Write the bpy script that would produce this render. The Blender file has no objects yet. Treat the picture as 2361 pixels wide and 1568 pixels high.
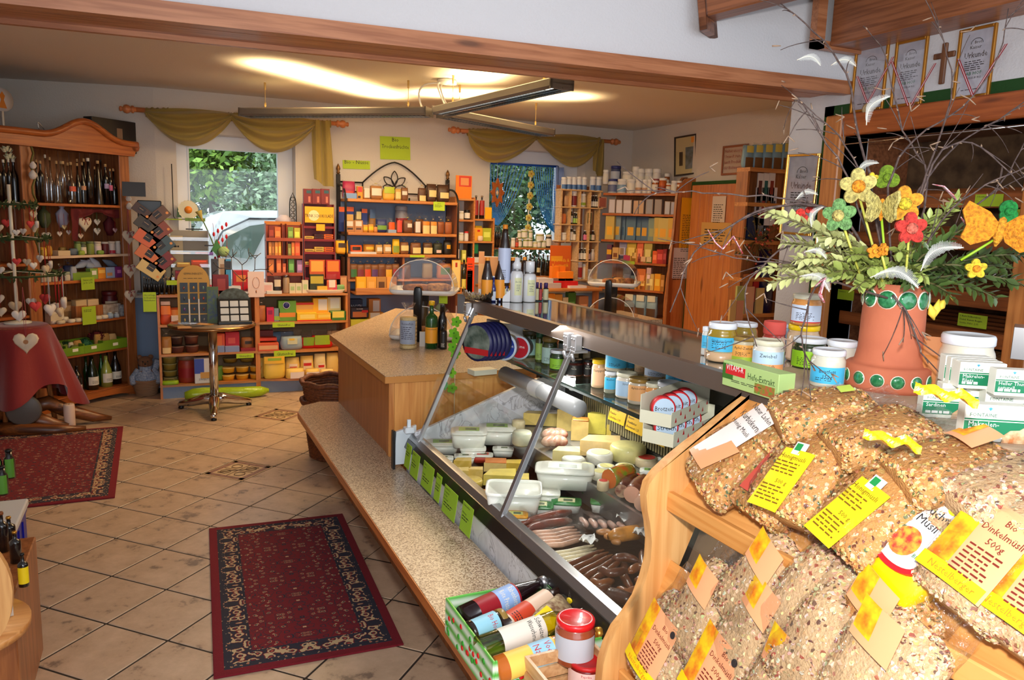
import bpy,math,random
import mathutils
VC,Matrix=mathutils.Vector,mathutils.Matrix
from math import sin,cos,pi,atan2,sqrt
RAD=math.radians
rnd=random.Random(7)
TR_,RO_=Matrix.Translation,Matrix.Rotation
RG,EN=range,enumerate
def LK(nt,a,b):nt.links.new(a,b)
def NN(nt,s):return nt.nodes.new(s)
def TRX(*a):return TR_(a)@RO_(pi/2,4,'X')
def SI(n,k,v):n.inputs[k].default_value=v
def DC(*a,**k):return dict(c=C(*a),**k)
sc=bpy.context.scene
col=sc.collection
# camera
W,H,FPX=2361,1568,1770
YAW,PITCH,ROLL=RAD(24.76),RAD(-8.91),RAD(1.813)
EYE=VC((0,0,1.65))
_f=VC((sin(YAW)*cos(PITCH),cos(YAW)*cos(PITCH),sin(PITCH)))
_r=VC((cos(YAW),-sin(YAW),0));_u=_r.cross(_f)
CR=_r*cos(ROLL)+_u*sin(ROLL);CU=_u*cos(ROLL)-_r*sin(ROLL)
def axes(x,y,z,p):return Matrix(((x[0],y[0],z[0],p[0]),(x[1],y[1],z[1],p[1]),(x[2],y[2],z[2],p[2]),(0,0,0,1)))
cd=bpy.data.cameras.new('camera');cam=bpy.data.objects.new('camera',cd);col.objects.link(cam)
cd.sensor_width=36;cd.lens=FPX/W*36;cd.clip_start=0.05;cd.clip_end=200
cam.matrix_world=axes(CR,CU,-_f,EYE)
sc.camera=cam
# world, lights, exposure
sc.view_settings.view_transform='Standard';sc.view_settings.look='None'
sc.view_settings.exposure=0;sc.view_settings.gamma=1
sc.view_settings.use_curve_mapping=0
sc.cycles.use_denoising=1
sc.cycles.max_bounces=7;sc.cycles.transparent_max_bounces=24
sc.cycles.caustics_reflective=0;sc.cycles.caustics_refractive=0
sc.cycles.sample_clamp_indirect=4
wd=bpy.data.worlds.new('overcast_sky');sc.world=wd;wd.use_nodes=1
_bg=wd.node_tree.nodes['Background']
SI(_bg,0,(0.80,0.90,1,1));SI(_bg,1,2.6)
def light(name,kind,loc,energy,color,aim=None,**kw):
 d=bpy.data.lights.new(name,kind);o=bpy.data.objects.new(name,d);col.objects.link(o)
 d.energy=energy;d.color=color;o.location=loc
 for k,v in kw.items():setattr(d,k,v)
 if aim is not None:
  o.rotation_euler=(VC(aim)-VC(loc)).to_track_quat('-Z','Y').to_euler()
 return o
# camera flash just above the lens, tilted to the right-hand side of the room
light('camera_flash','SPOT',(0.05,0.02,1.85),165,(1,0.97,0.95),aim=(1.75,1.9,1.1),spot_size=RAD(130),spot_blend=0.9,shadow_soft_size=0.045)
# added fill behind the camera, standing in for daylight from an unseen shop front
light('daylight_fill','AREA',(0.6,-1.6,1.5),13,(0.86,0.93,1),aim=(0.8,4,1),shape='RECTANGLE',size=2.6,size_y=2)
# geometry of the picture
def ray(px,py):return _f+CR*((px-W/2)/FPX)-CU*((py-H/2)/FPX)
def on(px,py,x=None,y=None,z=None):
 d=ray(px,py)
 t=(x-EYE.x)/d.x if x is not None else(y-EYE.y)/d.y if y is not None else(z-EYE.z)/d.z
 return EYE+d*t
def onp(px,py,p,n):
 d=ray(px,py);n=VC(n);return EYE+d*((VC(p)-EYE).dot(n)/d.dot(n))
def atd(px,py,dep):return EYE+ray(px,py)*dep
# materials
def s2l(c):
 c=c/255
 return c/12.92 if c<=0.04045 else((c+0.055)/1.055)**2.4
def lin(rgb):return(s2l(rgb[0]),s2l(rgb[1]),s2l(rgb[2]),1)
MATS={}
def nodes(name):
 m=bpy.data.materials.new(name);m.use_nodes=1
 nt=m.node_tree;b=nt.nodes['Principled BSDF']
 return m,nt,b
def mat(name,rgb,r=.5,m=0,coat=0,noise=None,bump=None,rndv=0,emit=0,sheen=0,sub=0,trans=0,ior=1.45):
 if name in MATS:return MATS[name]
 mm,nt,b=nodes(name);c=lin(rgb)
 SI(b,'Base Color',c);SI(b,'Roughness',r);SI(b,'Metallic',m)
 SI(b,'Coat Weight',coat);SI(b,'Coat Roughness',.06)
 SI(b,'Sheen Weight',sheen)
 SI(b,'Transmission Weight',trans);SI(b,'IOR',ior)
 if emit:
  SI(b,'Emission Color',c);SI(b,'Emission Strength',emit)
 if noise or bump or rndv:
  tc=NN(nt,'ShaderNodeTexCoord')
  src=None
  if noise:
   n=NN(nt,'ShaderNodeTexNoise');SI(n,'Scale',noise[0]);SI(n,'Detail',5)
   LK(nt,tc.outputs['Object'],n.inputs['Vector'])
   mx=NN(nt,'ShaderNodeMixRGB');SI(mx,1,c);SI(mx,2,lin(noise[1]))
   rp=NN(nt,'ShaderNodeValToRGB');rp.color_ramp.elements[0].position=.38;rp.color_ramp.elements[1].position=.66
   LK(nt,n.outputs['Fac'],rp.inputs[0]);LK(nt,rp.outputs[0],mx.inputs[0]);src=mx.outputs[0]
  if rndv:
   oi=NN(nt,'ShaderNodeObjectInfo');mr=NN(nt,'ShaderNodeMapRange')
   SI(mr,3,1-rndv);SI(mr,4,1+rndv)
   LK(nt,oi.outputs['Random'],mr.inputs[0])
   hs=NN(nt,'ShaderNodeHueSaturation');SI(hs,'Color',c)
   if src:LK(nt,src,hs.inputs['Color'])
   LK(nt,mr.outputs[0],hs.inputs['Value']);src=hs.outputs[0]
  if src:LK(nt,src,b.inputs['Base Color'])
  if bump:
   n2=NN(nt,'ShaderNodeTexNoise');SI(n2,'Scale',bump[0]);SI(n2,'Detail',3)
   LK(nt,tc.outputs['Object'],n2.inputs['Vector'])
   bp=NN(nt,'ShaderNodeBump');SI(bp,'Strength',bump[1]);SI(bp,'Distance',.01)
   LK(nt,n2.outputs['Fac'],bp.inputs['Height']);LK(nt,bp.outputs[0],b.inputs['Normal'])
 MATS[name]=mm;return mm
def C(r,g,b,rough=.45,coat=0):
 return mat('print_%02x%02x%02x_%d_%d'%(r,g,b,int(rough*100),int(coat*10)),(r,g,b),rough,coat=coat)
def G(r,g,b):return C(r,g,b,.25,.8)
def wood(name,a,b_,axis='z',knots=1,r=.42,scale=1,coat=.15):
 if name in MATS:return MATS[name]
 mm,nt,b=nodes(name)
 tc=NN(nt,'ShaderNodeTexCoord');mp=NN(nt,'ShaderNodeMapping')
 s={'x':(1.2,22,22),'y':(22,1.2,22),'z':(22,22,1.2)}[axis]
 SI(mp,'Scale',[q*scale for q in s])
 LK(nt,tc.outputs['Object'],mp.inputs['Vector'])
 n=NN(nt,'ShaderNodeTexNoise');SI(n,'Scale',2.6);SI(n,'Detail',4);SI(n,'Distortion',.6)
 LK(nt,mp.outputs[0],n.inputs['Vector'])
 rp=NN(nt,'ShaderNodeValToRGB');e=rp.color_ramp.elements
 e[0].position=.36;e[0].color=lin(b_);e[1].position=.62;e[1].color=lin(a)
 LK(nt,n.outputs['Fac'],rp.inputs[0]);src=rp.outputs[0]
 if knots:
  k={'x':(1.6,7,7),'y':(7,1.6,7),'z':(7,7,1.6)}[axis]
  mp2=NN(nt,'ShaderNodeMapping');SI(mp2,'Scale',[q*scale*1.3 for q in k])
  LK(nt,tc.outputs['Object'],mp2.inputs['Vector'])
  vo=NN(nt,'ShaderNodeTexVoronoi');SI(vo,'Scale',1)
  LK(nt,mp2.outputs[0],vo.inputs['Vector'])
  r2=NN(nt,'ShaderNodeValToRGB');r2.color_ramp.elements[0].position=.06;r2.color_ramp.elements[1].position=.15
  r2.color_ramp.elements[0].color=(.32,.32,.32,1)
  LK(nt,vo.outputs['Distance'],r2.inputs[0])
  mu=NN(nt,'ShaderNodeMixRGB');mu.blend_type='MULTIPLY';SI(mu,0,.8)
  LK(nt,src,mu.inputs[1]);LK(nt,r2.outputs[0],mu.inputs[2]);src=mu.outputs[0]
 LK(nt,src,b.inputs['Base Color']);SI(b,'Roughness',r)
 SI(b,'Coat Weight',coat);SI(b,'Coat Roughness',.15)
 MATS[name]=mm;return mm
def clear(name,tint=(1,1,1),gloss=.12,rough=.03,bump=None):
 """thin glass, acrylic or cellophane: mostly clear with a mirror sheen"""
 if name in MATS:return MATS[name]
 mm=bpy.data.materials.new(name);mm.use_nodes=1;nt=mm.node_tree;nt.nodes.clear()
 o=NN(nt,'ShaderNodeOutputMaterial');t=NN(nt,'ShaderNodeBsdfTransparent');SI(t,0,(*tint,1))
 g=NN(nt,'ShaderNodeBsdfGlossy');SI(g,'Roughness',rough)
 fr=NN(nt,'ShaderNodeLayerWeight');SI(fr,0,.35)
 mr=NN(nt,'ShaderNodeMapRange');SI(mr,3,gloss*.5);SI(mr,4,min(.9,gloss*4))
 LK(nt,fr.outputs['Fresnel'],mr.inputs[0])
 mx=NN(nt,'ShaderNodeMixShader');LK(nt,mr.outputs[0],mx.inputs[0])
 LK(nt,t.outputs[0],mx.inputs[1]);LK(nt,g.outputs[0],mx.inputs[2]);LK(nt,mx.outputs[0],o.inputs[0])
 if bump:
  tc=NN(nt,'ShaderNodeTexCoord');n2=NN(nt,'ShaderNodeTexNoise');SI(n2,'Scale',bump[0]);SI(n2,'Detail',3)
  SI(n2,'Distortion',1.5)
  LK(nt,tc.outputs['Object'],n2.inputs['Vector'])
  bp=NN(nt,'ShaderNodeBump');SI(bp,'Strength',bump[1]);SI(bp,'Distance',.02)
  LK(nt,n2.outputs['Fac'],bp.inputs['Height']);LK(nt,bp.outputs[0],g.inputs['Normal'])
 MATS[name]=mm;return mm
# mesh building
class MB:
 def __init__(s):s.v=[];s.f=[];s.mi=[];s.sm=[];s.col=None
 def add(s,vs,fs,m=0,smooth=0,M=None):
  o=len(s.v)
  if M is not None:vs=[M@VC(v)for v in vs]
  s.v.extend([tuple(v)for v in vs])
  for f in fs:s.f.append([i+o for i in f]);s.mi.append(m);s.sm.append(smooth)
  return s
 def X(s,x0,x1,y0,y1,z0,z1,m=0,bev=0,M=None):
  if x1<x0:x0,x1=x1,x0
  if y1<y0:y0,y1=y1,y0
  if z1<z0:z0,z1=z1,z0
  b=min(bev,.45*(x1-x0),.45*(y1-y0),.45*(z1-z0))
  if b<=0:
   vs=[(x,y,z)for z in(z0,z1)for y in(y0,y1)for x in(x0,x1)]
   fs=[(0,2,3,1),(4,5,7,6),(0,1,5,4),(2,6,7,3),(0,4,6,2),(1,3,7,5)]
   return s.add(vs,fs,m,0,M)
  vs=[];idx={}
  for ix,X in((0,x0),(1,x1)):
   for iy,Y in((0,y0),(1,y1)):
    for iz,Z in((0,z0),(1,z1)):
     dx,dy,dz=(b if ix==0 else-b),(b if iy==0 else-b),(b if iz==0 else-b)
     for a,p in(('x',(X,Y+dy,Z+dz)),('y',(X+dx,Y,Z+dz)),('z',(X+dx,Y+dy,Z))):
      idx[(ix,iy,iz,a)]=len(vs);vs.append(p)
  g=lambda i,j,k,a:idx[(i,j,k,a)]
  fs=[[g(0,0,0,'x'),g(0,0,1,'x'),g(0,1,1,'x'),g(0,1,0,'x')],[g(1,0,0,'x'),g(1,1,0,'x'),g(1,1,1,'x'),g(1,0,1,'x')],[g(0,0,0,'y'),g(1,0,0,'y'),g(1,0,1,'y'),g(0,0,1,'y')],[g(0,1,0,'y'),g(0,1,1,'y'),g(1,1,1,'y'),g(1,1,0,'y')],[g(0,0,0,'z'),g(0,1,0,'z'),g(1,1,0,'z'),g(1,0,0,'z')],[g(0,0,1,'z'),g(1,0,1,'z'),g(1,1,1,'z'),g(0,1,1,'z')]]
  for j in(0,1):
   for k in(0,1):
    fs.append([g(0,j,k,'y'),g(1,j,k,'y'),g(1,j,k,'z'),g(0,j,k,'z')]if j==k else[g(0,j,k,'z'),g(1,j,k,'z'),g(1,j,k,'y'),g(0,j,k,'y')])
    fs.append([g(j,0,k,'x'),g(j,1,k,'x'),g(j,1,k,'z'),g(j,0,k,'z')]if j!=k else[g(j,0,k,'z'),g(j,1,k,'z'),g(j,1,k,'x'),g(j,0,k,'x')])
    fs.append([g(j,k,0,'x'),g(j,k,1,'x'),g(j,k,1,'y'),g(j,k,0,'y')]if j==k else[g(j,k,0,'y'),g(j,k,1,'y'),g(j,k,1,'x'),g(j,k,0,'x')])
  for i in(0,1):
   for j in(0,1):
    for k in(0,1):
     t=[g(i,j,k,'x'),g(i,j,k,'y'),g(i,j,k,'z')]
     fs.append(t if(i+j+k)%2==1 else t[::-1])
  return s.add(vs,fs,m,0,M)
 def L(s,prof,seg=16,m=0,M=None,cap=1,a0=0,a1=2*pi,smooth=1,wob=None):
  full=abs(a1-a0-2*pi)<1e-6;n=seg if full else seg+1
  vs=[];fs=[]
  for r,z in prof:
   for i in RG(n):
    a=a0+(a1-a0)*i/seg;q=r*(wob(a,z)if wob else 1)
    vs.append((q*cos(a),q*sin(a),z))
  for k in RG(len(prof)-1):
   for i in RG(seg):
    j=(i+1)%n if full else i+1
    fs.append((k*n+i,k*n+j,(k+1)*n+j,(k+1)*n+i))
  if cap and full:
   if prof[0][0]>1e-6:fs.append(tuple(RG(n-1,-1,-1)))
   if prof[-1][0]>1e-6:fs.append(tuple(RG((len(prof)-1)*n,len(prof)*n)))
  return s.add(vs,fs,m,smooth,M)
 def T(s,pts,r,seg=6,m=0,cap=1,M=None,flat=1):
  pts=[VC(p)for p in pts];n=len(pts);vs=[];fs=[]
  rr=r if isinstance(r,(list,tuple))else[r]*n
  up=VC((0,0,1));prev=None
  for i,p in EN(pts):
   t=(pts[min(i+1,n-1)]-pts[max(i-1,0)])
   t=t.normalized()if t.length>1e-9 else VC((0,0,1))
   if prev is None:
    a=t.cross(up)if abs(t.z)<.9 else t.cross(VC((1,0,0)))
   else:
    a=prev-t*prev.dot(t)
    if a.length<1e-6:a=t.cross(up)
   a.normalize();b=t.cross(a);prev=a
   for k in RG(seg):
    q=2*pi*k/seg;vs.append(p+a*(cos(q)*rr[i])+b*(sin(q)*rr[i]*flat))
  for i in RG(n-1):
   for k in RG(seg):
    j=(k+1)%seg;fs.append((i*seg+k,i*seg+j,(i+1)*seg+j,(i+1)*seg+k))
  if cap:fs.append(tuple(RG(seg-1,-1,-1)));fs.append(tuple(RG((n-1)*seg,n*seg)))
  return s.add(vs,fs,m,1,M)
 def P(s,poly,y0,y1,m=0,M=None,smooth=0,m2=None):
  """polygon in x,z (anticlockwise seen from -y) pushed from y0 to y1"""
  n=len(poly);vs=[(x,y0,z)for x,z in poly]+[(x,y1,z)for x,z in poly]
  s.add(vs,[tuple(RG(n)),tuple(RG(2*n-1,n-1,-1))],m,0,M)
  return s.add(vs,[((i+1)%n,i,n+i,n+(i+1)%n)for i in RG(n)],m if m2 is None else m2,smooth,M)
 def G(s,fn,nu,nv,m=0,smooth=1,M=None):
  vs=[fn(i/nu,j/nv)for j in RG(nv+1)for i in RG(nu+1)];n=nu+1
  return s.add(vs,[(j*n+i,j*n+i+1,(j+1)*n+i+1,(j+1)*n+i)for j in RG(nv)for i in RG(nu)],m,smooth,M)
 def quad(s,a,b,c,d,m=0,M=None):return s.add([a,b,c,d],[(0,1,2,3)],m,0,M)
 def R(s,rg,seg=16,p=2.6,m=0,M=None,cap=1,wob=None):
  """superellipse rings: (z, half width, half depth, x offset, y offset)"""
  vs=[];fs=[]
  for q in rg:
   z,a,b=q[:3];ox=q[3]if len(q)>3 else 0;oy=q[4]if len(q)>4 else 0
   for i in RG(seg):
    t=2*pi*i/seg;c_,s_=cos(t),sin(t)
    k=wob(t,z)if wob else 1
    vs.append((ox+k*a*abs(c_)**(2/p)*(1 if c_>=0 else-1),oy+k*b*abs(s_)**(2/p)*(1 if s_>=0 else-1),z))
  for k in RG(len(rg)-1):
   for i in RG(seg):
    j=(i+1)%seg;fs.append((k*seg+i,k*seg+j,(k+1)*seg+j,(k+1)*seg+i))
  if cap:fs.append(tuple(RG(seg-1,-1,-1)));fs.append(tuple(RG((len(rg)-1)*seg,len(rg)*seg)))
  return s.add(vs,fs,m,1,M)
 def text(s,st,size,x=0,z=0,y=0,m=0,align='c',M=None,bend=None,fit=None,sy=1,shear=0):
  """flat lettering in the x,z plane at depth y (facing -y); bend = radius of the jar it is printed on"""
  vs,fs,w=text_data(st)
  if not vs:return s
  k=size;kx=k if not fit or w*k<=fit else fit/w
  ox=x-{'c':w*kx/2,'l':0,'r':w*kx}[align]
  out=[]
  for a,b in vs:
   X=ox+a*kx+shear*b*k;Z=z+b*k*sy
   if bend:out.append((bend*sin(X/bend),-bend*cos(X/bend),Z))
   else:out.append((X,y,Z))
  return s.add(out,fs,m,0,M)
 def B(s,name,mats,parent=None,loc=None,rotz=None,M=None):
  me=bpy.data.meshes.new(name);me.from_pydata(s.v,[],s.f)
  for q in(mats if isinstance(mats,(list,tuple))else[mats]):me.materials.append(q)
  me.polygons.foreach_set('material_index',s.mi);me.polygons.foreach_set('use_smooth',s.sm)
  if s.col:
   ca=me.color_attributes.new('tint','FLOAT_COLOR','POINT')
   ca.data.foreach_set('color',[c for q in s.col for c in(*q,1)])
  me.update()
  return put(name,me,parent,loc,rotz,M)
_tx={}
def text_data(st):
 if st in _tx:return _tx[st]
 cu=bpy.data.curves.new('t','FONT');cu.body=st;cu.size=1;cu.resolution_u=1
 ob=bpy.data.objects.new('t',cu)
 me=ob.to_mesh()
 vs=[(v.co.x,v.co.y)for v in me.vertices];fs=[tuple(p.vertices)for p in me.polygons]
 ob.to_mesh_clear();bpy.data.objects.remove(ob);bpy.data.curves.remove(cu)
 w=max([v[0]for v in vs]or[0])
 _tx[st]=(vs,fs,w);return _tx[st]
def put(name,me,parent=None,loc=None,rotz=None,M=None):
 o=bpy.data.objects.new(name,me);col.objects.link(o)
 if parent is not None:o.parent=parent
 if loc is not None:o.location=loc
 if rotz is not None:o.rotation_euler=(0,0,rotz)
 if M is not None:o.matrix_basis=M
 return o
ALL=[]
def tag(o,label,cat,group=None,lm=None):
 o['label']=label;o['category']=cat
 if group:o['group']=group
 ALL.append((o,lm));return o
def thing(name,label,cat,loc=(0,0,0),rotz=0,group=None,lm=None,M=None):
 o=bpy.data.objects.new(name,None);col.objects.link(o);o.empty_display_size=.05
 if M is not None:o.matrix_basis=M
 else:o.location=loc;o.rotation_euler=(0,0,rotz)
 return tag(o,label,cat,group,lm)
def ST(o):o['kind']='structure';return o
def stuff(o):o['kind']='stuff';return o
def kids(o):return[c for c in bpy.data.objects if c.parent is o]
def dup(root,ch,label,group=None,lm=None,M=None,loc=None,rotz=0):
 """copy a thing with its parts; ch = list of its parts"""
 r=root.copy();col.objects.link(r)
 if M is not None:r.matrix_basis=M
 else:r.location=loc;r.rotation_euler=(0,0,rotz);r.scale=(1,1,1)
 for c in ch:
  q=c.copy();col.objects.link(q);q.parent=r
 return tag(r,label,r['category'],group or r.get('group'),lm)
def bez(p0,p1,p2,n=8):
 p0,p1,p2=VC(p0),VC(p1),VC(p2)
 return[p0*(1-t)**2+p1*(2*t*(1-t))+p2*t*t for t in[i/n for i in RG(n+1)]]
class Face:
 """a vertical plane that things stand in front of: p a point of it, t its direction to the right, n towards the viewer"""
 def __init__(s,p,ang):
  s.p=VC((p[0],p[1],0));s.a=RAD(ang);s.t=VC((cos(s.a),sin(s.a),0));s.n=VC((sin(s.a),-cos(s.a),0))
 def hit(s,px,py,back=0):
  q=onp(px,py,s.p-s.n*back,s.n);return(q-s.p).dot(s.t),q.z
 def at(s,u,z,back=0):q=s.p+s.t*u-s.n*back;return VC((q.x,q.y,z))
# shared materials
PINE=wood('pine_clear',(222,165,100),(200,138,76),'z')
PINEY=wood('pine_along_y',(226,170,106),(205,144,82),'y')
PINEX=wood('pine_along_x',(222,158,92),(198,130,66),'x',knots=0)
HN=wood('honey_pine',(168,102,54),(132,74,36),'z')
HONEYX=wood('honey_pine_x',(186,104,46),(156,80,32),'x')
BEAMW=wood('beam_pine',(186,122,82),(156,94,58),'x')
BEAMY=wood('beam_pine_y',(160,98,62),(124,72,44),'y')
RW=wood('shelf_edge_wood',(200,134,72),(172,104,50),'x',knots=0)
DOORW=wood('door_larch',(206,132,74),(186,108,56),'z',scale=.7)
PLASTER=mat('white_plaster',(214,212,214),.9,bump=(90,.22))
PLASTERW=mat('cream_plaster',(222,214,204),.9,bump=(90,.22))
BLUEW=mat('blue_grey_tone',(128,146,172),.8,bump=(90,.15))
GREENP=mat('dark_green_paint',(28,70,24),.8,bump=(90,.2))
WH=C(240,240,238,.4);IV=C(232,226,208,.5);BLACK=C(16,16,18,.35);INK=C(38,34,34,.6)
STEEL=mat('brushed_steel',(176,176,178),.3,m=.9);CHROME=mat('chrome',(215,215,215),.12,m=1)
BRONZE=mat('bronze_aluminium',(134,120,110),.42,m=.75)
GOLDM=mat('gilt',(205,150,60),.3,m=.8)
GLASS=clear('case_glass',(.985,1,.985),.045)
FILM=clear('cellophane',(1,1,1),.07,.10,bump=(42,1))
ACRYL=clear('acrylic',(.99,.97,.95),.16,.05)
LIME=C(176,206,40,.6);LIMED=C(150,176,34,.6);YELLOW=C(246,214,24,.5)
TERRA=mat('terracotta',(192,108,76),.8,noise=(9,(178,96,68)),bump=(60,.08))
LAMIN=None
def laminate():
 mm,nt,b=nodes('speckled_laminate');tc=NN(nt,'ShaderNodeTexCoord')
 v=NN(nt,'ShaderNodeTexVoronoi');SI(v,'Scale',230)
 n=NN(nt,'ShaderNodeTexNoise');SI(n,'Scale',160);SI(n,'Detail',2)
 LK(nt,tc.outputs['Object'],v.inputs['Vector']);LK(nt,tc.outputs['Object'],n.inputs['Vector'])
 rp=NN(nt,'ShaderNodeValToRGB');e=rp.color_ramp.elements
 e[0].position=.33;e[0].color=lin((122,98,78));e[1].position=.62;e[1].color=lin((206,188,162))
 e.new(.5).color=lin((182,158,130))
 mx=NN(nt,'ShaderNodeMixRGB');SI(mx,0,.45)
 sp=NN(nt,'ShaderNodeSeparateColor');LK(nt,v.outputs['Color'],sp.inputs[0])
 LK(nt,n.outputs['Fac'],mx.inputs[1]);LK(nt,sp.outputs[0],mx.inputs[2])
 LK(nt,mx.outputs[0],rp.inputs[0]);LK(nt,rp.outputs[0],b.inputs['Base Color'])
 SI(b,'Roughness',.28)
 return mm
LAMIN=laminate()
def marble():
 mm,nt,b=nodes('pale_marble_laminate');tc=NN(nt,'ShaderNodeTexCoord')
 n=NN(nt,'ShaderNodeTexNoise');SI(n,'Scale',7);SI(n,'Detail',7);SI(n,'Distortion',1.4)
 LK(nt,tc.outputs['Object'],n.inputs['Vector'])
 rp=NN(nt,'ShaderNodeValToRGB');e=rp.color_ramp.elements
 e[0].position=.36;e[0].color=lin((196,198,204));e[1].position=.6;e[1].color=lin((226,228,234))
 q=e.new(.487);q.color=lin((220,222,228));q=e.new(.5);q.color=lin((160,160,166));q=e.new(.513);q.color=lin((218,220,228))
 LK(nt,n.outputs['Fac'],rp.inputs[0]);LK(nt,rp.outputs[0],b.inputs['Base Color']);SI(b,'Roughness',.3)
 return mm
MARBLE=marble()
def tilem():
 mm,nt,b=nodes('stoneware_tile');tc=NN(nt,'ShaderNodeTexCoord');oi=NN(nt,'ShaderNodeObjectInfo')
 ad=NN(nt,'ShaderNodeVectorMath');ad.operation='ADD';LK(nt,tc.outputs['Object'],ad.inputs[0])
 sc_=NN(nt,'ShaderNodeMath');sc_.operation='MULTIPLY';SI(sc_,1,40);LK(nt,oi.outputs['Random'],sc_.inputs[0])
 LK(nt,sc_.outputs[0],ad.inputs[1])
 n=NN(nt,'ShaderNodeTexNoise');SI(n,'Scale',9);SI(n,'Detail',8);SI(n,'Roughness',.68)
 LK(nt,ad.outputs[0],n.inputs['Vector'])
 rp=NN(nt,'ShaderNodeValToRGB');e=rp.color_ramp.elements
 e[0].position=.34;e[0].color=lin((128,108,92));e[1].position=.68;e[1].color=lin((206,178,150));e.new(.42).color=lin((186,158,130))
 LK(nt,n.outputs['Fac'],rp.inputs[0]);LK(nt,rp.outputs[0],b.inputs['Base Color'])
 n2=NN(nt,'ShaderNodeTexNoise');SI(n2,'Scale',26);SI(n2,'Detail',4);LK(nt,ad.outputs[0],n2.inputs['Vector'])
 bp=NN(nt,'ShaderNodeBump');SI(bp,'Strength',.25);SI(bp,'Distance',.004)
 LK(nt,n2.outputs['Fac'],bp.inputs['Height']);LK(nt,bp.outputs[0],b.inputs['Normal'])
 SI(b,'Roughness',.38)
 return mm
TILE=tilem()
GROUT=mat('dark_grout',(52,42,34),.9)
# floor
fl=ST(MB().X(-2.2,5.2,-2,8.3,-.06,-.003).B('floor',GROUT))
TX,TY,TC,TS=-.47566,4.81817,.22328,-.22174
tp=sqrt(TC*TC+TS*TS);ta=atan2(TS,TC)
def gridpt(i,j):return(TX+i*TC+j*TS,TY+i*TS-j*TC)
tm=MB().X(-tp/2+.0045,tp/2-.0045,-tp/2+.0045,tp/2-.0045,-.012,0,bev=.0025);
tile0=None;rest=MB();deco={(1,-3),(-1,-7)}
for i in RG(-14,26):
 for j in RG(-20,22):
  x,y=gridpt(i+.5,j+.5)
  if not(-2<x<5 and-.6<y<7.62):continue
  vis=-1.25<x<1.35 and 1.75<y<7.3 and x<.62+.12*y and x>-.1-.19*y
  if(i,j)in deco:
   dt=MB().X(-tp/2+.003,tp/2-.003,-tp/2+.003,tp/2-.003,-.012,-.0015,bev=.002).B('decorated_tile',mat('deco_tile_ground',(206,180,140),.4,noise=(20,(190,160,120))),fl,(x,y,0),ta)
   q=tp/2-.012
   for k in RG(4):
    b=MB().X(-q,q,q-.034,q,-.01,0,bev=.002);b.B('border_inlay',mat('deco_tile_border',(150,112,96),.45,noise=(30,(120,86,74))),dt,(0,0,0),k*pi/2)
   b=MB();
   for a in(0,pi/2):b.X(-q+.036,q-.036,-.002,.002,-.01,.0004,M=RO_(a,4,'Z'))
   b.T([(-.09,-.09,0),(.09,.09,0)],.003,4)
   for s1 in(-1,1):
    for s2 in(-1,1):
     cx,cy=s1*.056,s2*.056
     pts=[(cx+.036*cos(a*pi/3),cy+.036*sin(a*pi/3),0)for a in RG(7)]
     b.T(pts,.0026,4)
   b.B('lattice_inlay',mat('deco_tile_line',(104,78,56),.5),dt)
   continue
  if vis:
   if tile0 is None:tile0=tm.B('tile',TILE,fl,(x,y,0),ta)
   else:
    o=put('tile',tile0.data,fl,(x,y,0),ta)
  else:
   rest.add([VC((x,y,0))+RO_(ta,3,'Z')@VC(v)for v in[(-tp/2+.003,-tp/2+.003,0),(tp/2-.003,-tp/2+.003,0),(tp/2-.003,tp/2-.003,0),(-tp/2+.003,tp/2-.003,0)]],[(0,1,2,3)])
stuff(rest.B('tiles_out_of_sight',TILE,fl))
# walls and ceiling
WY=7.7
b=MB();T=.30
hx=[(.17,1.215,.86,2.335),(3.23,4.39,1,2.40)]
xs=[-2.2,hx[0][0],hx[0][1],hx[1][0],hx[1][1],5.3]
b.add([(x,y,z)for z in(0,2.9)for x,y in[(.17,WY),(.17,8),(-2.3,8.6),(-2.3,8.28),(0,WY)]],[(4,3,2,1,0),(5,6,7,8,9)]+[(i,(i+1)%5,5+(i+1)%5,5+i)for i in RG(5)]).X(xs[2],xs[3],WY,WY+T,0,2.9).X(xs[4],xs[5],WY,WY+T,0,2.9)
for x0,x1,z0,z1 in hx:b.X(x0,x1,WY,WY+T,0,z0).X(x0,x1,WY,WY+T,z1,2.9)
wb=ST(b.B('wall_back',PLASTERW))
MB().X(0,5,WY-.004,WY+.01,0,.84).add([(0,WY-.004,0),(0,WY-.004,.84),(-2.2,8.25,.84),(-2.2,8.25,0)],[(0,1,2,3)]).B('blue_grey_dado',BLUEW,wb)  # blue-grey tone over the lower part of the back wall
ST(MB().X(-2.2,-2,-2,8.25,0,3.3).B('wall_left',PLASTER))
ST(MB().X(5,5.2,3.2,WY,0,2.9).B('wall_far_right',PLASTERW))
ST(MB().X(3.25,5.2,3.15,3.25,0,3.3).B('wall_partition',PLASTERW))
cl=ST(MB().X(-2.2,5.2,3.24,8.3,2.70,2.9).B('ceiling',PLASTERW))
ST(MB().X(-2.2,3.4,-2,3,3.12,3.3).B('ceiling_front',PLASTER))
def slant(b,x0,x1,y0,y1,z0a,z0b,z1a,z1b,m=0):
 vs=[(x0,y0,z0a),(x1,y0,z0b),(x0,y1,z0a),(x1,y1,z0b),(x0,y0,z1a),(x1,y0,z1b),(x0,y1,z1a),(x1,y1,z1b)]
 return b.add(vs,[(0,2,3,1),(4,5,7,6),(0,1,5,4),(2,6,7,3),(0,4,6,2),(1,3,7,5)],m)
HA,HB=2.215,2.305
ST(slant(MB(),-2.1,3.1,2.90,3.23,HA+.05,HB+.05,3.3,3.3).B('wall_header',PLASTER))
t1=ST(slant(MB(),-2.1,3.1,2.86,2.905,HA,HB,HA+.062,HB+.062).B('trim_1',BEAMW))
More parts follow.
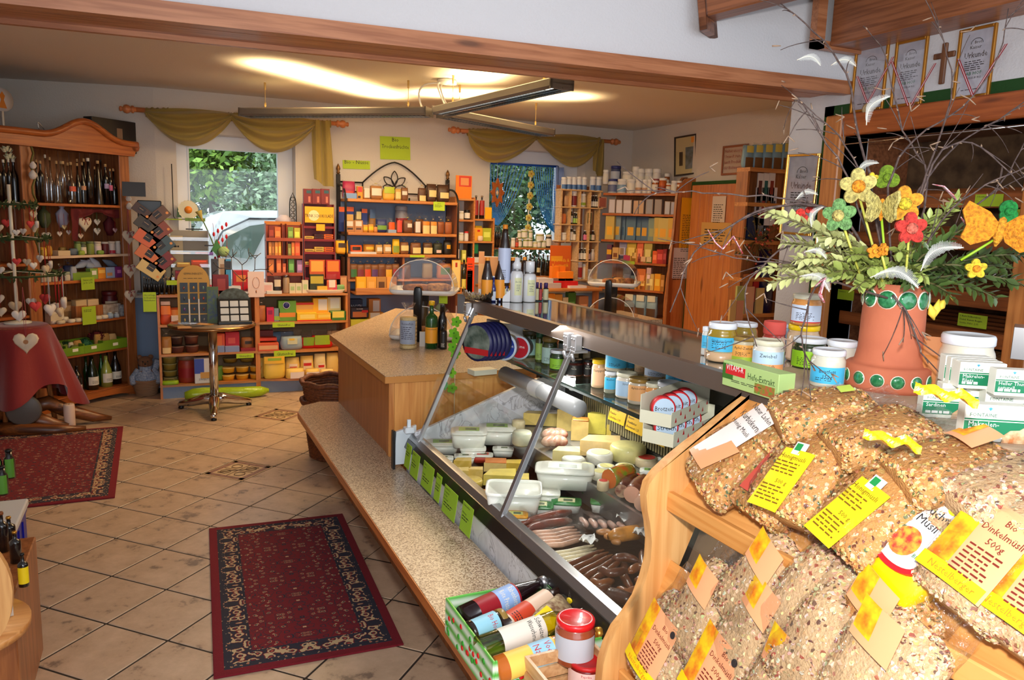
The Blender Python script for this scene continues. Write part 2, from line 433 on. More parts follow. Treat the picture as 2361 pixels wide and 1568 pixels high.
for k in RG(3):
 y0=2.905+k*.113
 slant(MB(),-2.1,3.1,y0+.002,y0+.108,HA+.018+.012*(k==2),HB+.018+.012*(k==2),HA+.06,HB+.06).B('plank',BEAMW,t1)
slant(MB(),-2.1,3.1,3.225,3.25,HA+.012,HB+.012,HA+.06,HB+.06).B('batten',BEAMW,t1)
# ceiling beams boxed in boards above the counter
def beam(name,a,c,w,h,m):
 a,c=VC(a),VC(c);d=(c-a);L=d.length;d.normalize();s=d.cross(VC((0,0,1))).normalized();u=s.cross(d)
 M=axes(d,s,u,a)
 bm=ST(MB().X(0,L,-w/2,w/2,0,h,bev=.006).B(name,m,M=M))
 f=MB();f.X(-.03,0,-w/2-.055,-w/2-.002,-.055,h).X(-.03,0,-w/2-.055,w/2+.01,-.055,-.002);f.X(-.03,0,w/2+.002,w/2+.01,-.055,h)
 f.B('end_frame',m,bm)
 return bm
p1=on(1637,44,y=2.83);beam('trim_2',(p1.x,2.83,p1.z),(p1.x+1.15,2.83-1.62,p1.z+.30),.11,.5,wood('beam_pine_local',(150,90,55),(112,64,38),'x'))
pa=on(1920,104,y=2.80)
t3=ST(MB().X(pa.x,3.1,-.4,2.82,pa.z,pa.z+.3,bev=.006).B('trim_3',BEAMY))
q0=on(1880,108,y=2.82)
f=MB().X(q0.x,q0.x+.055,2.82,2.86,q0.z,q0.z+.5).X(q0.x,3.1,2.82,2.86,q0.z,q0.z+.035);f.B('end_frame',BEAMW,t3)
# right-hand wall with the bread recess
RX=3.1;oy0,oy1,oz0,oz1=1.95,2.87,.74,2.105
b=MB();b.X(RX,RX+.16,-2,oy0,0,3.3).X(RX,RX+.16,oy1,3.25,0,3.3).X(RX,RX+.16,oy0,oy1,0,oz0).X(RX,RX+.16,oy0,oy1,oz1,3.3)
wr=ST(b.B('wall_right',PLASTER))
b=MB();b.X(RX-.003,RX+.01,-.5,3.014,2.212,2.262).X(RX-.003,RX+.01,2.955,3.014,1.1,2.262);b.B('painted_border',GREENP,wr)
MB().X(RX+.46,RX+.5,oy0-.2,oy1+.2,.3,2.4).B('recess_back',mat('recess_stone',(110,84,58),.6,noise=(14,(70,50,34))),wr)
b=MB().X(RX+.16,RX+.46,oy1,oy1+.04,.6,2.3).X(RX+.16,RX+.46,oy0,oy1,oz1,oz1+.04).X(RX+.16,RX+.46,oy0-.04,oy0,.6,2.3).X(RX+.16,RX+.46,oy0,oy1,oz0-.04,oz0);b.B('recess_lining',BEAMY,wr)
fw=ST(MB().X(RX-.035,RX+.16,oy1,oy1+.105,.7,oz1+.105,bev=.006).B('trim_4',wood('frame_larch',(206,134,72),(178,106,52),'z')))
MB().X(RX-.035,RX+.16,oy0-.1,oy1,oz1,oz1+.105,bev=.006).B('head_board',wood('frame_larch_y',(176,92,42),(150,74,32),'y'),fw)
MB().X(RX-.035,RX+.16,oy0-.1,oy0,.7,oz1,bev=.006).B('right_board',wood('frame_larch',(206,134,72),(178,106,52),'z'),fw)
MB().T([(RX-.02,oy0,2.075),(RX-.02,oy1,2.065)],.004,5).B('hanging_rail',CHROME,fw)
# door in the far right wall
dr=ST(MB().X(4.955,5,5.45,6.50,0,2.085).B('door_1',GREENP))
for k in RG(7):MB().X(4.94,4.985,5.50+k*.138,5.50+k*.138+.136,.02,2.05,bev=.003).B('plank',DOORW,dr)
# windows
PVC=C(236,238,242,.35)
def window(n,x0,x1,z0,z1,y,gx0,gx1,gz1,gz0):
 w=ST(MB().X(x0,gx0,y,y+.07,z0,z1,bev=.004).X(gx1,x1,y,y+.07,z0,z1,bev=.004).X(gx0,gx1,y,y+.07,gz1,z1,bev=.004).X(gx0,gx1,y,y+.07,z0,gz0,bev=.004).B('window_%d'%n,PVC))
 MB().X(gx0,gx1,y+.03,y+.038,gz0,gz1).B('pane',clear('window_glass',(.98,1,.99),.05),w)
 MB().X(gx0-.012,gx0,y-.012,y,gz0-.012,gz1+.012).X(gx1,gx1+.012,y-.012,y,gz0-.012,gz1+.012).X(gx0,gx1,y-.012,y,gz1,gz1+.012).B('sash_bead',PVC,w)
 MB().X(x0-.02,x1+.02,WY-.06,y+.02,z0-.03,z0,bev=.006).B('sill',PVC,w)
 return w
window(1,.17,1.215,.92,2.335,7.88,.281,1.072,2.21,1)
window(2,3.23,4.39,1,2.40,7.88,3.24,4.12,2.255,1.06)
# outdoors
gd=ST(MB().X(-14,22,8.05,34,-.1,-.02).B('trim_5',mat('gravel_yard',(150,146,138),.95,noise=(6,(120,116,108)))))
gd.name='floor_yard'
def leafmat():
 mm,nt,b=nodes('foliage');a=NN(nt,'ShaderNodeAttribute');a.attribute_name='tint'
 LK(nt,a.outputs['Color'],b.inputs['Base Color']);SI(b,'Roughness',.5)
 return mm
LEAFM=leafmat()
def foliage(n,cx,cz,rx,rz,pal,size,seed,ry=.9):
 r=random.Random(seed);b=MB();b.col=[]
 cl=[(r.gauss(0,.5),r.gauss(0,.5),r.gauss(0,.5),r.uniform(.25,.5))for _ in RG(46)]
 for k in RG(n):
  c=cl[k%len(cl)]
  d=VC((r.gauss(0,1),r.gauss(0,1),r.gauss(0,1))).normalized()*c[3]*r.uniform(.75,1)
  p=VC((cx+rx*(c[0]+d.x),ry*(c[1]+d.y),cz+rz*(c[2]+d.z)))
  n_=(d+VC((r.gauss(0,.5),r.gauss(0,.5),r.gauss(0,.5)+.4))).normalized()
  a=n_.orthogonal().normalized();e=n_.cross(a);q=r.uniform(0,6.28);a,e=a*cos(q)+e*sin(q),e*cos(q)-a*sin(q)
  s=size*r.uniform(.6,1.3)
  b.add([p-a*s,p-e*s*.5,p+a*s,p+e*s*.5],[(0,1,2,3)])
  t=pal[int(r.random()*len(pal))];v=r.uniform(.75,1.2);b.col+=[tuple(s2l(min(255,q*v))for q in t)]*4
 return b
def tree(x,y,z,w,h,pal,size,seed,label,n=13000):
 t=thing('tree',label,'tree',(x,y,0),0,'trees in the yard')
 stuff(foliage(n,0,z,w,h,pal,size,seed).B('foliage',LEAFM,t))
 MB().T([(0,0,-.05),(.05,0,z*.5),(0,0,z+h*.2)],[.14,.1,.04],8).B('trunk',mat('bark',(80,66,54),.9),t)
GA=[(112,150,60),(140,176,74),(94,130,52),(160,190,90)];GB=[(60,92,48),(84,116,62),(50,76,44)];GC=[(150,178,140),(120,152,108),(176,198,160),(98,130,84)]
tree(.9,15.2,2.9,1.9,1.7,GA,.075,1,'yellow-green leafy tree beyond the white car')
tree(-.8,17.5,2.2,2.4,1.9,GB,.08,2,'dark green tree at the edge of the yard, partly behind the window frame')
tree(2.35,14,2.5,1,1.6,GC,.055,3,'silvery green shrub rising behind the car roof')
tree(3.2,19,3.2,2.6,2.2,GA,.09,4,'broad tree behind the silvery shrub')
tree(8.2,15,2.4,2.2,2,GB,.08,5,'dark conifer-green tree seen through the blue bead curtain')
tree(6.3,17.5,2.6,1.9,2.2,GC,.08,6,'grey-green tree at the side of the bead-curtained window')
tree(10.8,18,2.6,2,2.2,GB,.08,8,'dusky tree seen beside the window with the bead curtain')
# white car
cY=10.9
car=thing('car','white estate car parked outside the window with the chocolate displays','car',(.42,cY,0))
WCAR=mat('white_car_paint',(236,240,244),.25,coat=.8)
def carprof():
 return[(-.02,.35),(-.06,.85),(-.02,1.06),(.03,1.40),(.12,1.56),(.32,1.64),(.9,1.67),(1.7,1.66),(2.4,1.58),(3.2,1.12),(4,.96),(4.2,.8),(4.24,.35)]
pf=carprof()
b=MB();n=len(pf)
ny=[(-.80,0),(-.84,.35),(.84,.35),(.80,0)]
def cw(z):return.84 if z<1.05 else.84-(z-1.05)*.33
vs=[(x,-cw(z),z)for x,z in pf]+[(x,cw(z),z)for x,z in pf]
b.add(vs,[tuple(RG(n-1,-1,-1)),tuple(RG(n,2*n))]);b.add(vs,[(i,(i+1)%n,n+(i+1)%n,n+i)for i in RG(n)])
b.B('body',WCAR,car)
wins=[[(.22,1.12),(.36,1.34),(.62,1.47),(.86,1.51),(.62,1.06)],[(.80,1.05),(1.06,1.52),(1.96,1.53),(2.02,1.04)],[(2.20,1.04),(2.15,1.53),(2.5,1.48),(3.05,1.06)]]
for wi in wins:
 f=MB();k=len(wi);f.add([(x,-cw(z)-.012,z)for x,z in wi],[tuple(RG(k-1,-1,-1))]);f.B('side_window',mat('car_glass',(86,104,96),.06,coat=1),car)
MB().T([(x,-cw(z)-.012,z)for x,z in[(.14,1.12),(.30,1.40),(.62,1.56),(2,1.59)]],.012,5).B('roof_trim',C(40,42,44),car)
f=MB();f.add([(-.06,-.85,.98),(.06,-.865,1),(.14,-.79,1.38),(.06,-.76,1.40)],[(0,1,2,3)]);f.B('tail_light',mat('tail_light',(176,24,28),.2,coat=.8),car)
f=MB();f.X(.84,1.02,-.87,-.84,.93,.97);f.B('door_handle',WCAR,car)
for x in(.85,3.45):
 f=MB();f.L([(.02,-.1),(.3,-.1),(.32,-.04),(.32,.1),(0,.1)],20,M=TRX(x,-.80,.30));f.B('wheel',C(24,24,26,.7),car)
# counter and bench
ct=thing('counter','speckled laminate counter with a pine front beside the glass display case','counter',(0,0,0))
poly=[(.95,3.47),(1.95,3.47),(1.95,4.3),(2.55,4.9),(2.55,5.25),(1.75,6.1),(.955,4.80)]
b=MB();n=len(poly);vs=[(x,y,.868)for x,y in poly]+[(x,y,.90)for x,y in poly]
b.add(vs,[tuple(RG(n-1,-1,-1)),tuple(RG(n,2*n))]);b.add(vs,[(i,(i+1)%n,n+(i+1)%n,n+i)for i in RG(n)]);b.B('worktop',LAMIN,ct)
b=MB();k=.004;b.add([(x+(-.003 if x<1 else 0),y+(-.003 if y<3.5 else 0),z)for z in(.866,.8985)for x,y in[(1.95,3.47),(.95,3.47),(.955,4.80),(1.75,6.1)]],[(0,1,5,4),(1,2,6,5),(2,3,7,6)]);b.B('edge_band',mat('edge_band_wood',(196,132,66),.35),ct)
MB().X(.978,1,3.50,4.66,0,.866).B('front_panel',wood('counter_panel_pine',(186,116,60),(166,96,44),'z',scale=.9),ct)
MB().X(.985,1.9,3.498,3.52,0,.866).B('end_panel',wood('counter_end_pine',(226,160,88),(206,134,66),'z',scale=.8),ct)
MB().X(.972,1,3.488,3.53,0,.866,bev=.003).B('corner_post',wood('counter_post_pine',(206,140,74),(170,100,46),'z',knots=0),ct)
MB().X(1.1,1.12,4.66,4.9,0,.86).X(1.2,2.2,4.7,4.72,0,.86).B('back_panel',HN,ct)
bk2=thing('counter','dark wooden counter under the farther cake dome','counter',(3.1,5.3,0));MB().X(-.5,.5,-.25,.3,0,.868).B('body',HN,bk2);MB().X(-.53,.53,-.28,.33,.868,.90).B('worktop',LAMIN,bk2)
bn=thing('bench','long low speckled laminate bag shelf running along the display case','bench',(0,0,0))
poly=[(.705,-.4),(.99,-.4),(.99,4.66),(.87,4.70),(.745,4.62),(.705,4.48)]
b=MB();n=len(poly);vs=[(x,y,.465)for x,y in poly]+[(x,y,.50)for x,y in poly]
b.add(vs,[tuple(RG(n-1,-1,-1)),tuple(RG(n,2*n))]);b.add(vs,[(i,(i+1)%n,n+(i+1)%n,n+i)for i in RG(n)]);b.B('seat_board',LAMIN,bn)
MB().X(.701,.705,-.4,4.48,.463,.4985).B('edge_band',wood('bench_edge_wood',(190,112,50),(160,84,34),'y',knots=0),bn)
MB().X(.96,.975,-.4,4.6,0,.465).B('kick_panel',HN,bn)
for y in(.5,2,3.4,4.45):MB().P([(.72,.463),(.965,.463),(.965,.20),(.93,.20)],y-.012,y+.012).B('bracket',HN,bn)
# refrigerated display case
dc=thing('display_case','refrigerated glass display case full of cheese, tubs and sausages','display case',(0,0,0))
Y0,Y1=.15,3.30
BLK=mat('black_rail',(24,22,22),.3,coat=.4)
MB().P([(.975,0),(1.6,0),(1.6,.60),(1.03,.60),(1.012,.618)],Y0,Y1).B('front_panel',MARBLE,dc)
MB().P([(.992,.60),(1.018,.618),(1.036,.652),(1.010,.640)],Y0,Y1).B('black_rail',BLK,dc)
MB().P([(1.012,.640),(1.036,.652),(1.052,.668),(1.028,.662)],Y0,Y1).B('front_rail',STEEL,dc)
MB().X(1.05,1.44,Y0,Y1-.03,.575,.60).B('lower_deck',mat('deck_steel',(60,60,62),.4,m=.6),dc)
MB().P([(1.435,.60),(1.82,.62),(1.82,.695),(1.435,.675)],Y0,Y1-.03).B('upper_deck',mat('deck_steel_light',(150,150,146),.4,m=.7),dc)
MB().P([(1.425,.60),(1.437,.60),(1.437,.69),(1.425,.69)],Y0,Y1-.03).B('deck_lip',STEEL,dc)
# back wall of the case: solid band, slotted air grille
MB().X(1.80,1.83,Y0,Y1-.03,.70,1.25).B('back_wall',mat('case_back_grey',(96,92,84),.5,m=.3),dc)
b=MB();
for k in RG(150):
 y=.3+k*.0185
 b.X(1.792,1.80,y,y+.009,.74,.86)
stuff(b.B('air_grille',mat('grille_olive',(176,168,128),.5,m=.3),dc))
MB().X(1.796,1.80,Y0,Y1-.05,.735,.865).B('grille_backing',C(48,46,40),dc)
MB().P([(1.775,.87),(1.80,.87),(1.80,.99),(1.755,.99)],Y0,2.75).B('apron',mat('apron_grey',(116,110,106),.45,m=.5),dc)
MB().X(1.44,1.80,Y0,Y1-.06,1.008,1.018).B('glass_shelf',clear('shelf_glass',(.78,.86,.82),.16),dc)
MB().X(1.435,1.441,Y0,Y1-.06,1.005,1.021).B('shelf_edge',C(40,58,52,.1,1),dc)
for y in(2.62,3.18):MB().P([(1.47,.985),(1.80,.93),(1.80,1.006),(1.46,1.006)],y-.006,y+.006).B('shelf_bracket',C(206,208,208),dc)
M_=TR_((1.40,0,.962));MB().L([(0,2.42),(.034,2.42),(.034,3.10),(0,3.10)],14,M=M_@RO_(-pi/2,4,'X')).B('lamp_tube',C(168,170,170,.3),dc)
MB().L([(.0356,2.72),(.0356,2.80)],14,cap=0,M=M_@RO_(-pi/2,4,'X')).B('tube_clip',C(214,216,216,.3),dc)
light('case_lamp','AREA',(1.36,2.5,1.19),9,(1,.97,.92),aim=(1.15,2.2,.6),shape='RECTANGLE',size=.06,size_y=1.2)
# top: bronze aluminium frame with a glass sheet
MB().P([(1.274,1.238),(1.30,1.228),(1.305,1.286),(1.277,1.286)],Y0,Y1).B('top_front_frame',BRONZE,dc)
MB().X(1.277,1.70,Y1-.03,Y1,1.235,1.284).B('top_end_frame',BRONZE,dc)
MB().X(1.655,1.70,Y0,Y1,1.235,1.283).B('top_back_frame',BRONZE,dc)
MB().X(1.30,1.66,Y0,Y1-.03,1.272,1.283).B('top_glass',mat('smoked_top_glass',(92,96,92),.04,coat=1),dc)
for y in(1.6,Y1-.02):MB().X(1.66,1.70,y-.02,y+.02,.70,1.24).B('rear_post',BLK,dc)
# inclined front glass in two panes, its bars, and the end pane
def slab(a,c,y0,y1,th=.006):
 d=VC((c[0]-a[0],0,c[1]-a[1])).normalized();nn=VC((-d.z,0,d.x))*th
 return[(a[0],a[1]),(c[0],c[1]),(c[0]-nn.x,c[1]-nn.z),(a[0]-nn.x,a[1]-nn.z)]
ga,gm,gc=(1.032,.66),(1.158,.955),(1.278,1.235)
for y0,y1 in((.2,2.262),(2.268,3.18)):
 MB().P(slab(ga,gm,0,0),y0,y1).B('front_pane',GLASS,dc)
for y,e in((2.265,.011),(3.19,.010)):
 d=VC((gc[0]-ga[0],0,gc[1]-ga[1])).normalized()
 b=MB();Mb=Matrix(((d.z,0,d.x,ga[0]-.006),(0,1,0,y),(-d.x,0,d.z,ga[1]-.01),(0,0,0,1)))
 b.X(-.008,.008,-e,e,0,.655,bev=.002,M=Mb);b.B('glass_bar',STEEL,dc)
b=MB();b.add([(1.04,Y1-.012,.66),(1.60,Y1-.012,.70),(1.60,Y1-.012,1.235),(1.27,Y1-.012,1.235),(1.04,Y1-.006,.66),(1.60,Y1-.006,.70),(1.60,Y1-.006,1.235),(1.27,Y1-.006,1.235)],[(0,1,2,3),(7,6,5,4),(0,4,5,1),(3,2,6,7),(0,3,7,4)]);b.B('end_pane',GLASS,dc)
MB().P([(1.03,.60),(1.80,.60),(1.80,.92),(1.60,.885),(1.10,.70),(1.03,.68)],Y1-.05,Y1-.03).B('end_lining',MARBLE,dc)
MB().P([(.945,.52),(1.02,.52),(1.05,.64),(1.05,.70),(.955,.675)],Y1,Y1+.016).B('end_cheek',C(206,216,222,.2,.6),dc)
MB().X(.938,.95,Y1-.008,Y1+.022,.50,.682,bev=.002).B('cheek_edge',mat('cheek_edge_steel',(60,60,62),.3,m=.7),dc)
b=MB().X(.986,1.03,3.26,3.30,.672,.70,bev=.004).X(1,1.016,3.275,3.285,.70,.735);b.B('corner_clip',C(214,222,228,.2,.5),dc)
for y in(2.27,2.215,3.22,1.16):
 b=MB();b.X(1.246,1.274,y-.016,y+.016,1.222,1.275,bev=.003);b.X(1.246,1.30,y-.012,y+.012,1.214,1.224,bev=.002);b.T([(1.244,y,1.212),(1.25,y,1.19),(1.262,y+.02,1.186),(1.27,y+.05,1.20)],.006,6)
 for zz in(1.234,1.262):
  for yy in(-.008,.008):b.L([(.003,0),(.002,.003),(0,.003)],6,M=TR_((1.246,y+yy,zz))@RO_(-pi/2,4,'Y'))
 b.B('glass_hinge',mat('hinge_metal',(190,190,192),.3,m=.7),dc)
# wooden board lying over the near end of the case
tb=thing('top_board','pine board over the near end of the display case under the flower vase','board',(0,0,0))
MB().X(1.31,1.82,.05,1.50,1.286,1.290).B('board',mat('board_grey_beige',(196,170,146),.6,noise=(12,(180,152,126))),tb)
MB().X(1.292,1.31,.05,1.475,1.245,1.288,bev=.003).B('front_edge',PINEY,tb)
# muesli rack in front of the case
mr=thing('muesli_rack','pale pine rack with a curved side and two sloping shelves of muesli bags','rack',(0,0,0))
fr=[(1.300,1.258),(1.235,1.222),(1.171,1.181),(1.105,1.143),(1.058,1.113),(1.022,1.086),(1.001,1.062),(.995,1.035),(1,1),(1.010,.965),(1.018,.92),(1.018,.874),(1.008,.83),(.990,.782),(.962,.745),(.935,.717),(.915,.678),(.903,.636),(.90,.58),(.905,.503)]
bk=[(.972,.503),(.988,.60),(1,.64),(1.03,.685),(1.14,.935),(1.262,1.20),(1.285,1.26)]
for y in(1.395,-.15):
 MB().P(fr[::-1]+bk[::-1],y,y+.028,smooth=1).B('side_panel',wood('rack_pine',(232,176,110),(214,150,84),'z',scale=.8),mr)
RP=wood('rack_pine_y',(226,164,92),(206,138,68),'y',scale=.8)
MB().X(1.052,1.07,-.12,1.395,.992,1.038,bev=.003).B('shelf_rail',RP,mr)
MB().P([(1.066,.995),(1.078,.988),(1.285,1.235),(1.276,1.243)],-.12,1.395).B('shelf_board',RP,mr)
MB().X(.945,.962,-.12,1.395,.565,.615,bev=.003).B('shelf_rail',RP,mr)
MB().P([(.958,.57),(.972,.566),(1.085,.86),(1.075,.866)],-.12,1.395).B('shelf_board',RP,mr)
# bookcase across the corner
BCF=Face((-.21,7.55),42)
def root_on(F,u,z=0,back=0):return F.at(u,z,back)
bc=thing('bookcase','honey pine bookcase with an arched cornice across the dim corner','bookcase',BCF.at(0,0),BCF.a)
BH=2.10
MB().X(-.10,0,0,.03,0,BH,bev=.004).B('stile',HN,bc);MB().X(-.025,0,.03,.34,0,BH).B('side_panel',HN,bc)
MB().X(-.96,-.86,0,.03,0,BH,bev=.004).B('stile',HN,bc);MB().X(-.925,-.90,.03,.34,0,BH).B('side_panel',HN,bc)
MB().X(-2,-1.96,0,.34,0,BH).B('side_panel',HN,bc)
for z in(1.665,1.25,1.045,.703,.433,.095):
 MB().X(-.90,-.025,.012,.33,z-.022,z,bev=.003).B('shelf',HONEYX,bc)
for z in(1.65,1.2,.8,.4,.095):
 MB().X(-1.96,-.925,.012,.33,z-.022,z,bev=.003).B('shelf',HONEYX,bc)
for k in RG(20):MB().X(-1.98+k*.098,-1.98+k*.098+.096,.33,.345,0,BH,bev=.002).B('back_plank',wood('bookcase_back',(150,92,50),(118,68,34),'z'),bc)
def crown(x):
 t=(x+.43)/.43
 return 2.20+.135*(.5+.5*cos(pi*max(-1,min(1,t*1.05))))**1.4
xs_=[.06-k*.05 for k in RG(22)]
MB().P([(-2.05,2.085),(.03,2.085),(.05,2.13)]+[(x,crown(x)-.03)for x in xs_]+[(-2.05,2.165)],-.03,.012).B('cornice',HONEYX,bc)
b=MB();b.T([(x,-.035,crown(x)-.012)for x in xs_]+[(-1.05,-.035,2.186),(-2.05,-.035,2.186)],.026,8);b.T([(.05,-.03,2.165),(.05,.34,2.165)],.04,8);b.B('cornice_moulding',HONEYX,bc)
MB().X(-2,0,0,.34,2.10,2.12).B('top',HONEYX,bc)
bp=[(-2,0),(-1.9,0),(-1.8,.03),(-1.1,.03),(-1,0),(-.86,0),(-.80,.02),(-.60,.035),(-.40,.04),(-.2,.035),(-.12,.02),(-.06,0),(0,0),(0,.09),(-2,.09)]
MB().P(bp,-.012,.012).B('plinth',HONEYX,bc)
# low open shelf cabinets under the window
CF=Face((0,7.22),0)
def cabinet(label,x0,x1,zs,bulge):
 t=thing('shelf_cabinet',label,'cabinet',((x0+x1)/2,7.22,0));w=(x1-x0)/2
 for sx in(-1,1):
  b=MB();b.P([(sx*w-(.02 if sx>0 else 0),0),(sx*w+(0 if sx>0 else.02),0),(sx*w+(0 if sx>0 else.02),.915),(sx*w-(.02 if sx>0 else 0),.915)],-0,.44);b.B('side_panel',wood('cabinet_side',(208,132,64),(184,104,44),'z',knots=0),t)
 for k,z in EN(zs):
  q=bulge[k];n=10
  pts=[(-w+2*w*i/n,-.006-q*sin(pi*i/n))for i in RG(n+1)]
  b=MB();vs=[(x,y,z-.02)for x,y in pts]+[(w,.44,z-.02),(-w,.44,z-.02)];m_=len(vs);vs+=[(x,y,z)for x,y,_ in vs]
  b.add(vs,[tuple(RG(m_-1,-1,-1)),tuple(RG(m_,2*m_))]);b.add(vs,[(i,(i+1)%m_,m_+(i+1)%m_,m_+i)for i in RG(m_)]);b.B('shelf',RW,t)
 MB().X(-w+.02,w-.02,.42,.44,.1,.9).B('back_panel',mat('cabinet_back_beige',(150,120,84),.8),t)
 MB().X(-w+.02,w-.02,.012,.03,0,zs[-1]-.02).B('kick_board',BLUEW,t)
 return t
cabinet('low wooden shelf cabinet behind the bistro table, below the fan of chocolate boxes',-.035,.785,(.915,.655,.395,.125),(0,0,0,0))
cabinet('low wooden shelf cabinet of gluten free foods with a bulging bottom shelf',.785,1.605,(.915,.658,.392,.135),(0,.02,.03,.07))
# wrought iron wall rack with wooden shelves
RK=Face((0,7.36),0)
IRON=mat('wrought_iron',(22,20,22),.5,m=.3)
rk=thing('nut_rack','black iron rack with an arched lotus top and wooden shelves of nuts','rack',(2.17,7.36,0))
L,R_=1.615-2.17,2.745-2.17;bk_=.31
for x in(L,R_):
 MB().X(x-.018,x+.018,bk_-.018,bk_+.018,0,2.035,bev=.003).B('post',IRON,rk)
 MB().L([(.008,2.035),(.02,2.05),(.012,2.065),(.022,2.085),(.016,2.11),(0,2.14)],10,M=TR_((x,bk_,0))).B('finial',mat('finial_bronze',(120,84,46),.4,m=.6),rk)
 b=MB();b.T(bez((x,bk_,1.93),(x,-.02,1.95),(x,-.02,1.75),8)+[(x,-.02,.9)],.010,6)
 for z in(1.475,1.275):b.T([(x,bk_,z-.02),(x,-.02,z-.02)],.010,6)
 b.B('side_bracket',IRON,rk)
b=MB()
za=1.965;pts=[(L,bk_,za),(L+.24,bk_,za)]+bez((L+.24,bk_,za),(L+.44,bk_,za+.20),((L+R_)/2,bk_,za+.215),8)+bez(((L+R_)/2,bk_,za+.215),(R_-.44,bk_,za+.20),(R_-.24,bk_,za),8)+[(R_,bk_,za-.01)]
b.T(pts,.008,6);b.T([(L,bk_,za-.09),(R_,bk_,za-.09)],.007,6)
for x in(L+.24,R_-.24):b.T([(x,bk_,za),(x,bk_,1.2)],.008,5)
for x in(L+.40,L+.56,L+.72):b.T([(x,bk_,za-.13),(x,bk_,1.2)],.009,5)
b.B('back_rails',IRON,rk)
mx_=(L+R_)/2;b=MB()
for a,ln in((0,.15),(-52,.14),(52,.14),(-80,.12),(80,.12)):
 a_=RAD(a);d=VC((sin(a_),0,cos(a_)));s=VC((d.z,0,-d.x));o=VC((mx_,bk_,za-.02+(0 if abs(a)<70 else-.03)))
 for sg in(-1,1):b.T(bez(o,o+d*ln*.55+s*sg*.065,o+d*ln,8),.0055,5)
b.B('lotus_ornament',IRON,rk)
for z in(1.80,1.485,1.278):MB().X(L+.02,R_-.01,-.02,bk_,z-.028,z,bev=.004).B('shelf',RW,rk)
MB().X(L+.02,R_,.30,.32,.3,1.78).B('back_panel',BLUEW,rk)  # blue-grey stands for the wall shaded by the shelves, shade put into colour
MB().X(R_-.012,R_+.012,-.02,bk_,0,1.80).B('side_panel',HN,rk);MB().X(L+.02,L+.045,-0,bk_,0,1.25).B('side_panel',HN,rk)
MB().X(mx_+0,mx_+.02,0,bk_,.92,1.25).B('divider',HN,rk)
MB().X(L+.02,R_,-.02,bk_,1.015,1.032).B('shelf',RW,rk);MB().X(L+.06,R_,-.16,bk_,.90,.915).B('shelf',RW,rk);MB().X(L+.06,R_,-.18,-.16,.90,.965,bev=.004).B('shelf_rail',RW,rk)
MB().X(L+.02,R_,-.1,bk_,.46,.48).B('shelf',RW,rk);MB().X(L+.02,R_,-.1,bk_,.1,.12).B('shelf',RW,rk)
# box shelves beside the second window
BX=Face((0,7.40),0)
bx=thing('box_shelf','small wooden box shelf between the nut rack and the bead-curtained window','shelf',(2.95,7.40,0))
for x,z1 in((-.205,1.86),(-.005,1.86),(.215,1.66)):MB().X(x-.008,x+.008,0,.28,.9,z1).B('side_panel',RW,bx)
for z in(1.845,1.634,1.415,1.20):MB().X(-.205,-.005,-.004,.28,z-.018,z).B('shelf',RW,bx)
for z in(1.647,1.42,1.20):MB().X(-.005,.215,-.004,.28,z-.018,z).B('shelf',RW,bx)
ws=thing('window_shelf','wooden shelf across the bead-curtained window lined with green jars','shelf',(3.62,7.5,0))
MB().X(-.40,.36,0,.18,1.335,1.355,bev=.003).B('shelf',RW,ws);MB().X(.36,.40,0,.18,1,1.44,bev=.012).B('side_panel',RW,ws);MB().X(-.42,-.40,0,.18,1,1.40).B('side_panel',RW,ws)
MB().X(-.42,.40,0,.18,1.03,1.05,bev=.003).B('shelf',RW,ws)
c2=thing('side_table','wooden table under the window strewn with books and leaflets','table',(3.5,6.75,0))
MB().X(-.55,.62,0,.60,.955,.985,bev=.006).B('tabletop',RW,c2);MB().X(-.5,.55,.05,.58,.60,.62).B('shelf',RW,c2)
for x in(-.5,.56):
 for y in(.04,.54):MB().X(x-.025,x+.025,y-.025,y+.025,0,.955).B('leg',HN,c2)
# lattice shelf of small bottles
LF=Face((0,7.3),0)
la=thing('lattice_shelf','lattice wall shelf of little bottles beside the bead-curtained window','shelf',(4.12,7.3,0))
PALE=wood('lattice_pale',(226,190,140),(206,164,108),'x',knots=0);MIDW=wood('lattice_mid',(170,104,60),(140,80,40),'z')
for z,x0,x1 in((1.985,-.25,.26),(1.805,-.25,.27),(1.623,-.26,.03),(1.446,-.26,.26),(1.235,-.03,.25),(1.03,-.03,.25)):MB().X(x0,x1,-.03,.11,z-.014,z,bev=.003).B('shelf',PALE,la)
for x,z0,z1 in((-.235,1.43,1.99),(-.125,1.43,1.99),(-.01,1,1.99),(.115,1,1.99),(.235,1,1.99)):MB().X(x-.008,x+.008,-.02,.10,z0,z1).B('upright',PALE,la)
for k in RG(7):MB().X(-.235+k*.069,-.235+k*.069+.05,.10,.115,1.42 if k<3 else 1,2.03).B('back_slat',MIDW,la)
# bookcase across the far right corner
TF=Face((4.35,7.18),-57.3)
tc_=thing('corner_shelf','tall pine corner shelf of health foods with wavy shelves beside the door','shelf',TF.at(0,0),TF.a)
def wshelf(z,w,q=.03):
 n=12;pts=[(-.02+w*i/n,-q*sin(2*pi*i/n)*(.3+.7*i/n))for i in RG(n+1)];b=MB()
 vs=[(x,y,z-.022)for x,y in pts]+[(w-.02,.34,z-.022),(-.02,.34,z-.022)];m_=len(vs);vs+=[(x,y,z)for x,y,_ in vs]
 b.add(vs,[tuple(RG(m_-1,-1,-1)),tuple(RG(m_,2*m_))]);b.add(vs,[(i,(i+1)%m_,m_+(i+1)%m_,m_+i)for i in RG(m_)]);b.B('shelf',HONEYX,tc_)
for z,w in((1.962,.83),(1.75,.81),(1.472,.79),(1.243,.75),(.960,.74),(.668,.73),(.35,.73)):wshelf(z,w)
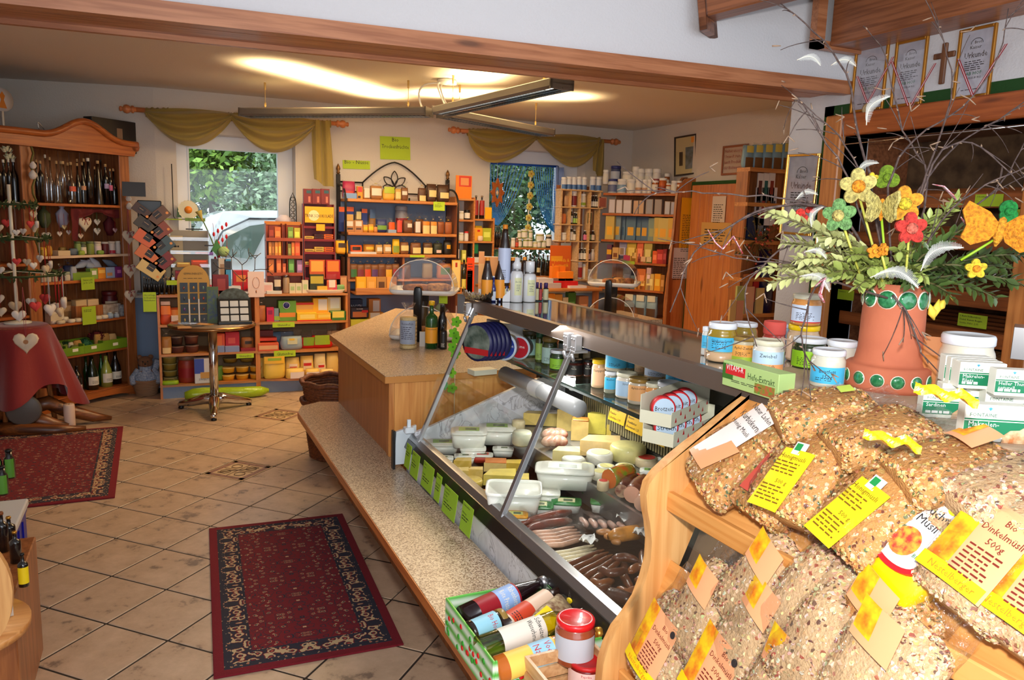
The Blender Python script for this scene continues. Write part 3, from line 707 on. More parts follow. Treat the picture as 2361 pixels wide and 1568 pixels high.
MB().X(-.03,.83,.34,.36,0,2.02).B('back_panel',MIDW,tc_)
b=MB();n=14
zz=[2.13,2.08,2,1.9,1.75,1.6,1.45,1.3,1.15,1,.8,.6,.3,0];fx=[.14,.06,.01,-.01,-.02,-.03,-.05,-.075,-.09,-.095,-.10,-.10,-.10,-.10]
pl=[(y,z)for y,z in zip(fx,zz)]
Mq=Matrix(((0,1,0,.80),(1,0,0,0),(0,0,1,0),(0,0,0,1)))
MB().P(pl+[(.36,0),(.36,2.10),(.25,2.14)],-.012,.012,M=Mq).B('side_panel',HN,tc_)
# the broad end board that carries the notices, turned towards the room
EB=Face(TF.at(.80,0).xy,-4)
eb=thing('end_board','wavy knotty pine board closing the corner shelf beside the green door frame','board',EB.at(0,0),EB.a)
p_=[]
for px,py in[(1530,760),(1532,700),(1540,630),(1552,580),(1556,520),(1560,455),(1568,425),(1582,412),(1605,409),(1608,430),(1592,600),(1578,760)]:
 u,z=EB.hit(px,py);p_.append((u,z))
b0,e0=p_[0],p_[-1]
MB().P(([(b0[0]-.02,0)]+p_+[(e0[0]-.04,0)])[::-1],0,.02).B('board',wood('knotty_pine',(196,122,66),(170,96,46),'z',scale=1.1),eb)
# shelf on the near side of the door
SF=Face((0,4.75),0)
def sx(px,py=500):return SF.hit(px,py)[0]
sh=thing('tall_shelf','tall narrow wooden shelf of cards and candles to the near side of the door','shelf',(sx(1722),4.75,0))
w_=sx(1838)-sx(1722)
zs2=[SF.hit(1760,y)[1]for y in(388,468,555,640,722)]
MB().X(-.02,0,0,.13,0,zs2[0]).B('side_panel',HN,sh);MB().X(w_,w_+.02,0,.13,0,zs2[0]).B('side_panel',HN,sh)
MB().X(0,w_,.13,.14,0,zs2[0]).B('back_panel',MIDW,sh)
for z in zs2:MB().X(-.022,w_+.022,-.02,.13,z-.03,z).B('shelf',RW,sh)
MB().X(0,w_,0,.3,.1,.12).B('shelf',RW,sh)
# pendant light: three arms
LZ=2.46
pc=on(1010,258,z=LZ)
pl_=thing('pendant_light','three-armed grey pendant light hanging under the white ceiling','ceiling light',pc)
LG=mat('lamp_housing',(126,120,114),.4,m=.5)
WARM=mat('warm_tube',(255,214,140),.5,emit=7);COOL=mat('lit_louvre',(250,250,240),.5,emit=2.2)
MB().L([(0,.235),(.075,.235),(.075,.205),(0,.205)],20,M=TR_((.05,-.05,0))).B('ceiling_rose',WH,pl_)
for ex,ey,st in((563,260,0),(1297,192,0),(1263,306,0)):
 e=on(ex,ey,z=LZ);d=(e-pc);d.z=0;ln=d.length;a=atan2(d.y,d.x);M_=RO_(a,4,'Z')
 s0=.07
 b=MB()
 for s in(-1,1):b.P([(s*.075,-.035),(s*.085,-.02),(s*.085,.02),(s*.06,.032),(s*.06,.02),(s*.07,.01),(s*.07,-.035)][::s],0,ln-s0,M=M_@RO_(-pi/2,4,'Z')@TR_((0,s0,0)))
 b.X(s0,ln,-.07,.07,-.004,.004,M=M_);b.X(ln-.012,ln,-.085,.085,-.035,.032,M=M_);b.X(s0,s0+.012,-.085,.085,-.035,.032,M=M_)
 b.B('housing',LG,pl_)
 b=MB();
 for q in(-.025,.025):b.T([M_@VC((s0+.05,q,.018)),M_@VC((ln-.05,q,.018))],.008,6)
 b.B('upper_tube',WARM,pl_)
 MB().T([M_@VC((s0+.05,0,-.014)),M_@VC((ln-.05,0,-.014))],.008,6).B('lower_tube',COOL,pl_)
 b=MB()
 for k in RG(int((ln-.2)/.035)):b.X(s0+.06+k*.035,s0+.063+k*.035,-.07,.07,-.033,-.006,M=M_)
 b.X(s0,ln,-.004,.004,-.034,-.02,M=M_)
 stuff(b.B('louvre',mat('louvre_mirror',(200,202,204),.15,m=1),pl_))
 for q in(.25,ln-.2):
  w=M_@VC((q,0,.03));b=MB().T([w,w+VC((0,0,2.70-LZ-.03))],.0022,5);b.L([(.008,.02),(.008,.05)],8,M=TR_(w));b.L([(.008,2.70-LZ-.09),(.009,2.70-LZ-.03)],8,M=TR_(w));b.B('suspension_wire',mat('wire_brass',(214,180,110),.4),pl_)
 c=M_@VC((s0+.06,0,.03));MB().T(bez((.05,-.05,.205),c*.9+VC((-.12,.02,.22)),c,10),.007,6).B('cable',WH,pl_)
 mid=pc+M_@VC(((s0+ln)/2,0,.045))
 l=light('pendant_uplight','AREA',mid,30,(1,.72,.36),shape='RECTANGLE',size=ln-.15,size_y=.09);l.rotation_euler=(pi,0,-a);l.data.spread=RAD(130)
 mid=pc+M_@VC(((s0+ln)/2,0,-.045))
 l=light('pendant_downlight','AREA',mid,22,(1,.70,.38),shape='RECTANGLE',size=ln-.15,size_y=.09);l.rotation_euler=(0,0,a)
# curtains on turned rods
ROD=wood('rod_wood',(206,128,76),(182,104,58),'x',knots=0)
def rod(label,a,c):
 A,B=on(*a,y=7.56),on(*c,y=7.56);t=thing('curtain_rod',label,'curtain rod',(A+B)/2);L=(B-A).length/2
 dz=(B.z-A.z)/2
 MB().T([(-L+.1,0,-dz),(L-.1,0,dz)],.021,10).B('pole',ROD,t)
 for s in(-1,1):
  prof=[(.021,0),(.021,.015),(.032,.02),(.032,.035),(.022,.042),(.034,.06),(.038,.075),(.032,.095),(.016,.103),(.022,.118),(.018,.13),(0,.134)]
  MB().L(prof,12,M=TR_((s*(L-.12),0,s*dz))@RO_(s*pi/2,4,'Y')).B('finial',ROD,t)
  MB().X(s*(L-.2)-.012,s*(L-.2)+.012,0,.14,-.015+s*dz,.015+s*dz).B('wall_bracket',ROD,t)
 return t
rod('turned wooden curtain rod over the window with the parked car',(278,250),(801,287));rod('turned wooden curtain rod over the bead-curtained window',(1036,299),(1428,328))
def drape_mat():
 mm,nt,b=nodes('olive_voile');SI(b,'Base Color',lin((158,136,66)));SI(b,'Roughness',.8);SI(b,'Sheen Weight',.4)
 tr=NN(nt,'ShaderNodeBsdfTransparent');SI(tr,0,(.95,.9,.6,1));tl=NN(nt,'ShaderNodeBsdfTranslucent');SI(tl,0,lin((170,150,70)))
 m1=NN(nt,'ShaderNodeMixShader');SI(m1,0,.25);m2=NN(nt,'ShaderNodeMixShader');SI(m2,0,.1)
 LK(nt,b.outputs[0],m1.inputs[1]);LK(nt,tl.outputs[0],m1.inputs[2]);LK(nt,m1.outputs[0],m2.inputs[1]);LK(nt,tr.outputs[0],m2.inputs[2])
 LK(nt,m2.outputs[0],nt.nodes['Material Output'].inputs[0]);return mm
VOILE=drape_mat()
def swag(b,a,c,lo,yy=7.53,seed=0,folds=6,top=0):
 """cloth hanging in a curve between pixel a and pixel c of the rod, lowest at pixel lo"""
 A,B,Lw=on(*a,y=yy),on(*c,y=yy),on(*lo,y=yy);r=random.Random(seed)
 ph=[r.uniform(0,6)for _ in RG(4)]
 def fn(u,v):
  x=A.x+(B.x-A.x)*u;zt=A.z+(B.z-A.z)*u+top
  um=(Lw.x-A.x)/(B.x-A.x);k=math.log(.5)/math.log(max(.1,min(.9,um)));s=sin(pi*u**k)**.8 if 0<u<1 else 0
  low=(zt-Lw.z)*s;gather=.025+0*v
  z=zt+.03*(1-v)*s-v*low-gather*v*(1-s)
  fold=sin(v*folds*pi+ph[0]+1.2*sin(3*u+ph[1]))*.022*(.35+s)+sin(v*2.3*folds+ph[2]+u*4)*.008
  return(x+.012*sin(v*folds*2+ph[3]),yy-.035-.05*s*sin(pi*v)+fold,z)
 b.G(fn,36,34)
def tail(b,top,bot,w0,w1,yy=7.51,seed=0):
 A,B=on(*top,y=yy),on(*bot,y=yy);r=random.Random(seed);p=r.uniform(0,6)
 def fn(u,v):
  w=w0+(w1-w0)*min(1,v*1.5);x=A.x+(B.x-A.x)*v+(u-.5)*w;z=A.z+(B.z-A.z)*v-.07*v*(u-.5)+.012*sin(7*u+p)*(v>.95)
  return(x,yy-.02+.022*sin(u*11+p+v)+.01*sin(u*23+v*3),z)
 b.G(fn,24,16)
def collar(b,px0,px1,py,yy=7.56):
 A,B=on(px0,py,y=yy),on(px1,py,y=yy)
 def fn(u,v):
  a=2*pi*v;rr=.034+.006*sin(u*26)+.004*sin(a*3+u*9)
  return(A.x+(B.x-A.x)*u,yy+rr*cos(a),A.z+(B.z-A.z)*u+rr*sin(a)-.012)
 b.G(fn,22,12)
b=MB();swag(b,(335,255),(535,262),(435,337),seed=1);swag(b,(532,262),(728,280),(630,352),seed=2);tail(b,(738,278),(748,426),.16,.19,seed=3);collar(b,335,388,255);collar(b,722,762,283);collar(b,520,545,266)
tag(b.B('curtain',VOILE),'olive voile swag looped over the rod above the window with the car','curtain','window swags')
b=MB();swag(b,(1078,301),(1236,313),(1138,376),seed=5);swag(b,(1234,313),(1384,322),(1312,386),seed=6);tail(b,(1382,322),(1378,404),.10,.14,seed=7);collar(b,1078,1122,302);collar(b,1310,1382,322);collar(b,1222,1250,312)
tag(b.B('curtain',VOILE),'olive voile swag looped over the rod above the blue bead curtain','curtain','window swags')
# builders of the goods; each returns [(part name, mesh, materials)], front towards -y
def make(name,label,cat,spec,loc=(0,0,0),rotz=0,group=None,lm=None,M=None):
 if len(spec)==1:
  o=spec[0][1].B(name,spec[0][2],loc=None if M is not None else loc,rotz=None if M is not None else rotz,M=M)
  return tag(o,label,cat,group,lm)
 t=thing(name,label,cat,loc,rotz,group,lm,M)
 for q in spec:
  o=q[1].B(q[0],q[2],t)
  if len(q)>3:o['label']=q[3]
 return t
def fine(b,x,z,w,n,lead,y,m=0,r=None,bend=None,th=.35):
 """lines of small print too fine to read: rows of dashes"""
 r=r or rnd
 for k in RG(n):
  q=x;e=x+w*r.uniform(.7,1)
  while q<e-.002:
   l=min(e-q,w*r.uniform(.1,.3));zz=z-k*lead
   P=[(q,zz),(q+l,zz),(q+l,zz+lead*th),(q,zz+lead*th)]
   if bend:b.add([(bend*sin(X/bend),-bend*cos(X/bend),Z)for X,Z in P],[(0,1,2,3)],m)
   else:b.add([(X,y,Z)for X,Z in P],[(0,1,2,3)],m)
   q+=l+w*.05
 return b
def QA(w,h,d,c,lab=None,lc=IV,txt=None,tc=INK,part='carton',lab2=None,lc2=None,ts=.16,fp=0,tz=None):
 b=MB().X(-w/2,w/2,0,d,0,h,bev=min(w,d,h)*.025);sp=[(part,b,c)]
 def panel(L,m,y):return(MB().X((L[0]-.5)*w,(L[2]-.5)*w,y,.001,L[1]*h,L[3]*h),m)
 if lab:q=panel(lab,lc,-.0006);sp.append(('label',q[0],q[1]))
 if lab2:q=panel(lab2,lc2,-.0009);sp.append(('band',q[0],q[1]))
 if txt or fp:
  t=MB()
  for k,s in EN(txt or[]):t.text(s,h*ts,0,(tz if tz is not None else.55)*h-k*h*ts*1.05,-.0014,fit=w*.86)
  if fp:fine(t,-w*.32,h*.3,w*.6,fp,h*.06,-.0014)
  sp.append(('lettering',t,tc))
 return sp
def bag(w,h,d=0,c=None,lab=None,lc=IV,tie=None,txt=None,tc=INK,film=FILM,cm=None,fillz=.68,seed=0,band=None,bc_=None):
 d=d or w*.6;r=random.Random(int(w*9000)+int(h*7000)+seed);ph=r.uniform(0,6);k_=r.uniform(.94,1.04)
 wob=lambda t,z:1+.035*sin(3*t+ph+z*60)+.02*sin(7*t+z*90)
 lv=[(0,.36,.30),(.03,.46,.42),(.14,.5,.5),(.34,.5*k_,.5),(.52,.49,.46),(fillz,.46,.34)]
 b=MB().R([(z*h,a*w,e*d)for z,a,e in lv],14,wob=wob,m=0);sp=[('content',b,c)]
 t=MB()
 if tie:t.R([(fillz*h*.92,.47*w,.37*d),(.76*h,.3*w,.22*d),(.80*h,.09*w,.12*d),(.84*h,.12*w,.14*d),(.93*h,.33*w,.12*d),(h,.42*w,.05*d)],14,cap=0,wob=lambda q,z:1+.10*sin(5*q+ph)+.05*sin(11*q))
 else:t.R([(fillz*h*.92,.47*w,.37*d),(.80*h,.47*w,.22*d),(.92*h,.48*w,.05*d),(h,.48*w,.012*d)],14,cap=0,wob=lambda q,z:1+.02*sin(5*q+ph))
 sp.append(('film_top',t,film))
 if tie:sp.append(('tie',MB().L([(.10*w,.785*h),(.13*w,.80*h),(.10*w,.815*h)],10),tie))
 def curved(L,off):
  return MB().G(lambda u,v:((L[0]+(L[2]-L[0])*u-.5)*w,-d*(.5+off)*(1-.42*abs(2*(L[0]+(L[2]-L[0])*u-.5))**2.6)-.001,(L[1]+(L[3]-L[1])*v)*h),5,3)
 if lab:sp.append(('label',curved(lab,.045),lc))
 if band:sp.append(('band',curved(band,.06),bc_))
 if txt:
  q=MB();L=lab or(.2,.2,.8,.6)
  for i,s in EN(txt):q.text(s,h*(L[3]-L[1])*.34,(L[0]+L[2]-1)*w/2,(L[3]-(i+1)*(L[3]-L[1])*.36)*h,-d*.55-.002,fit=w*(L[2]-L[0])*.9)
  sp.append(('lettering',q,tc))
 return sp
def jar(w,h,c,lid,lab=None,lc=IV,txt=None,tc=INK,seg=18,glass=None,lidh=.16,sh=.9,ang=1.25,layers=None,lab2=None,lc2=None,fp=0,ts=.14,head=0):
 R=w/2;lh=lidh*h
 prof=[(R*.86,0),(R*.97,.02*h),(R,.06*h),(R,h-lh-.16*h),(R*.97,h-lh-.11*h),(R*sh,h-lh-.05*h),(R*sh,h-lh*.9)]
 sp=[]
 mats=[c]+([q[1]for q in layers]if layers else[])
 b=MB()
 if layers:
  cut=[0]+[q[0]for q in layers]+[1]
  zs=[]
  for k in RG(len(cut)-1):
   za,zb=cut[k]*h,min(cut[k+1]*h,h-lh*.9)
   pr=[(R*.86 if za==0 else R,za)]+[p for p in prof if za<p[1]<zb]+[(R if zb<h-lh-.16*h else R*sh,zb)]
   b.L(pr,seg,m=k)
 else:b.L(prof,seg)
 sp.append(('glass_body',b,mats))
 sp.append(('lid',MB().L([(R*.93,h-lh),(R*.965,h-lh*.9),(R*.965,h-lh*.25),(R*.92,h-.02*lh),(R*.78,h),(R*.74,h-.0015),(0,h-.0015)],seg,M=None),lid))
 a0=-pi/2
 if lab:sp.append(('label',MB().L([(R*1.006,lab[0]*h),(R*1.006,lab[1]*h)],14,cap=0,a0=a0-ang,a1=a0+ang),lc))
 if lab2:sp.append(('band',MB().L([(R*1.01,lab2[0]*h),(R*1.01,lab2[1]*h)],14,cap=0,a0=a0-ang,a1=a0+ang),lc2))
 if txt or fp:
  t=MB();L=lab or(.2,.7);n=max(1,len(txt or[]))
  for i,s in EN(txt or[]):t.text(s,h*ts,0,(L[1]-.02)*h-(i+1)*h*ts*1,bend=R*1.013,fit=R*1.7)
  if fp:fine(t,-R*.7,(L[0]+.03+.05*fp)*h,R*1.3,fp,h*.05,0,bend=R*1.013)
  sp.append(('lettering',t,tc))
 return sp
BOT={'wine':[(.5,0),(.5,.02),(.5,.56),(.46,.64),(.30,.72),(.18,.78),(.165,.93),(.18,.94),(.18,.97)],'bordeaux':[(.5,0),(.5,.62),(.47,.68),(.28,.735),(.17,.76),(.16,.93),(.185,.94),(.185,.97)],'tall':[(.5,0),(.5,.5),(.42,.58),(.26,.66),(.2,.72),(.2,.95)],'flask':[(.44,0),(.5,.04),(.5,.40),(.44,.50),(.24,.58),(.15,.64),(.15,.95)],'pyramid':[(.5,0),(.5,.02),(.22,.72),(.14,.78),(.14,.95)],'squat':[(.5,0),(.5,.60),(.44,.70),(.30,.76),(.28,.95)],'champ':[(.5,0),(.5,.42),(.44,.54),(.26,.70),(.17,.80),(.16,.95)],'juice':[(.5,0),(.5,.5),(.47,.58),(.34,.74),(.24,.86),(.22,.93)]}
def QB(w,h,g,cap=None,shape='bordeaux',lab=None,lc=IV,seg=14,capz=.93,txt=None,tc=INK,capw=1.15,neck=None,nz=.72,ang=1.3,lab2=None,lc2=None,ts=.06,fp=0,caph=1):
 P=[(r*w,z*h)for r,z in BOT[shape]];sp=[('glass_body',MB().L(P,seg),g)]
 nr=P[-1][0]
 if cap is not None:
  q=nr*capw;sp.append(('cap',MB().L([(q,capz*h),(q,caph*h-.003),(q*.85,caph*h),(0,caph*h)],12),cap))
 if neck is not None:sp.append(('neck_foil',MB().L([(nr*1.08+.0006,nz*h+.03*h),(nr*1.08,.94*h)],12,cap=0),neck))
 if lab:sp.append(('label',MB().L([(w*.504,lab[0]*h),(w*.504,lab[1]*h)],12,cap=0,a0=-pi/2-ang,a1=-pi/2+ang),lc))
 if lab2:sp.append(('band',MB().L([(w*.508,lab2[0]*h),(w*.508,lab2[1]*h)],12,cap=0,a0=-pi/2-ang,a1=-pi/2+ang),lc2))
 if txt or fp:
  t=MB()
  for i,s in EN(txt or[]):t.text(s,h*ts,0,lab[1]*h-(i+1)*h*ts*1.1,bend=w*.512,fit=w*.85)
  if fp:fine(t,-w*.34,(lab[0]+.02+.03*fp)*h,w*.6,fp,h*.03,0,bend=w*.512)
  sp.append(('lettering',t,tc))
 return sp
def heart_poly(w,n=20):
 pts=[]
 for i in RG(n):
  t=2*pi*i/n;x=16*sin(t)**3;y=13*cos(t)-5*cos(2*t)-2*cos(3*t)-cos(4*t);pts.append((x/34*w,(y-2)/34*w*1.05))
 return pts[::-1]
def heart(w,c,th=.2,ribbon=None,rl=.2,dot=None,bow=None):
 P=heart_poly(w);b=MB();y=th*w/2;n=len(P)
 vs=[(x*.84,-y,z*.84)for x,z in P]+[(x,-y*.4,z)for x,z in P]+[(x,y*.4,z)for x,z in P]+[(x*.84,y,z*.84)for x,z in P]
 fs=[tuple(RG(n)),tuple(RG(4*n-1,3*n-1,-1))]
 for k in RG(3):fs+=[((k+1)*n+i,(k+1)*n+(i+1)%n,k*n+(i+1)%n,k*n+i)for i in RG(n)]
 b.add(vs,fs,0,1);sp=[('heart_body',b,c)]
 if dot:sp.append(('stamp',MB().L([(0,0),(.10*w,0)],8,cap=0,M=TRX(0,-y-.0008,-.05*w)),dot))
 if ribbon:
  r=MB()
  for s in(-1,1):r.T([(s*.01*w,0,.2*w),(s*.06*w,0,.2*w+rl*.5),(0,0,.2*w+rl)],.028*w,4,flat=.3)
  if bow:
   for s in(-1,1):r.T(bez((0,-y,.16*w),(s*.30*w,-y-.02,.36*w),(s*.22*w,-y,.10*w),5),.04*w,4,flat=.4);r.T([(0,-y,.16*w),(s*.12*w,-y-.005,-.16*w)],.03*w,4,flat=.3)
  sp.append(('ribbon',r,ribbon))
 return sp
def note(w,h,c,txt=None,tc=INK,fp=0,ts=.2,th=.002,txt2=None,tc2=None):
 sp=[('card',MB().X(-w/2,w/2,-th,0,0,h),c)]
 if txt or fp:
  t=MB()
  for k,s in EN(txt or[]):t.text(s,h*ts,0,h*.94-(k+1)*h*ts*1.1,-th-.0006,fit=w*.88)
  if fp:fine(t,-w*.38,h*(.9-ts*1.1*len(txt or[])-.1),w*.7,fp,h*.08,-th-.0006)
  sp.append(('lettering',t,tc))
 if txt2:
  t=MB();t.text(txt2[0],h*ts*txt2[1],0,h*txt2[2],-th-.0006,fit=w*.88);sp.append(('red_lettering',t,tc2))
 return sp
def soap(w,h,d,c,label_c=None):
 b=MB().R([(0,.40*w,.40*d),(.25*h,.5*w,.5*d),(.75*h,.5*w,.5*d),(h,.38*w,.38*d)],14,p=2.6)
 return[('soap',b,c)]
def tub(w,h,c,lid,lab=None,lc=IV,txt=None,tc=INK):
 R=w/2;sp=[('tub_body',MB().L([(R*.86,0),(R*.97,h*.86),(R*.97,h*.9)],16),c),('lid',MB().L([(R,h*.86),(R*1.02,h*.88),(R*1.02,h*.97),(R*.9,h),(0,h)],16),lid)]
 if lab:sp.append(('label',MB().L([(R*.94,lab[0]*h),(R*.985,lab[1]*h)],12,cap=0,a0=-pi/2-1.3,a1=-pi/2+1.3),lc))
 if txt:
  t=MB();L=lab or(.2,.8)
  for i,s in EN(txt):t.text(s,h*.2,0,L[1]*h-(i+1)*h*.22,bend=R*1,fit=R*1.5)
  sp.append(('lettering',t,tc))
 return sp
DARKG=G(18,16,16);CLEARG=clear('clear_bottle',(.93,.95,.97),.22);GREENG=G(26,62,22);BROWNG=G(58,30,14);CORK=C(196,160,112,.8);BLUEG=G(20,34,110)
CELLO=clear('cellophane_plain',(.98,.97,.95),.14,.1,bump=(60,.8))
NAMES={QA:('carton','box'),bag:('food_bag','bag'),jar:('jar','jar'),QB:('bottle','bottle'),soap:('soap_bar','soap'),tub:('tub','tub'),note:('price_card','price card'),heart:('wooden_heart','heart')}
def row(F,z,crop,where,lm,items,back=.03,group=None):
 """things standing in a row on a shelf: each (left, right, top in the picture, builder, what it looks like, arguments)"""
 ox,oy,s=crop
 for it in items:
  x0,x1,yt,fn,desc=it[:5];kw=dict(it[5])if len(it)>5 else{}
  bk_=kw.pop('back',back);zz=kw.pop('z',z);dep=kw.pop('dep',None);nm=kw.pop('name',None);lm_=kw.pop('lm',lm);rz=kw.pop('rz',0);wh=kw.pop('where',where)
  py=oy+yt/s;ua,za=F.hit(ox+x0/s,py,bk_);ub,zb=F.hit(ox+x1/s,py,bk_)
  w=max(.008,abs(ub-ua));h=max(.01,(za+zb)/2-zz);u=(ua+ub)/2
  round_=fn in(jar,QB,tub)
  if round_:sp=fn(w,h,**kw);p=F.at(u,zz,bk_+w/2)
  elif fn is note:sp=fn(w,h,**kw);p=F.at(u,zz,bk_)
  elif fn is heart:sp=fn(w,**kw);p=F.at(u,zz,bk_+.02)
  elif fn is soap:d=dep or w*.6;sp=fn(w,h,d,**kw);p=F.at(u,zz,bk_+d/2)
  elif fn is bag:d=dep or min(.09,w*.6);sp=fn(w,h,d,**kw);p=F.at(u,zz,bk_+d/2)
  else:d=dep or min(.10,w*.8);sp=fn(w,h,d,**kw);p=F.at(u,zz,bk_)
  n_,c_=(nm,nm.replace('_',' '))if nm else NAMES[fn]
  make(n_,desc+' '+wh,c_,sp,p,F.a+RAD(rz),group,lm_)
K1=(0,200,3.92);K2=(0,500,3.135);K4=(280,420,4.54);K5=(350,620,4.612);K6=(760,360,5.6);K7=(760,560,4.919);K8=(1000,260,4.126);K9=(1280,360,3.92);K10=(1520,280,3.267);K13=(1040,560,3.577);K14=(1340,740,5.226);PXC=(0,0,1)
# goods in the bookcase
DK=dict(g=DARKG,cap=CORK,seg=12);DKW=dict(g=DARKG,cap=IV,seg=12);CLR=dict(g=CLEARG,cap=CORK,seg=12)
W1='on the top shelf of the bookcase'
row(BCF,1.665,K1,W1,'the bookcase end stile',[(352,400,668,QB,'dark cork-stoppered bottle',dict(DK,shape='bordeaux')),(318,352,656,QB,'slim dark bottle beside the left stile',dict(DK,shape='tall')),(398,444,612,QB,'clear spirit bottle with a white stopper',dict(CLR,cap=IV,shape='flask',back=.12)),(440,484,636,QB,'clear spirit bottle with a pale cork',dict(CLR,shape='flask',back=.12)),(500,548,670,QB,'clear rounded liqueur bottle',dict(CLR,shape='flask')),(550,604,672,QB,'clear broad liqueur bottle',dict(CLR,shape='squat')),(604,640,686,QB,'clear slim liqueur bottle',dict(CLR,shape='tall',back=.12)),(628,688,680,QB,'clear round-shouldered liqueur bottle with an orange tag',dict(CLR,shape='flask',lab=(.30,.42),lc=C(214,92,60))),(690,734,690,QB,'dark flask-shaped bottle',dict(DK,shape='flask')),(734,778,684,QB,'dark flask-shaped bottle with a pale tag',dict(DK,shape='flask',lab=(.34,.44),lc=C(196,140,100))),(750,786,648,QB,'tall dark bottle in the back row',dict(DK,shape='tall',back=.14)),(786,838,644,QB,'tall slender dark bottle with a white stopper',dict(DKW,shape='tall')),(690,724,652,QB,'dark brown bottle in the back row',dict(DK,g=BROWNG,shape='tall',back=.14)),(850,874,722,QB,'short dark bottle',dict(DK,shape='tall',back=.12)),(872,940,668,QB,'dark pyramid-shaped bottle',dict(DK,g=G(40,26,12),shape='pyramid')),(905,930,660,QB,'slim black-capped bottle in the back row',dict(DK,cap=BLACK,shape='tall',back=.14)),(945,988,698,QB,'dark bottle with a lilac tag',dict(DK,shape='bordeaux',lab=(.40,.52),lc=C(170,150,190))),(988,1020,742,QB,'small dark bottle with a pink tag',dict(DK,shape='bordeaux',lab=(.40,.55),lc=C(220,110,150))),(1018,1064,740,QB,'small dark round bottle',dict(DK,shape='flask'))],back=.05,group='bottles in the bookcase')
row(BCF,1.65,K1,'in the far left bay of the bookcase','the bookcase stile',[(-30,22,655,QB,'dark bottle with a pale cap',dict(DKW)),(18,66,658,QB,'dark glossy bottle with a pale cap',dict(DKW)),(66,108,655,QB,'dark slim bottle with a pale cap',dict(DKW)),(105,172,652,QB,'broad dark bottle with a pale cap',dict(DKW,shape='wine'))],back=.05,group='bottles in the far bay')
ROSE=mat('cream_petal',(226,220,178),.7)
def rose(w):
 b=MB()
 for k in RG(14):
  a=k*2.4;rr=w*.08+w*.026*k;t=k/14
  M_=RO_(a,4,'Z')@TR_((rr*.7,0,w*.1*(1-t)))
  b.G(lambda u,v:(w*.16*(v-.2)+w*.06*sin(pi*u),w*.24*(u-.5),w*.26*v-w*.2*t),4,3,M=M_)
 return[('bloom',b,ROSE)]
for q,tx in(((58,575),'cream silk rose above the bottles in the dim bookcase bay'),((85,640),'paler cream silk rose leaning on the bottle caps')):
 u,z=BCF.hit(q[0]/3.92,200+q[1]/3.92,.08);make('silk_rose',tx,'flower',rose(.10)+[('stem',MB().T([(0,0,0),(0,.03,-.12)],.003,5),C(60,90,40))],BCF.at(u,z,.08),BCF.a)
CREAM=mat('cream_felt',(216,200,176),.8);REDR=mat('red_ribbon',(170,30,34),.6);PINKR=mat('pink_ribbon',(176,84,96),.7);WHITEH=mat('white_felt_heart',(222,214,206),.8);BROWNS=C(170,120,80,.8)
def hang(px,py,wpx,crop,desc,c=CREAM,rib=REDR,rl=.12,back=.10,F=BCF,bow=1,grp=None,dot=None,cat='heart',lm=None,name='felt_heart'):
 ox,oy,s=crop;u,z=F.hit(ox+px/s,oy+py/s,back);u2,_=F.hit(ox+(px+wpx)/s,oy+py/s,back)
 return make(name,desc,cat,heart(abs(u2-u),c,ribbon=rib,rl=rl,bow=bow,dot=dot),F.at(u,z,back),F.a,grp,lm)
hang(765,1225,130,K1,'large cream heart tied with a red bow under the bottle shelf',rl=.10)
hang(418,1345,90,K1,'plump pale heart hanging by the left stile under the bottle shelf',WHITEH,C(150,150,160),.16)
hang(538,1325,50,K1,'little ivory heart on a mauve ribbon',WHITEH,PINKR,.14);hang(620,1312,46,K1,'little ivory heart beside the crimson drape',WHITEH,REDR,.14);hang(728,1345,52,K1,'small cream heart below the crimson drape',CREAM,REDR,.15)
hang(878,1300,66,K1,'white heart on a green-leaf ribbon under the bottle shelf',WHITEH,C(70,90,50),.14);hang(1040,1292,44,K1,'tiny pink heart close to the carved stile',C(214,170,170,.8),REDR,.14);hang(878,1218,60,K1,'grey-white heart strung above a white one',WHITEH,C(70,90,50),.06);hang(580,1265,46,K1,'yellowish heart on a gauzy ribbon',C(206,190,140,.8),PINKR,.10)
b=MB();A=BCF.hit(640/3.92,200+1100/3.92,.05);B_=BCF.hit(1095/3.92,200+1100/3.92,.05)
b.G(lambda u,v:(A[0]+(B_[0]-A[0])*u,.012*sin(u*30)+.006*sin(v*9),A[1]-.05*v*(1+.5*sin(u*9))-(.20*v if u<.12 else 0)),30,6)
tag(b.B('drape',mat('crimson_cloth',(88,10,16),.8),loc=BCF.at(0,0,.05),rotz=BCF.a),'crimson cloth draped below the bottle shelf of the bookcase','drape')
for px,py,lab_ in((560,1150,'lilac cellophane bundle of dried flowers hanging in the bookcase'),(395,1150,'dark green dried bunch hanging in the bookcase'),(990,1230,'dark red gauze pouch hanging in the bookcase')):
 c_={'l':C(170,168,190,.6),'d':C(60,70,40,.8)}.get(lab_[0],C(90,16,26,.7))if 'red' not in lab_ else C(90,16,26,.7)
 u,z=BCF.hit(px/3.92,200+py/3.92,.16);b=MB();b.R([(-.11,.02,.02),(-.06,.045,.03),(0,.05,.035),(.045,.012,.012),(.08,.035,.02)],12,wob=lambda t,z:1+.14*sin(5*t+z*40));make('hanging_bundle',lab_,'decoration',[('bundle',b,c_)],BCF.at(u,z,.16),BCF.a)
WV='on the candle shelf'
cj=dict(lid=FILM,lidh=.22)
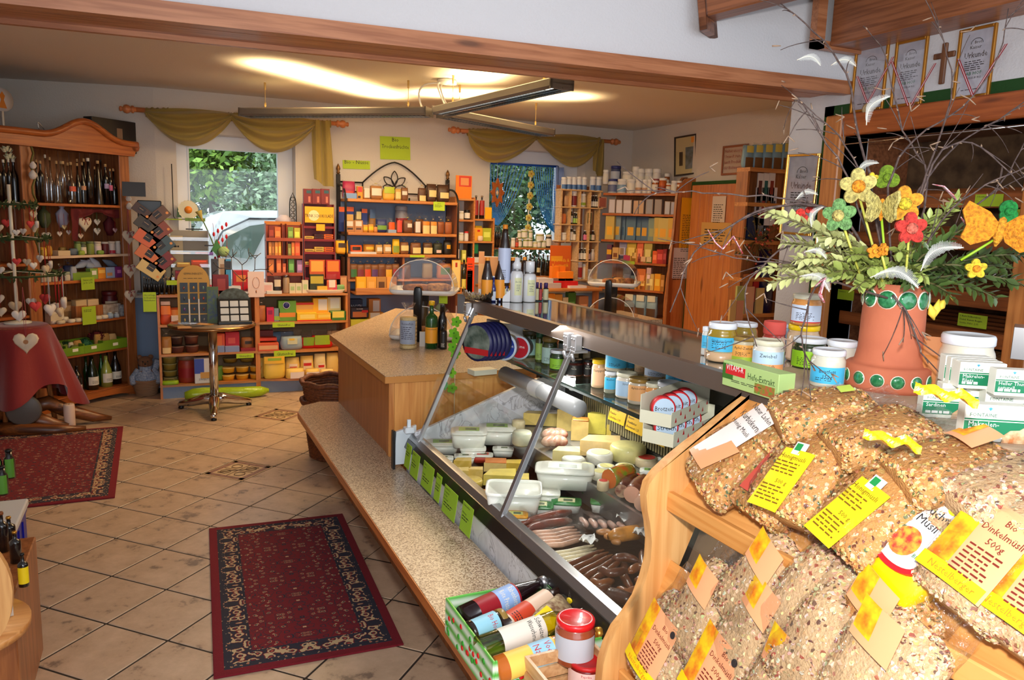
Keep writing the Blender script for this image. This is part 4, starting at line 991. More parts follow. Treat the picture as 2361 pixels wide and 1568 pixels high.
row(BCF,1.25,K1,WV,'the carved stile',[(372,430,1452,soap,'yellow beeswax egg candle',DC(206,160,50,name='candle',dep=.05)),(425,484,1440,soap,'amber beeswax candle',DC(190,140,40,name='candle',dep=.06)),(385,430,1475,soap,'small yellow wax disc',DC(214,176,70,name='candle',back=0,dep=.04)),(526,636,1482,QA,'cream soap block',DC(214,190,150,dep=.07)),(545,615,1450,soap,'olive soap behind the cream block',DC(128,104,50,back=.12)),(640,716,1462,soap,'blue-grey bath bomb',DC(84,96,110)),(692,742,1398,jar,'green candle jar with a bow',DC(120,140,70,lid=C(70,90,44))),(738,792,1402,jar,'white-labelled candle jar with a bow',DC(70,76,50,lid=C(80,96,50),lab=(.1,.6),lc=C(220,206,180))),(802,864,1398,jar,'olive candle jar',DC(116,128,50,lid=C(90,100,60))),(872,930,1400,jar,'candle jar with a pink flower label',DC(206,190,170,lid=C(196,180,160),lab=(.15,.65),lc=C(226,200,196))),(940,1000,1402,jar,'deep red candle jar',DC(90,20,26,lid=C(200,190,180))),(1000,1056,1398,jar,'white candle jar with a red flower',DC(206,196,186,lid=C(206,196,180),lab=(.05,.3),lc=C(176,40,60))),(1058,1098,1395,jar,'slim pale candle jar',DC(200,192,182,lid=C(206,196,180))),(722,775,1482,soap,'flat lime soap',DC(140,160,50,back=0)),(890,950,1480,soap,'flat green soap',DC(110,140,50,back=0))])
b=MB().G(lambda u,v:(-.86+.82*u,-.004-.004*sin(u*40),1.252-.02*v),40,2);tag(b.B('lace_edging',C(210,180,150,.8),loc=BCF.at(0,0,-.002),rotz=BCF.a),'scalloped cream lace along the candle shelf of the bookcase','lace')
WB='on the birds shelf'
wj=DC(196,186,160,lid=C(150,156,130),lidh=.3)
row(BCF,1.045,K2,WB,'the stile',[(298,336,380,jar,'small cream jar with a leafy top',wj),(336,376,376,jar,'cream jar with a leafy top',wj),(386,424,392,jar,'cream jar with a white bow',wj),(424,462,390,jar,'cream jar with a gauze top',wj),(466,520,398,jar,'broad cream jar',wj),(526,666,402,QA,'flat green gift box',DC(110,140,44,dep=.08)),(652,706,374,QA,'small leaf-green box',DC(130,160,70,lab=(.2,.4,.8,.8),back=.05)),(708,763,368,QA,'orange tea box',DC(220,140,40,lab=(.1,.5,.9,.8),lc=C(240,190,90),back=.05)),(766,829,364,QA,'pale blue tea box',DC(160,176,206,lab=(.1,.2,.7,.5),lc=C(210,150,100),back=.05)),(831,883,360,QA,'violet tea box',DC(120,44,110,lab=(.3,.4,.8,.7),lc=C(200,120,170),back=.05))])
def birdm(L,c):
 b=MB();b.R([(-.5*L,.01*L,.01*L),(-.3*L,.10*L,.08*L),(0,.2*L,.17*L),(.25*L,.16*L,.14*L),(.36*L,.10*L,.09*L),(.44*L,.12*L,.1*L),(.54*L,.06*L,.05*L),(.62*L,.005,.005)],12,p=2,M=RO_(pi/2,4,'Y'))
 return[('body',b,c)]
for k,(px,py,L,rz,t_)in EN([(590,345,.16,20,'white cloth bird beside the dark pouch in the bookcase'),(640,345,.17,-30,'white cloth bird in the middle of the bookcase shelf'),(690,340,.18,-50,'white cloth bird with its beak towards the boxes'),(790,335,.15,-25,'grey cloth bird above the pale blue tea box')]):
 u,z=BCF.hit(px/3.135,500+py/3.135,.15);M_=TR_(BCF.at(u,z,.15))@RO_(BCF.a,4,'Z')@RO_(RAD(-rz),4,'Y');make('cloth_bird',t_,'decoration',birdm(L,C(190,194,206,.7)if k<3 else C(120,130,146,.7)),M=M_)
row(BCF,1.045,K2,WB,'the stile',[(420,470,340,bag,'dark red herb pouch',DC(60,20,30,.7,tie=REDR)),(470,540,305,bag,'navy herb pouch',DC(34,44,84,.7,tie=C(60,70,120),back=.12)),(515,560,360,soap,'white and navy patterned bath ball',DC(150,154,164))])
row(BCF,.965,K2,'below the birds shelf of the bookcase','the stile',[(584,680,437,note,'handwritten lime price note',dict(c=LIMED,txt=['Naturseife','je St. 2,90'],back=-.006))])
WS='on the soap shelf'
SO=lambda a,b_,y,c:(a,b_,y,soap,c[0]+' oval soap',dict(c=c[1],back=0,dep=.05))
cr=[('cream',C(206,190,160)),('ivory',C(214,202,180)),('grey-green',C(150,160,140))]
row(BCF,.703,K2,WS,'the carved stile',[SO(425,482,750,cr[0]),SO(505,553,740,cr[1]),SO(555,599,733,cr[0]),SO(600,646,729,cr[1]),SO(650,696,721,cr[1]),SO(700,746,716,cr[0]),SO(748,791,710,cr[1]),(460,506,724,soap,'tilted ivory oval soap',dict(c=cr[1][1],back=.07,dep=.05)),(365,446,704,QA,'cream soap slab at the bottom of a stack',dict(c=cr[0][1],dep=.07,back=.06)),(365,462,682,QA,'ivory soap slab',dict(c=cr[1][1],dep=.07,back=.08,z=.728)),(362,444,658,QA,'topmost cream soap slab',dict(c=cr[0][1],dep=.07,back=.10,z=.756)),(420,520,615,QA,'brown soap display box',DC(120,90,58,lab=(.1,.5,.9,.8),lc=C(160,130,96),back=.14)),(545,650,600,QA,'tan soap display box',DC(132,98,62,lab=(.1,.5,.9,.8),lc=C(170,140,104),back=.14)),(548,626,602,QA,'cream boxed soap',DC(206,176,130,z=.79,back=.10,dep=.06)),(635,713,596,QA,'ivory boxed soap',DC(210,182,140,z=.79,back=.10,dep=.06)),(548,626,645,QA,'wooden soap riser',dict(c=HN,back=.08,dep=.1,name='riser')),(635,745,640,QA,'broad wooden soap riser',dict(c=HN,back=.08,dep=.1,name='riser')),(780,872,540,jar,'dark red jar with a cream label',DC(80,14,20,lid=C(90,20,24),lab=(.25,.6),lc=C(200,180,150),back=.14)),(745,872,630,QA,'marbled cream card box',dict(c=mat('marbled_card',(190,176,160),.6,noise=(30,(150,130,110))),dep=.05,back=.08)),(868,916,598,bag,'grey checked towel roll',dict(c=mat('checked_towel',(160,160,160),.9,noise=(60,(110,110,116))),name='towel_roll',back=.05)),(376,412,752,soap,'white soap with a red band',DC(206,190,176,back=.05)),(570,600,704,soap,'teal soap',DC(90,130,130,back=.08)),(790,830,690,QB,'small blue bath bottle',dict(g=C(150,170,190),cap=IV,shape='squat',back=0)),(838,872,690,QB,'small clear bath bottle',dict(g=C(170,180,190),cap=IV,shape='squat',back=0))])
row(BCF,.628,K2,'hung beneath the soap shelf of the bookcase','the stile',[(590,690,648,note,'lime price strip',dict(c=LIMED,fp=2,back=-.004,z=.675))])
# green cardboard trays with sponges
for k,(x0,x1,yt,yb,t_)in EN([(388,482,966,1030,'green card tray of pumice by the red cloth'),(484,610,948,1012,'green card tray holding loofah pads'),(612,750,918,985,'green card tray in the middle of the sponge shelf'),(750,920,866,950,'green card tray of tan sponges beside the carved stile')]):
 ua,_=BCF.hit(x0/3.135,500+yb/3.135,0);ub,_=BCF.hit(x1/3.135,500+yb/3.135,0);w=ub-ua;h=.085
 b=MB();b.X(-w/2,w/2,0,.004,0,h*(.8 if k<3 else 1));b.X(-w/2,w/2,.2,.204,0,h*1.2);b.X(-w/2,w/2,0,.2,0,.004)
 for s in(-1,1):b.X(s*w/2-.002,s*w/2+.002,0,.2,0,h)
 t=make('card_tray',t_,'tray',[('tray_body',b,C(104,140,30)),('price_label',MB().X(-.025,.025,-.001,0,.03,.055),IV)],BCF.at((ua+ub)/2,.433,0),BCF.a)
SP=mat('sponge',(170,130,70),.95,bump=(160,.5));SG=mat('green_pad',(90,100,40),.9);
row(BCF,.45,K2,'in a green tray','the stile',[(372,410,915,soap,'olive pumice pad',dict(c=SG,back=.02)),(410,462,912,soap,'moss green pumice pad',dict(c=SG,back=.03)),(455,500,925,soap,'dull green loofah pad',dict(c=SG,back=.05)),(500,536,908,soap,'cream pumice stone',DC(190,180,160,.9,back=.06)),(540,598,895,soap,'tan loofah pad',dict(c=SP,back=.06)),(520,575,930,soap,'olive loofah disc',dict(c=SG,back=.02)),(690,740,850,soap,'amber natural sponge',dict(c=SP,back=.06)),(745,800,845,soap,'ochre natural sponge',dict(c=SP,back=.06)),(795,850,845,soap,'pale natural sponge',DC(190,160,110,.95,back=.06))])
def puff(w,h,c,seed):
 r=random.Random(seed);b=MB()
 for k in RG(90):
  a=r.uniform(0,6.28);e=r.uniform(.1,1.4);d=VC((cos(a)*cos(e)*w/2,sin(a)*cos(e)*w/2,sin(e)*h));s=d.orthogonal().normalized()*.012
  b.add([d*.5+s,d*.5-s,d-s*.5,d+s*.5],[(0,1,2,3)])
 b.R([(0,w*.3,w*.3),(h*.4,w*.36,w*.36),(h*.8,w*.15,w*.15)],10)
 return[('netting',b,c)]
for x0,x1,y,c_,t_ in((440,515,895,C(40,84,40,.8),'dark green bath puff in the sponge trays'),(565,655,890,C(30,90,60,.8),'emerald bath puff in the sponge trays'),(640,750,830,C(80,10,20,.8),'crimson bath puff above the sponge trays')):
 u,z=BCF.hit((x0+x1)/2/3.135,500+y/3.135,.12);make('bath_puff',t_,'bath puff',puff((x1-x0)/3.135/230,.08,c_,x0),BCF.at(u,.47 if y>850 else.52,.12),BCF.a)
WW='on the wine shelf'
row(BCF,.095,K2,WW,'the red cloth',[(440,540,1015,QB,'big black wine bottle with a cream label',dict(g=DARKG,shape='champ',lab=(.15,.36),fp=2)),(545,602,1075,QB,'small black wine bottle with a white label',dict(g=DARKG,shape='wine',lab=(.12,.30),fp=2)),(612,652,1000,QB,'slender green bottle',dict(g=GREENG,shape='tall',back=.14)),(650,724,1002,QB,'green wine bottle with a cream label',dict(g=G(16,34,16),shape='champ',lab=(.14,.38),fp=3)),(722,760,985,QB,'bright green bottle behind',dict(g=G(20,90,30),shape='champ',back=.14)),(755,824,995,QB,'clear wine bottle with straw-coloured wine',dict(g=G(150,160,70),shape='champ',lab=(.14,.42),fp=3)),(822,888,965,QB,'dark wine bottle with a white label',dict(g=DARKG,shape='champ',lab=(.16,.38),fp=2,back=.08)),(770,800,970,QB,'black bottle in the back row',dict(g=DARKG,shape='champ',back=.18)),(480,520,1010,QB,'black bottle half hidden in the back row',dict(g=DARKG,shape='champ',back=.18))],back=.05,group='wine bottles on the floor shelf')
# garlands on the stiles
for k,(px,py,w)in EN([(932,135,98),(938,378,96),(942,562,88)]):hang(px,py,w,K2,['topmost','middle','lowest'][k]+' cream heart with a gingham bow on the carved stile',rib=PINKR,rl=.22,back=-.04,bow=1,dot=BROWNS,grp=None)
def egg(w,c):return[('egg',MB().R([(-.6*w,.02*w,.02*w),(-.45*w,.34*w,.34*w),(-.1*w,.5*w,.5*w),(.25*w,.4*w,.4*w),(.5*w,.18*w,.18*w),(.58*w,.01,.01)],12,p=2),c)]
for px,py,w,t_ in((1162,1008,44,'small white felt egg above the hearts on the carved stile'),(1168,1080,50,'larger white felt egg on the carved stile'),(298,710,44,'white egg topping the ribbon garland on the inner stile'),(296,796,54,'plump white egg on the ribbon garland of the inner stile'),(312,1078,46,'ivory egg low on the ribbon garland of the inner stile')):
 u,z=BCF.hit(px/3.92,200+py/3.92,-.04);make('felt_egg',t_,'decoration',egg(w/3.92/235,WHITEH),BCF.at(u,z,-.04),BCF.a)
hang(302,1150,74,K1,'flat cream wooden heart on the ribbon garland of the inner stile',rib=C(150,150,80),rl=.12,back=-.04)
b=MB();P0=BCF.hit(280/3.92,200+540/3.92,-.03);P1=BCF.hit(340/3.92,200+1500/3.92,-.03)
b.T([(P0[0]+(P1[0]-P0[0])*k/16+.014*sin(k*1.7),0,P0[1]+(P1[1]-P0[1])*k/16)for k in RG(17)],.014,5,flat=.25);tag(b.B('ribbon',C(140,130,66,.8),loc=BCF.at(0,0,-.03),rotz=BCF.a),'olive ribbon garland trailing down the inner bookcase stile','ribbon')
# on top of the bookcase
ua,za=BCF.hit(835/3.92,200+440/3.92,.1);ub,_=BCF.hit(1235/3.92,200+470/3.92,.1)
make('gift_box','dark grey candle box standing on top of the bookcase','box',[('carton',MB().X(-.5*(ub-ua),.5*(ub-ua),0,.1,0,.27,bev=.003),C(44,40,40)),('candle_picture',MB().X(.02,.075,-.001,0,.05,.20),C(150,120,96)),('flame_picture',MB().L([(0,0),(.026,0)],10,cap=0,M=TRX(.048,-.002,.09)),C(150,70,44))],BCF.at((ua+ub)/2,2.12,.1),BCF.a)
u,_=BCF.hit(440/3.92,200+350/3.92,.05);make('pewter_clip','dark pewter letter clip lying on the bookcase cornice','ornament',[('base',MB().X(-.09,.1,0,.05,0,.05,bev=.01),C(70,76,86)),('spring',MB().T(bez((-.09,0,.04),(-.13,0,.16),(-.05,0,.05)),.004,5),STEEL)],BCF.at(u,2.17,.03),BCF.a)
u,z=BCF.hit(4,230,.1);make('paper_disc','white paper disc with an orange angel on a stick above the bookcase','decoration',[('disc',MB().L([(0,0),(.085,0),(.085,.006),(0,.006)],20,M=RO_(pi/2,4,'X')),C(200,200,204)),('angel',MB().P([(-.03,-.06),(.03,-.06),(.01,0),(.02,.03),(0,.06),(-.02,.03),(-.01,0)],-.009,-.006),C(190,110,20)),('stick',MB().T([(0,0,-.08),(0,0,2.12-z)],.008,6),IV)],BCF.at(u,z,.1),BCF.a)
# stool under a red cloth with the heart tree
st0=on(58,985,z=0);SX,SY=st0.x,st0.y
SZ=on(62,745,y=SY).z
FS=Face((SX,SY),0)
b=MB();r_=random.Random(3)
def cl(u,v):
 a=2*pi*u;rr=[.02,.13,.19,.235,.30,.36][0]
 if v<.3:q=v/.3*.20;z=SZ-.01*(v/.3)**3
 else:
  t=(v-.3)/.7;q=.20+.16*t+.05*t*sin(7*a)+.03*t*sin(4*a+1);z=SZ-.01-(SZ*.68+.09*sin(2*a+.5)+.05*cos(4*a))*t
 return(q*cos(a),q*sin(a),z)
b.G(cl,56,18);tag(b.B('red_cloth',mat('red_tablecloth',(120,8,16),.75,sheen=.4,bump=(40,.1)),loc=(SX,SY,0)),'deep red cloth draped over a round stool','cloth')
t=thing('stool','round stool hidden beneath the deep red cloth','stool',(SX,SY,0));MB().L([(0,SZ-.04),(.19,SZ-.04),(.195,SZ-.015),(0,SZ-.012)],24).B('seat',HN,t)
for k in RG(3):MB().T([(.13*cos(k*2.1),.13*sin(k*2.1),SZ-.04),(.2*cos(k*2.1),.2*sin(k*2.1),0)],.018,8).B('leg',HN,t)
b=MB();w0=on(120,990,z=0)
for pts,rr in(([(-.30,0,.10),(-.15,-.08,.20),(0,-.12,.08),(.18,-.16,.03)],[.06,.07,.06,.03]),([(-.1,-.06,.16),(.05,-.05,.20),(.16,0,.12),(.34,.02,.05),(.46,.02,.03)],[.06,.055,.05,.04,.015]),([(-.3,-.1,.04),(-.1,-.2,.05),(.1,-.22,.03),(.3,-.2,.02)],[.05,.05,.04,.02])):b.T(pts,rr,8)
tag(b.B('driftwood',wood('driftwood',(140,78,32),(70,34,14),'x',scale=.6),loc=(SX+.12,SY-.05,0)),'polished brown root wood lying around the foot of the red cloth','wood')
cp=on(162,990,z=0);make('pillar_candle','pale pillar candle standing on the floor by the root wood','candle',[('wax',MB().L([(.036,0),(.038,.006),(.038,.185),(.034,.195),(.01,.188),(0,.188)],16),mat('wax',(220,190,170),.5)),('wick',MB().T([(0,0,.186),(.004,0,.2)],.0015,4),BLACK)],cp)
mh=on(60,785,y=SY-.36);make('wooden_heart','single cream wooden heart hanging in front of the red cloth','heart',heart(.165,CREAM,ribbon=PINKR,rl=.34,dot=BROWNS),mh)
make('mirror','grey oval mirror leaning behind the red cloth','mirror',[('frame',MB().L([(.10,0),(.115,.012),(.10,.02)],20,M=RO_(pi/2,4,'X')),C(90,84,80)),('glass',MB().L([(0,.008),(.10,.008)],20,cap=0,M=RO_(pi/2,4,'X')),C(110,110,116,.15))],on(55,945,y=SY-.25))
tr_=thing('heart_tree','white stand with leafy hoops hung with felt hearts on red ribbons','decoration stand',(SX,SY,SZ))
MB().T([(0,0,0),(0,0,1)],.012,8).B('pole',IV,tr_);MB().L([(.09,0),(.09,.012),(.02,.02),(0,.02)],16).B('base',IV,tr_)
hoops=[(.86,.15),(.62,.22),(.36,.29)]
GL=mat('garland_green',(44,60,26),.8)
for z,r in hoops:
 b=MB();n=40
 b.T([(r*cos(2*pi*k/n),r*sin(2*pi*k/n),z)for k in RG(n+1)],.008,5)
 for k in RG(110):
  a=rnd.uniform(0,6.28);p=VC((r*cos(a),r*sin(a),z));d=VC((rnd.gauss(0,1),rnd.gauss(0,1),rnd.gauss(0,1))).normalized()*.045;s=d.orthogonal().normalized()*.010
  b.add([p,p+d*.5+s,p+d,p+d*.5-s],[(0,1,2,3)])
 stuff(b.B('leafy_hoop',GL,tr_))
 for k in RG(3):MB().T([(0,0,z+.02),(r*cos(k*2.1),r*sin(k*2.1),z)],.003,4).B('spoke',IV,tr_)
hh=[(h_,a)for h_,(z,r)in EN(hoops)for a in[2*pi*k/[10,14,18][h_]for k in RG([10,14,18][h_])]]
cols=[WHITEH,CREAM,WHITEH,C(196,60,60,.8),WHITEH,C(200,180,150,.8)]
for k,(h_,a)in EN(hh):
 z,r=hoops[h_];dz=[.13,.15,.20][h_]+.03*(k%3);w=[.06,.065,.085][h_]*rnd.uniform(.85,1.2)
 p=VC((SX+(r+.01)*cos(a),SY+(r+.01)*sin(a),SZ+z-dz))
 nm=['topmost','middle','lowest'][h_]
 make('felt_heart','little white felt heart on a red ribbon hung from the %s leafy hoop'%nm,'heart',heart(w,cols[k%6],ribbon=REDR if k%4 else C(190,190,196),rl=dz*.9,th=.35),p,a+pi/2,'felt hearts on the %s hoop'%nm,None)
# on and in the low cabinets
TOP=.915
WT='on the cabinet under the car window';LMW='the bookcase'
# fan of chocolate cartons on a black stand
fx=CF.hit(280+300/4.54,420+600/4.54,.1)
make('chocolate_stand','tall black stand carrying a fan of chocolate cartons','display stand',[('back_plate',MB().X(-.09,.10,.06,.075,0,.80,bev=.01),BLACK),('base',MB().X(-.12,.12,-.02,.2,0,.012),BLACK),('header_card',MB().X(-.20,-.02,.05,.058,.83,.95),C(30,24,22))],CF.at(fx[0],TOP,.12),0)
CHB=[(215,300,170,70,-38,(70,44,30),'dark brown'),(392,352,190,100,40,(96,66,44),'cocoa brown'),(262,450,200,100,-38,(64,54,36),'olive black'),(406,522,190,105,40,(130,62,40),'russet'),(275,600,230,110,-36,(214,100,50),'bright orange'),(430,672,200,110,40,(62,80,90),'slate blue'),(290,768,230,105,-36,(210,112,52),'pale orange'),(446,836,190,100,40,(120,38,34),'dark red'),(308,912,230,110,-36,(220,190,120),'cream')]
for k,(cx,cy,L,h,ang,c,t_)in EN(CHB):
 u,z=CF.hit(280+cx/4.54,420+cy/4.54,.04);s=1/4.54/242;a=RAD(ang);h*=1.15
 sp=[('carton',MB().X(-L*s/2,L*s/2,-.05,.05,-h*s/2,h*s/2,bev=.002),C(*c)),('label',MB().X(-.035,.025,-.0515,-.05,h*s*-.12,h*s*.38),C(34,24,20)),('flower_print',MB().L([(0,0),(.012,0)],8,cap=0,M=TRX(L*s*.38,-.0525,-h*s*.2)),C(230,150,70)),('lettering',fine(MB(),-.03,h*s*.1,.05,1,.012,-.053),C(200,160,110))]
 M_=TR_(CF.at(u,z,.09))@RO_(-a,4,'Y')
 make('chocolate_carton',t_+' chocolate carton in the fan on the black stand','box',sp,M=M_)
# little bottles along the cabinet end
row(CF,TOP,K4,'at the bookcase end of the cabinet top',LMW,[(222+k*26,246+k*26,990+8*(k%3),QB,'tiny dark cork-stoppered bottle',dict(g=DARKG,cap=CORK,shape='tall',seg=8,back=.05+.05*(k%2),lm='the bookcase'))for k in RG(14)]+[(492,560,850,QB,'round dark liqueur bottle with a lime bow',dict(g=DARKG,cap=CORK,shape='flask',back=.06))],group='tiny bottles on the cabinet')
row(CF,TOP,K4,'lying on the tiny bottles',LMW,[(470,580,1030,QA,'lime green bow',dict(c=LIME,name='bow',back=.02,dep=.01,z=1,part='loop'))])
row(CF,.80,K4,'hung from the cabinet side',LMW,[(222,360,1152,note,'lime notice sheet',dict(c=LIME,txt=['Obst & Essige','bei Kreationen','Naturladen'],ts=.12,back=-.012,z=.775,tc=C(60,70,20)))])
# acrylic rack of chocolate bars with printed tops
ax0,ax1=CF.hit(280+510/4.54,560,.1)[0],CF.hit(280+915/4.54,560,.1)[0];aw=ax1-ax0
b=MB()
for k in RG(4):b.X(-aw/2,aw/2,-.02-.012*k,.14,.12+.115*(3-k),.123+.115*(3-k));b.X(-aw/2,aw/2,-.022-.012*k,-.019-.012*k,.12+.115*(3-k),.15+.115*(3-k))
for s in(-1,1):b.X(s*aw/2-.002,s*aw/2+.002,0,.14,0,.56)
make('bar_rack','clear acrylic rack of chocolate bars beside the fan of cartons','display stand',[('acrylic_tiers',b,ACRYL),('back_sheet',MB().X(-aw/2,aw/2,.141,.144,0,.55),C(150,140,122))],CF.at((ax0+ax1)/2,TOP,.1),0)
BARS=[(675,852,525,(44,36,28),'black-brown',.56),(548,690,625,(140,120,50),'dark gold',.465),(735,865,622,(110,70,36),'amber brown',.465),(565,722,735,(226,180,66),'yellow spotted',.35),(770,910,735,(190,84,50),'brick red',.35),(580,718,842,(226,176,96),'sand yellow',.235),(730,905,815,(190,76,44),'red flowered',.235),(560,640,925,(120,30,40),'wine red',.125),(870,960,662,(36,30,40),'violet black',.42),(905,960,735,(110,70,150),'lilac',.34)]
row(CF,TOP,K4,'in the acrylic bar rack',LMW,[(x0,x1,y,QA,t_+' chocolate bar',DC(*c,lab=(.1,.70,.9,.92),lc=C(*[min(255,int(q*1.35))for q in c]),z=TOP+z_,back=.085,dep=.03,name='chocolate_bar'))for x0,x1,y,c,t_,z_ in BARS])
row(CF,TOP,K4,'standing upright beside the bar rack',LMW,[(940,1010,805,QA,'grey and orange chocolate tube',DC(60,56,60,lab=(.1,.1,.9,.5),lc=C(150,100,60))),(1015,1090,802,QA,'white chocolate tube',DC(200,186,170,lab=(.2,.5,.8,.85),lc=C(150,120,90))),(1075,1145,808,QA,'sky blue chocolate tube',DC(60,140,190,lab=(0,.7,1,.95),lc=C(40,40,44))),(950,1120,970,QA,'claret box of chocolate sticks',DC(110,26,36,lab=(.3,.2,.8,.8),lc=C(150,60,60),back=0)),(1165,1335,925,QA,'scarlet tea carton',DC(196,30,30,lab=(.2,.5,.8,.8),lc=C(230,140,60),back=.1)),(455,640,560,note,'cream card with a lime strip',DC(214,190,140,fp=1,back=.2)),(470,640,533,note,'lime price strip',dict(c=LIMED,fp=1,z=1.555,back=.19))])
b=MB().G(lambda u,v:(-.33+.66*u,-.10+.28*v,.02+.035*abs(sin(u*9+v*2))*(1-v*.4)+.02*sin(v*7)),24,10);tag(b.B('red_napkin',mat('red_napkin',(206,24,44),.7),loc=CF.at(CF.hit(520,650,.1)[0],TOP+.004,.15)),'crumpled bright red cloth on the cabinet below the window','cloth')
row(CF,TOP,K4,'on the cabinet top before the red cloth',LMW,[(1020,1245,1120,QA,'white pack of napkins',DC(224,220,220,dep=.1,back=0)),(1025,1250,1090,QA,'pale packet on the napkins',DC(206,206,210,dep=.09,back=.02,z=.945)),(1180,1360,1148,QA,'white envelope',DC(230,228,232,dep=.12,back=-.005,name='envelope'))])
# wire jewellery tree
ju,jz=CF.hit(280+1280/4.54,420+1120/4.54,0)
b=MB()
def twig(p,d,ln,k):
 q=p+d*ln;b.T([p,(p+q)/2+VC((rnd.uniform(-.008,.008),0,rnd.uniform(-.008,.008))),q],.0035,5)
 if k:
  for a in(-.75,.75):twig(q,VC((d.x*cos(a)-d.z*sin(a),d.y,d.x*sin(a)+d.z*cos(a))).normalized(),ln*.72,k-1)
twig(VC((0,0,0)),VC((0,0,1)),.12,0)
for a in(-.75,-.05,.8):twig(VC((0,0,.12)),VC((sin(a),0,cos(a))),.14,2)
b.L([(.06,0),(.06,.006),(0,.008)],14);tag(b.B('jewellery_tree',mat('wire_grey',(84,78,74),.4,m=.5),loc=CF.at(ju,TOP,.03)),'bare wire jewellery tree standing in front of the window','jewellery stand')
mu,mz=CF.hit(280+1408/4.54,420+1075/4.54,0);make('pendant_card','pinkish card with a necklace hanging from the wire tree','card',[('card',MB().X(-.07,.07,0,.002,-.11,.12),C(236,206,196)),('necklace',MB().T([(.03*sin(a),-.003,.02+.05*cos(a))for a in[k*.5 for k in RG(13)]],.0016,4),C(190,120,60)),('pendant',MB().R([(-.075,.002,.002),(-.06,.006,.004),(-.045,.002,.002)],8),C(150,90,50))],CF.at(mu,mz,-.01))
# flowers in front of the window
def stemthing(pts,desc,cat,px,py,spec,name):
 u,z=CF.hit(px,py,.3);return make(name,desc,cat,spec,CF.at(u,TOP,.3))
u0=CF.hit(280+850/4.54,420+330/4.54,.28);u1=CF.hit(280+1060/4.54,420+760/4.54,.28);dx=u0[0]-u1[0];dz=u0[1]-TOP
make('calla_flower','single faded calla lily leaning across the window','flower',[('stem',MB().T(bez((0,0,0),(0,0,dz*.4),(dx,0,dz-.06),8),.006,6),C(100,120,50)),('spathe',MB().L([(.004,0),(.012,.04),(.028,.09),(.03,.10)],10,cap=0,M=TR_((dx,0,dz-.07))@RO_(-.35,4,'Y')),C(196,176,90,.6))],CF.at(u1[0],TOP,.28))
b=MB();rd=MB()
for k in RG(4):
 x1=-.06+.03*k;b.T(bez((0,0,.1),(x1,0,.3),(x1*1.3,0,.62-.05*k),6),.002,4)
 for q in RG(3):rd.R([(-.022,.002,.002),(-.008,.011,.008),(.012,.010,.008),(.022,.002,.002)],8,M=TR_((x1*(1.1+.05*q),0,.30+.11*q+.03*k)))
make('berry_twigs','thin twigs with red beads beside the calla lily','flower',[('twigs',b,C(150,60,60)),('beads',rd,C(206,26,40))],CF.at(u1[0]+0,TOP,.26))
pom=MB().R([(0,.02,.02),(.02,.045,.045),(.06,.05,.05),(.09,.02,.02)],12,p=2,wob=lambda t,z:1+.12*sin(9*t+z*200));make('pompon_flower','greenish white pompon flower by the bar rack','flower',[('bloom',pom,mat('hydrangea',(170,200,130),.8,bump=(120,.8))),('leaf',MB().quad((-.05,0,0),(-.10,0,.06),(-.06,0,.16),(-.02,0,.08)),C(60,120,40))],CF.at(CF.hit(280+1070/4.54,420+720/4.54,.2)[0],CF.hit(280+1070/4.54,420+780/4.54,.2)[1],.2))
# daisy plant on a wire hanger, wire ornament by the window
du,dz_=CF.hit(280+700/4.54,420+290/4.54,.40);b=MB()
for k in RG(18):
 a=k*2*pi/18;M_=RO_(a,4,'Y');b.add([M_@VC(p)for p in[(-.010,-.002,.03),(-.016,0,.08),(0,-.004,.088),(.016,0,.08),(.010,-.002,.03)]],[(0,1,2,3,4)])
make('daisy_ornament','big white wooden daisy hung against the window edge','decoration',[('petals',b,C(232,226,196,.7)),('centre',MB().L([(0,0),(.034,0),(.03,.008),(0,.012)],14,M=RO_(pi/2,4,'X')@TR_((0,0,.001))),C(240,140,40)),('grass_board',MB().X(-.03,.14,-.01,0,-.10,-.072),C(120,150,40)),('side_petals',MB().P([(-.10,-.07),(0,-.07),(-.03,-.02),(-.09,.02)],.002,.006),C(60,90,40)),('hanging_wire',MB().T([(-.125,.01,.40),(-.125,.01,-.06),(-.11,0,-.085),(0,0,-.085)],.004,5),BLACK)],CF.at(du,dz_,.40))
ou,oz=CF.hit(280+1795/4.54,420+300/4.54,.42);b=MB().T([(.03*s_,0,z_)for s_,z_ in[(-1,-.18),(-1,.06),(-.8,.11),(0,.17),(.8,.11),(1,.06),(1,-.18),(-1,-.18)]],.005,5)
for k in RG(6):b.T([(.02*cos(a),0,-.14+.05*k+.02*sin(a))for a in[q*pi/4 for q in RG(9)]],.003,4)
tag(b.B('wire_ornament',IRON,loc=CF.at(ou,oz,.42)),'black wrought wire ornament with an arched top at the window edge','decoration')
b=MB().R([(0,.06,.04),(.05,.08,.05),(.10,.03,.03)],10,wob=lambda t,z:1+.2*sin(3*t));tag(b.B('tissue_bundle',C(230,220,232,.7),loc=CF.at(CF.hit(655,505,.4)[0],CF.hit(655,520,.4)[1],.40)),'crumpled pale lilac tissue in front of the wire ornament','decoration')
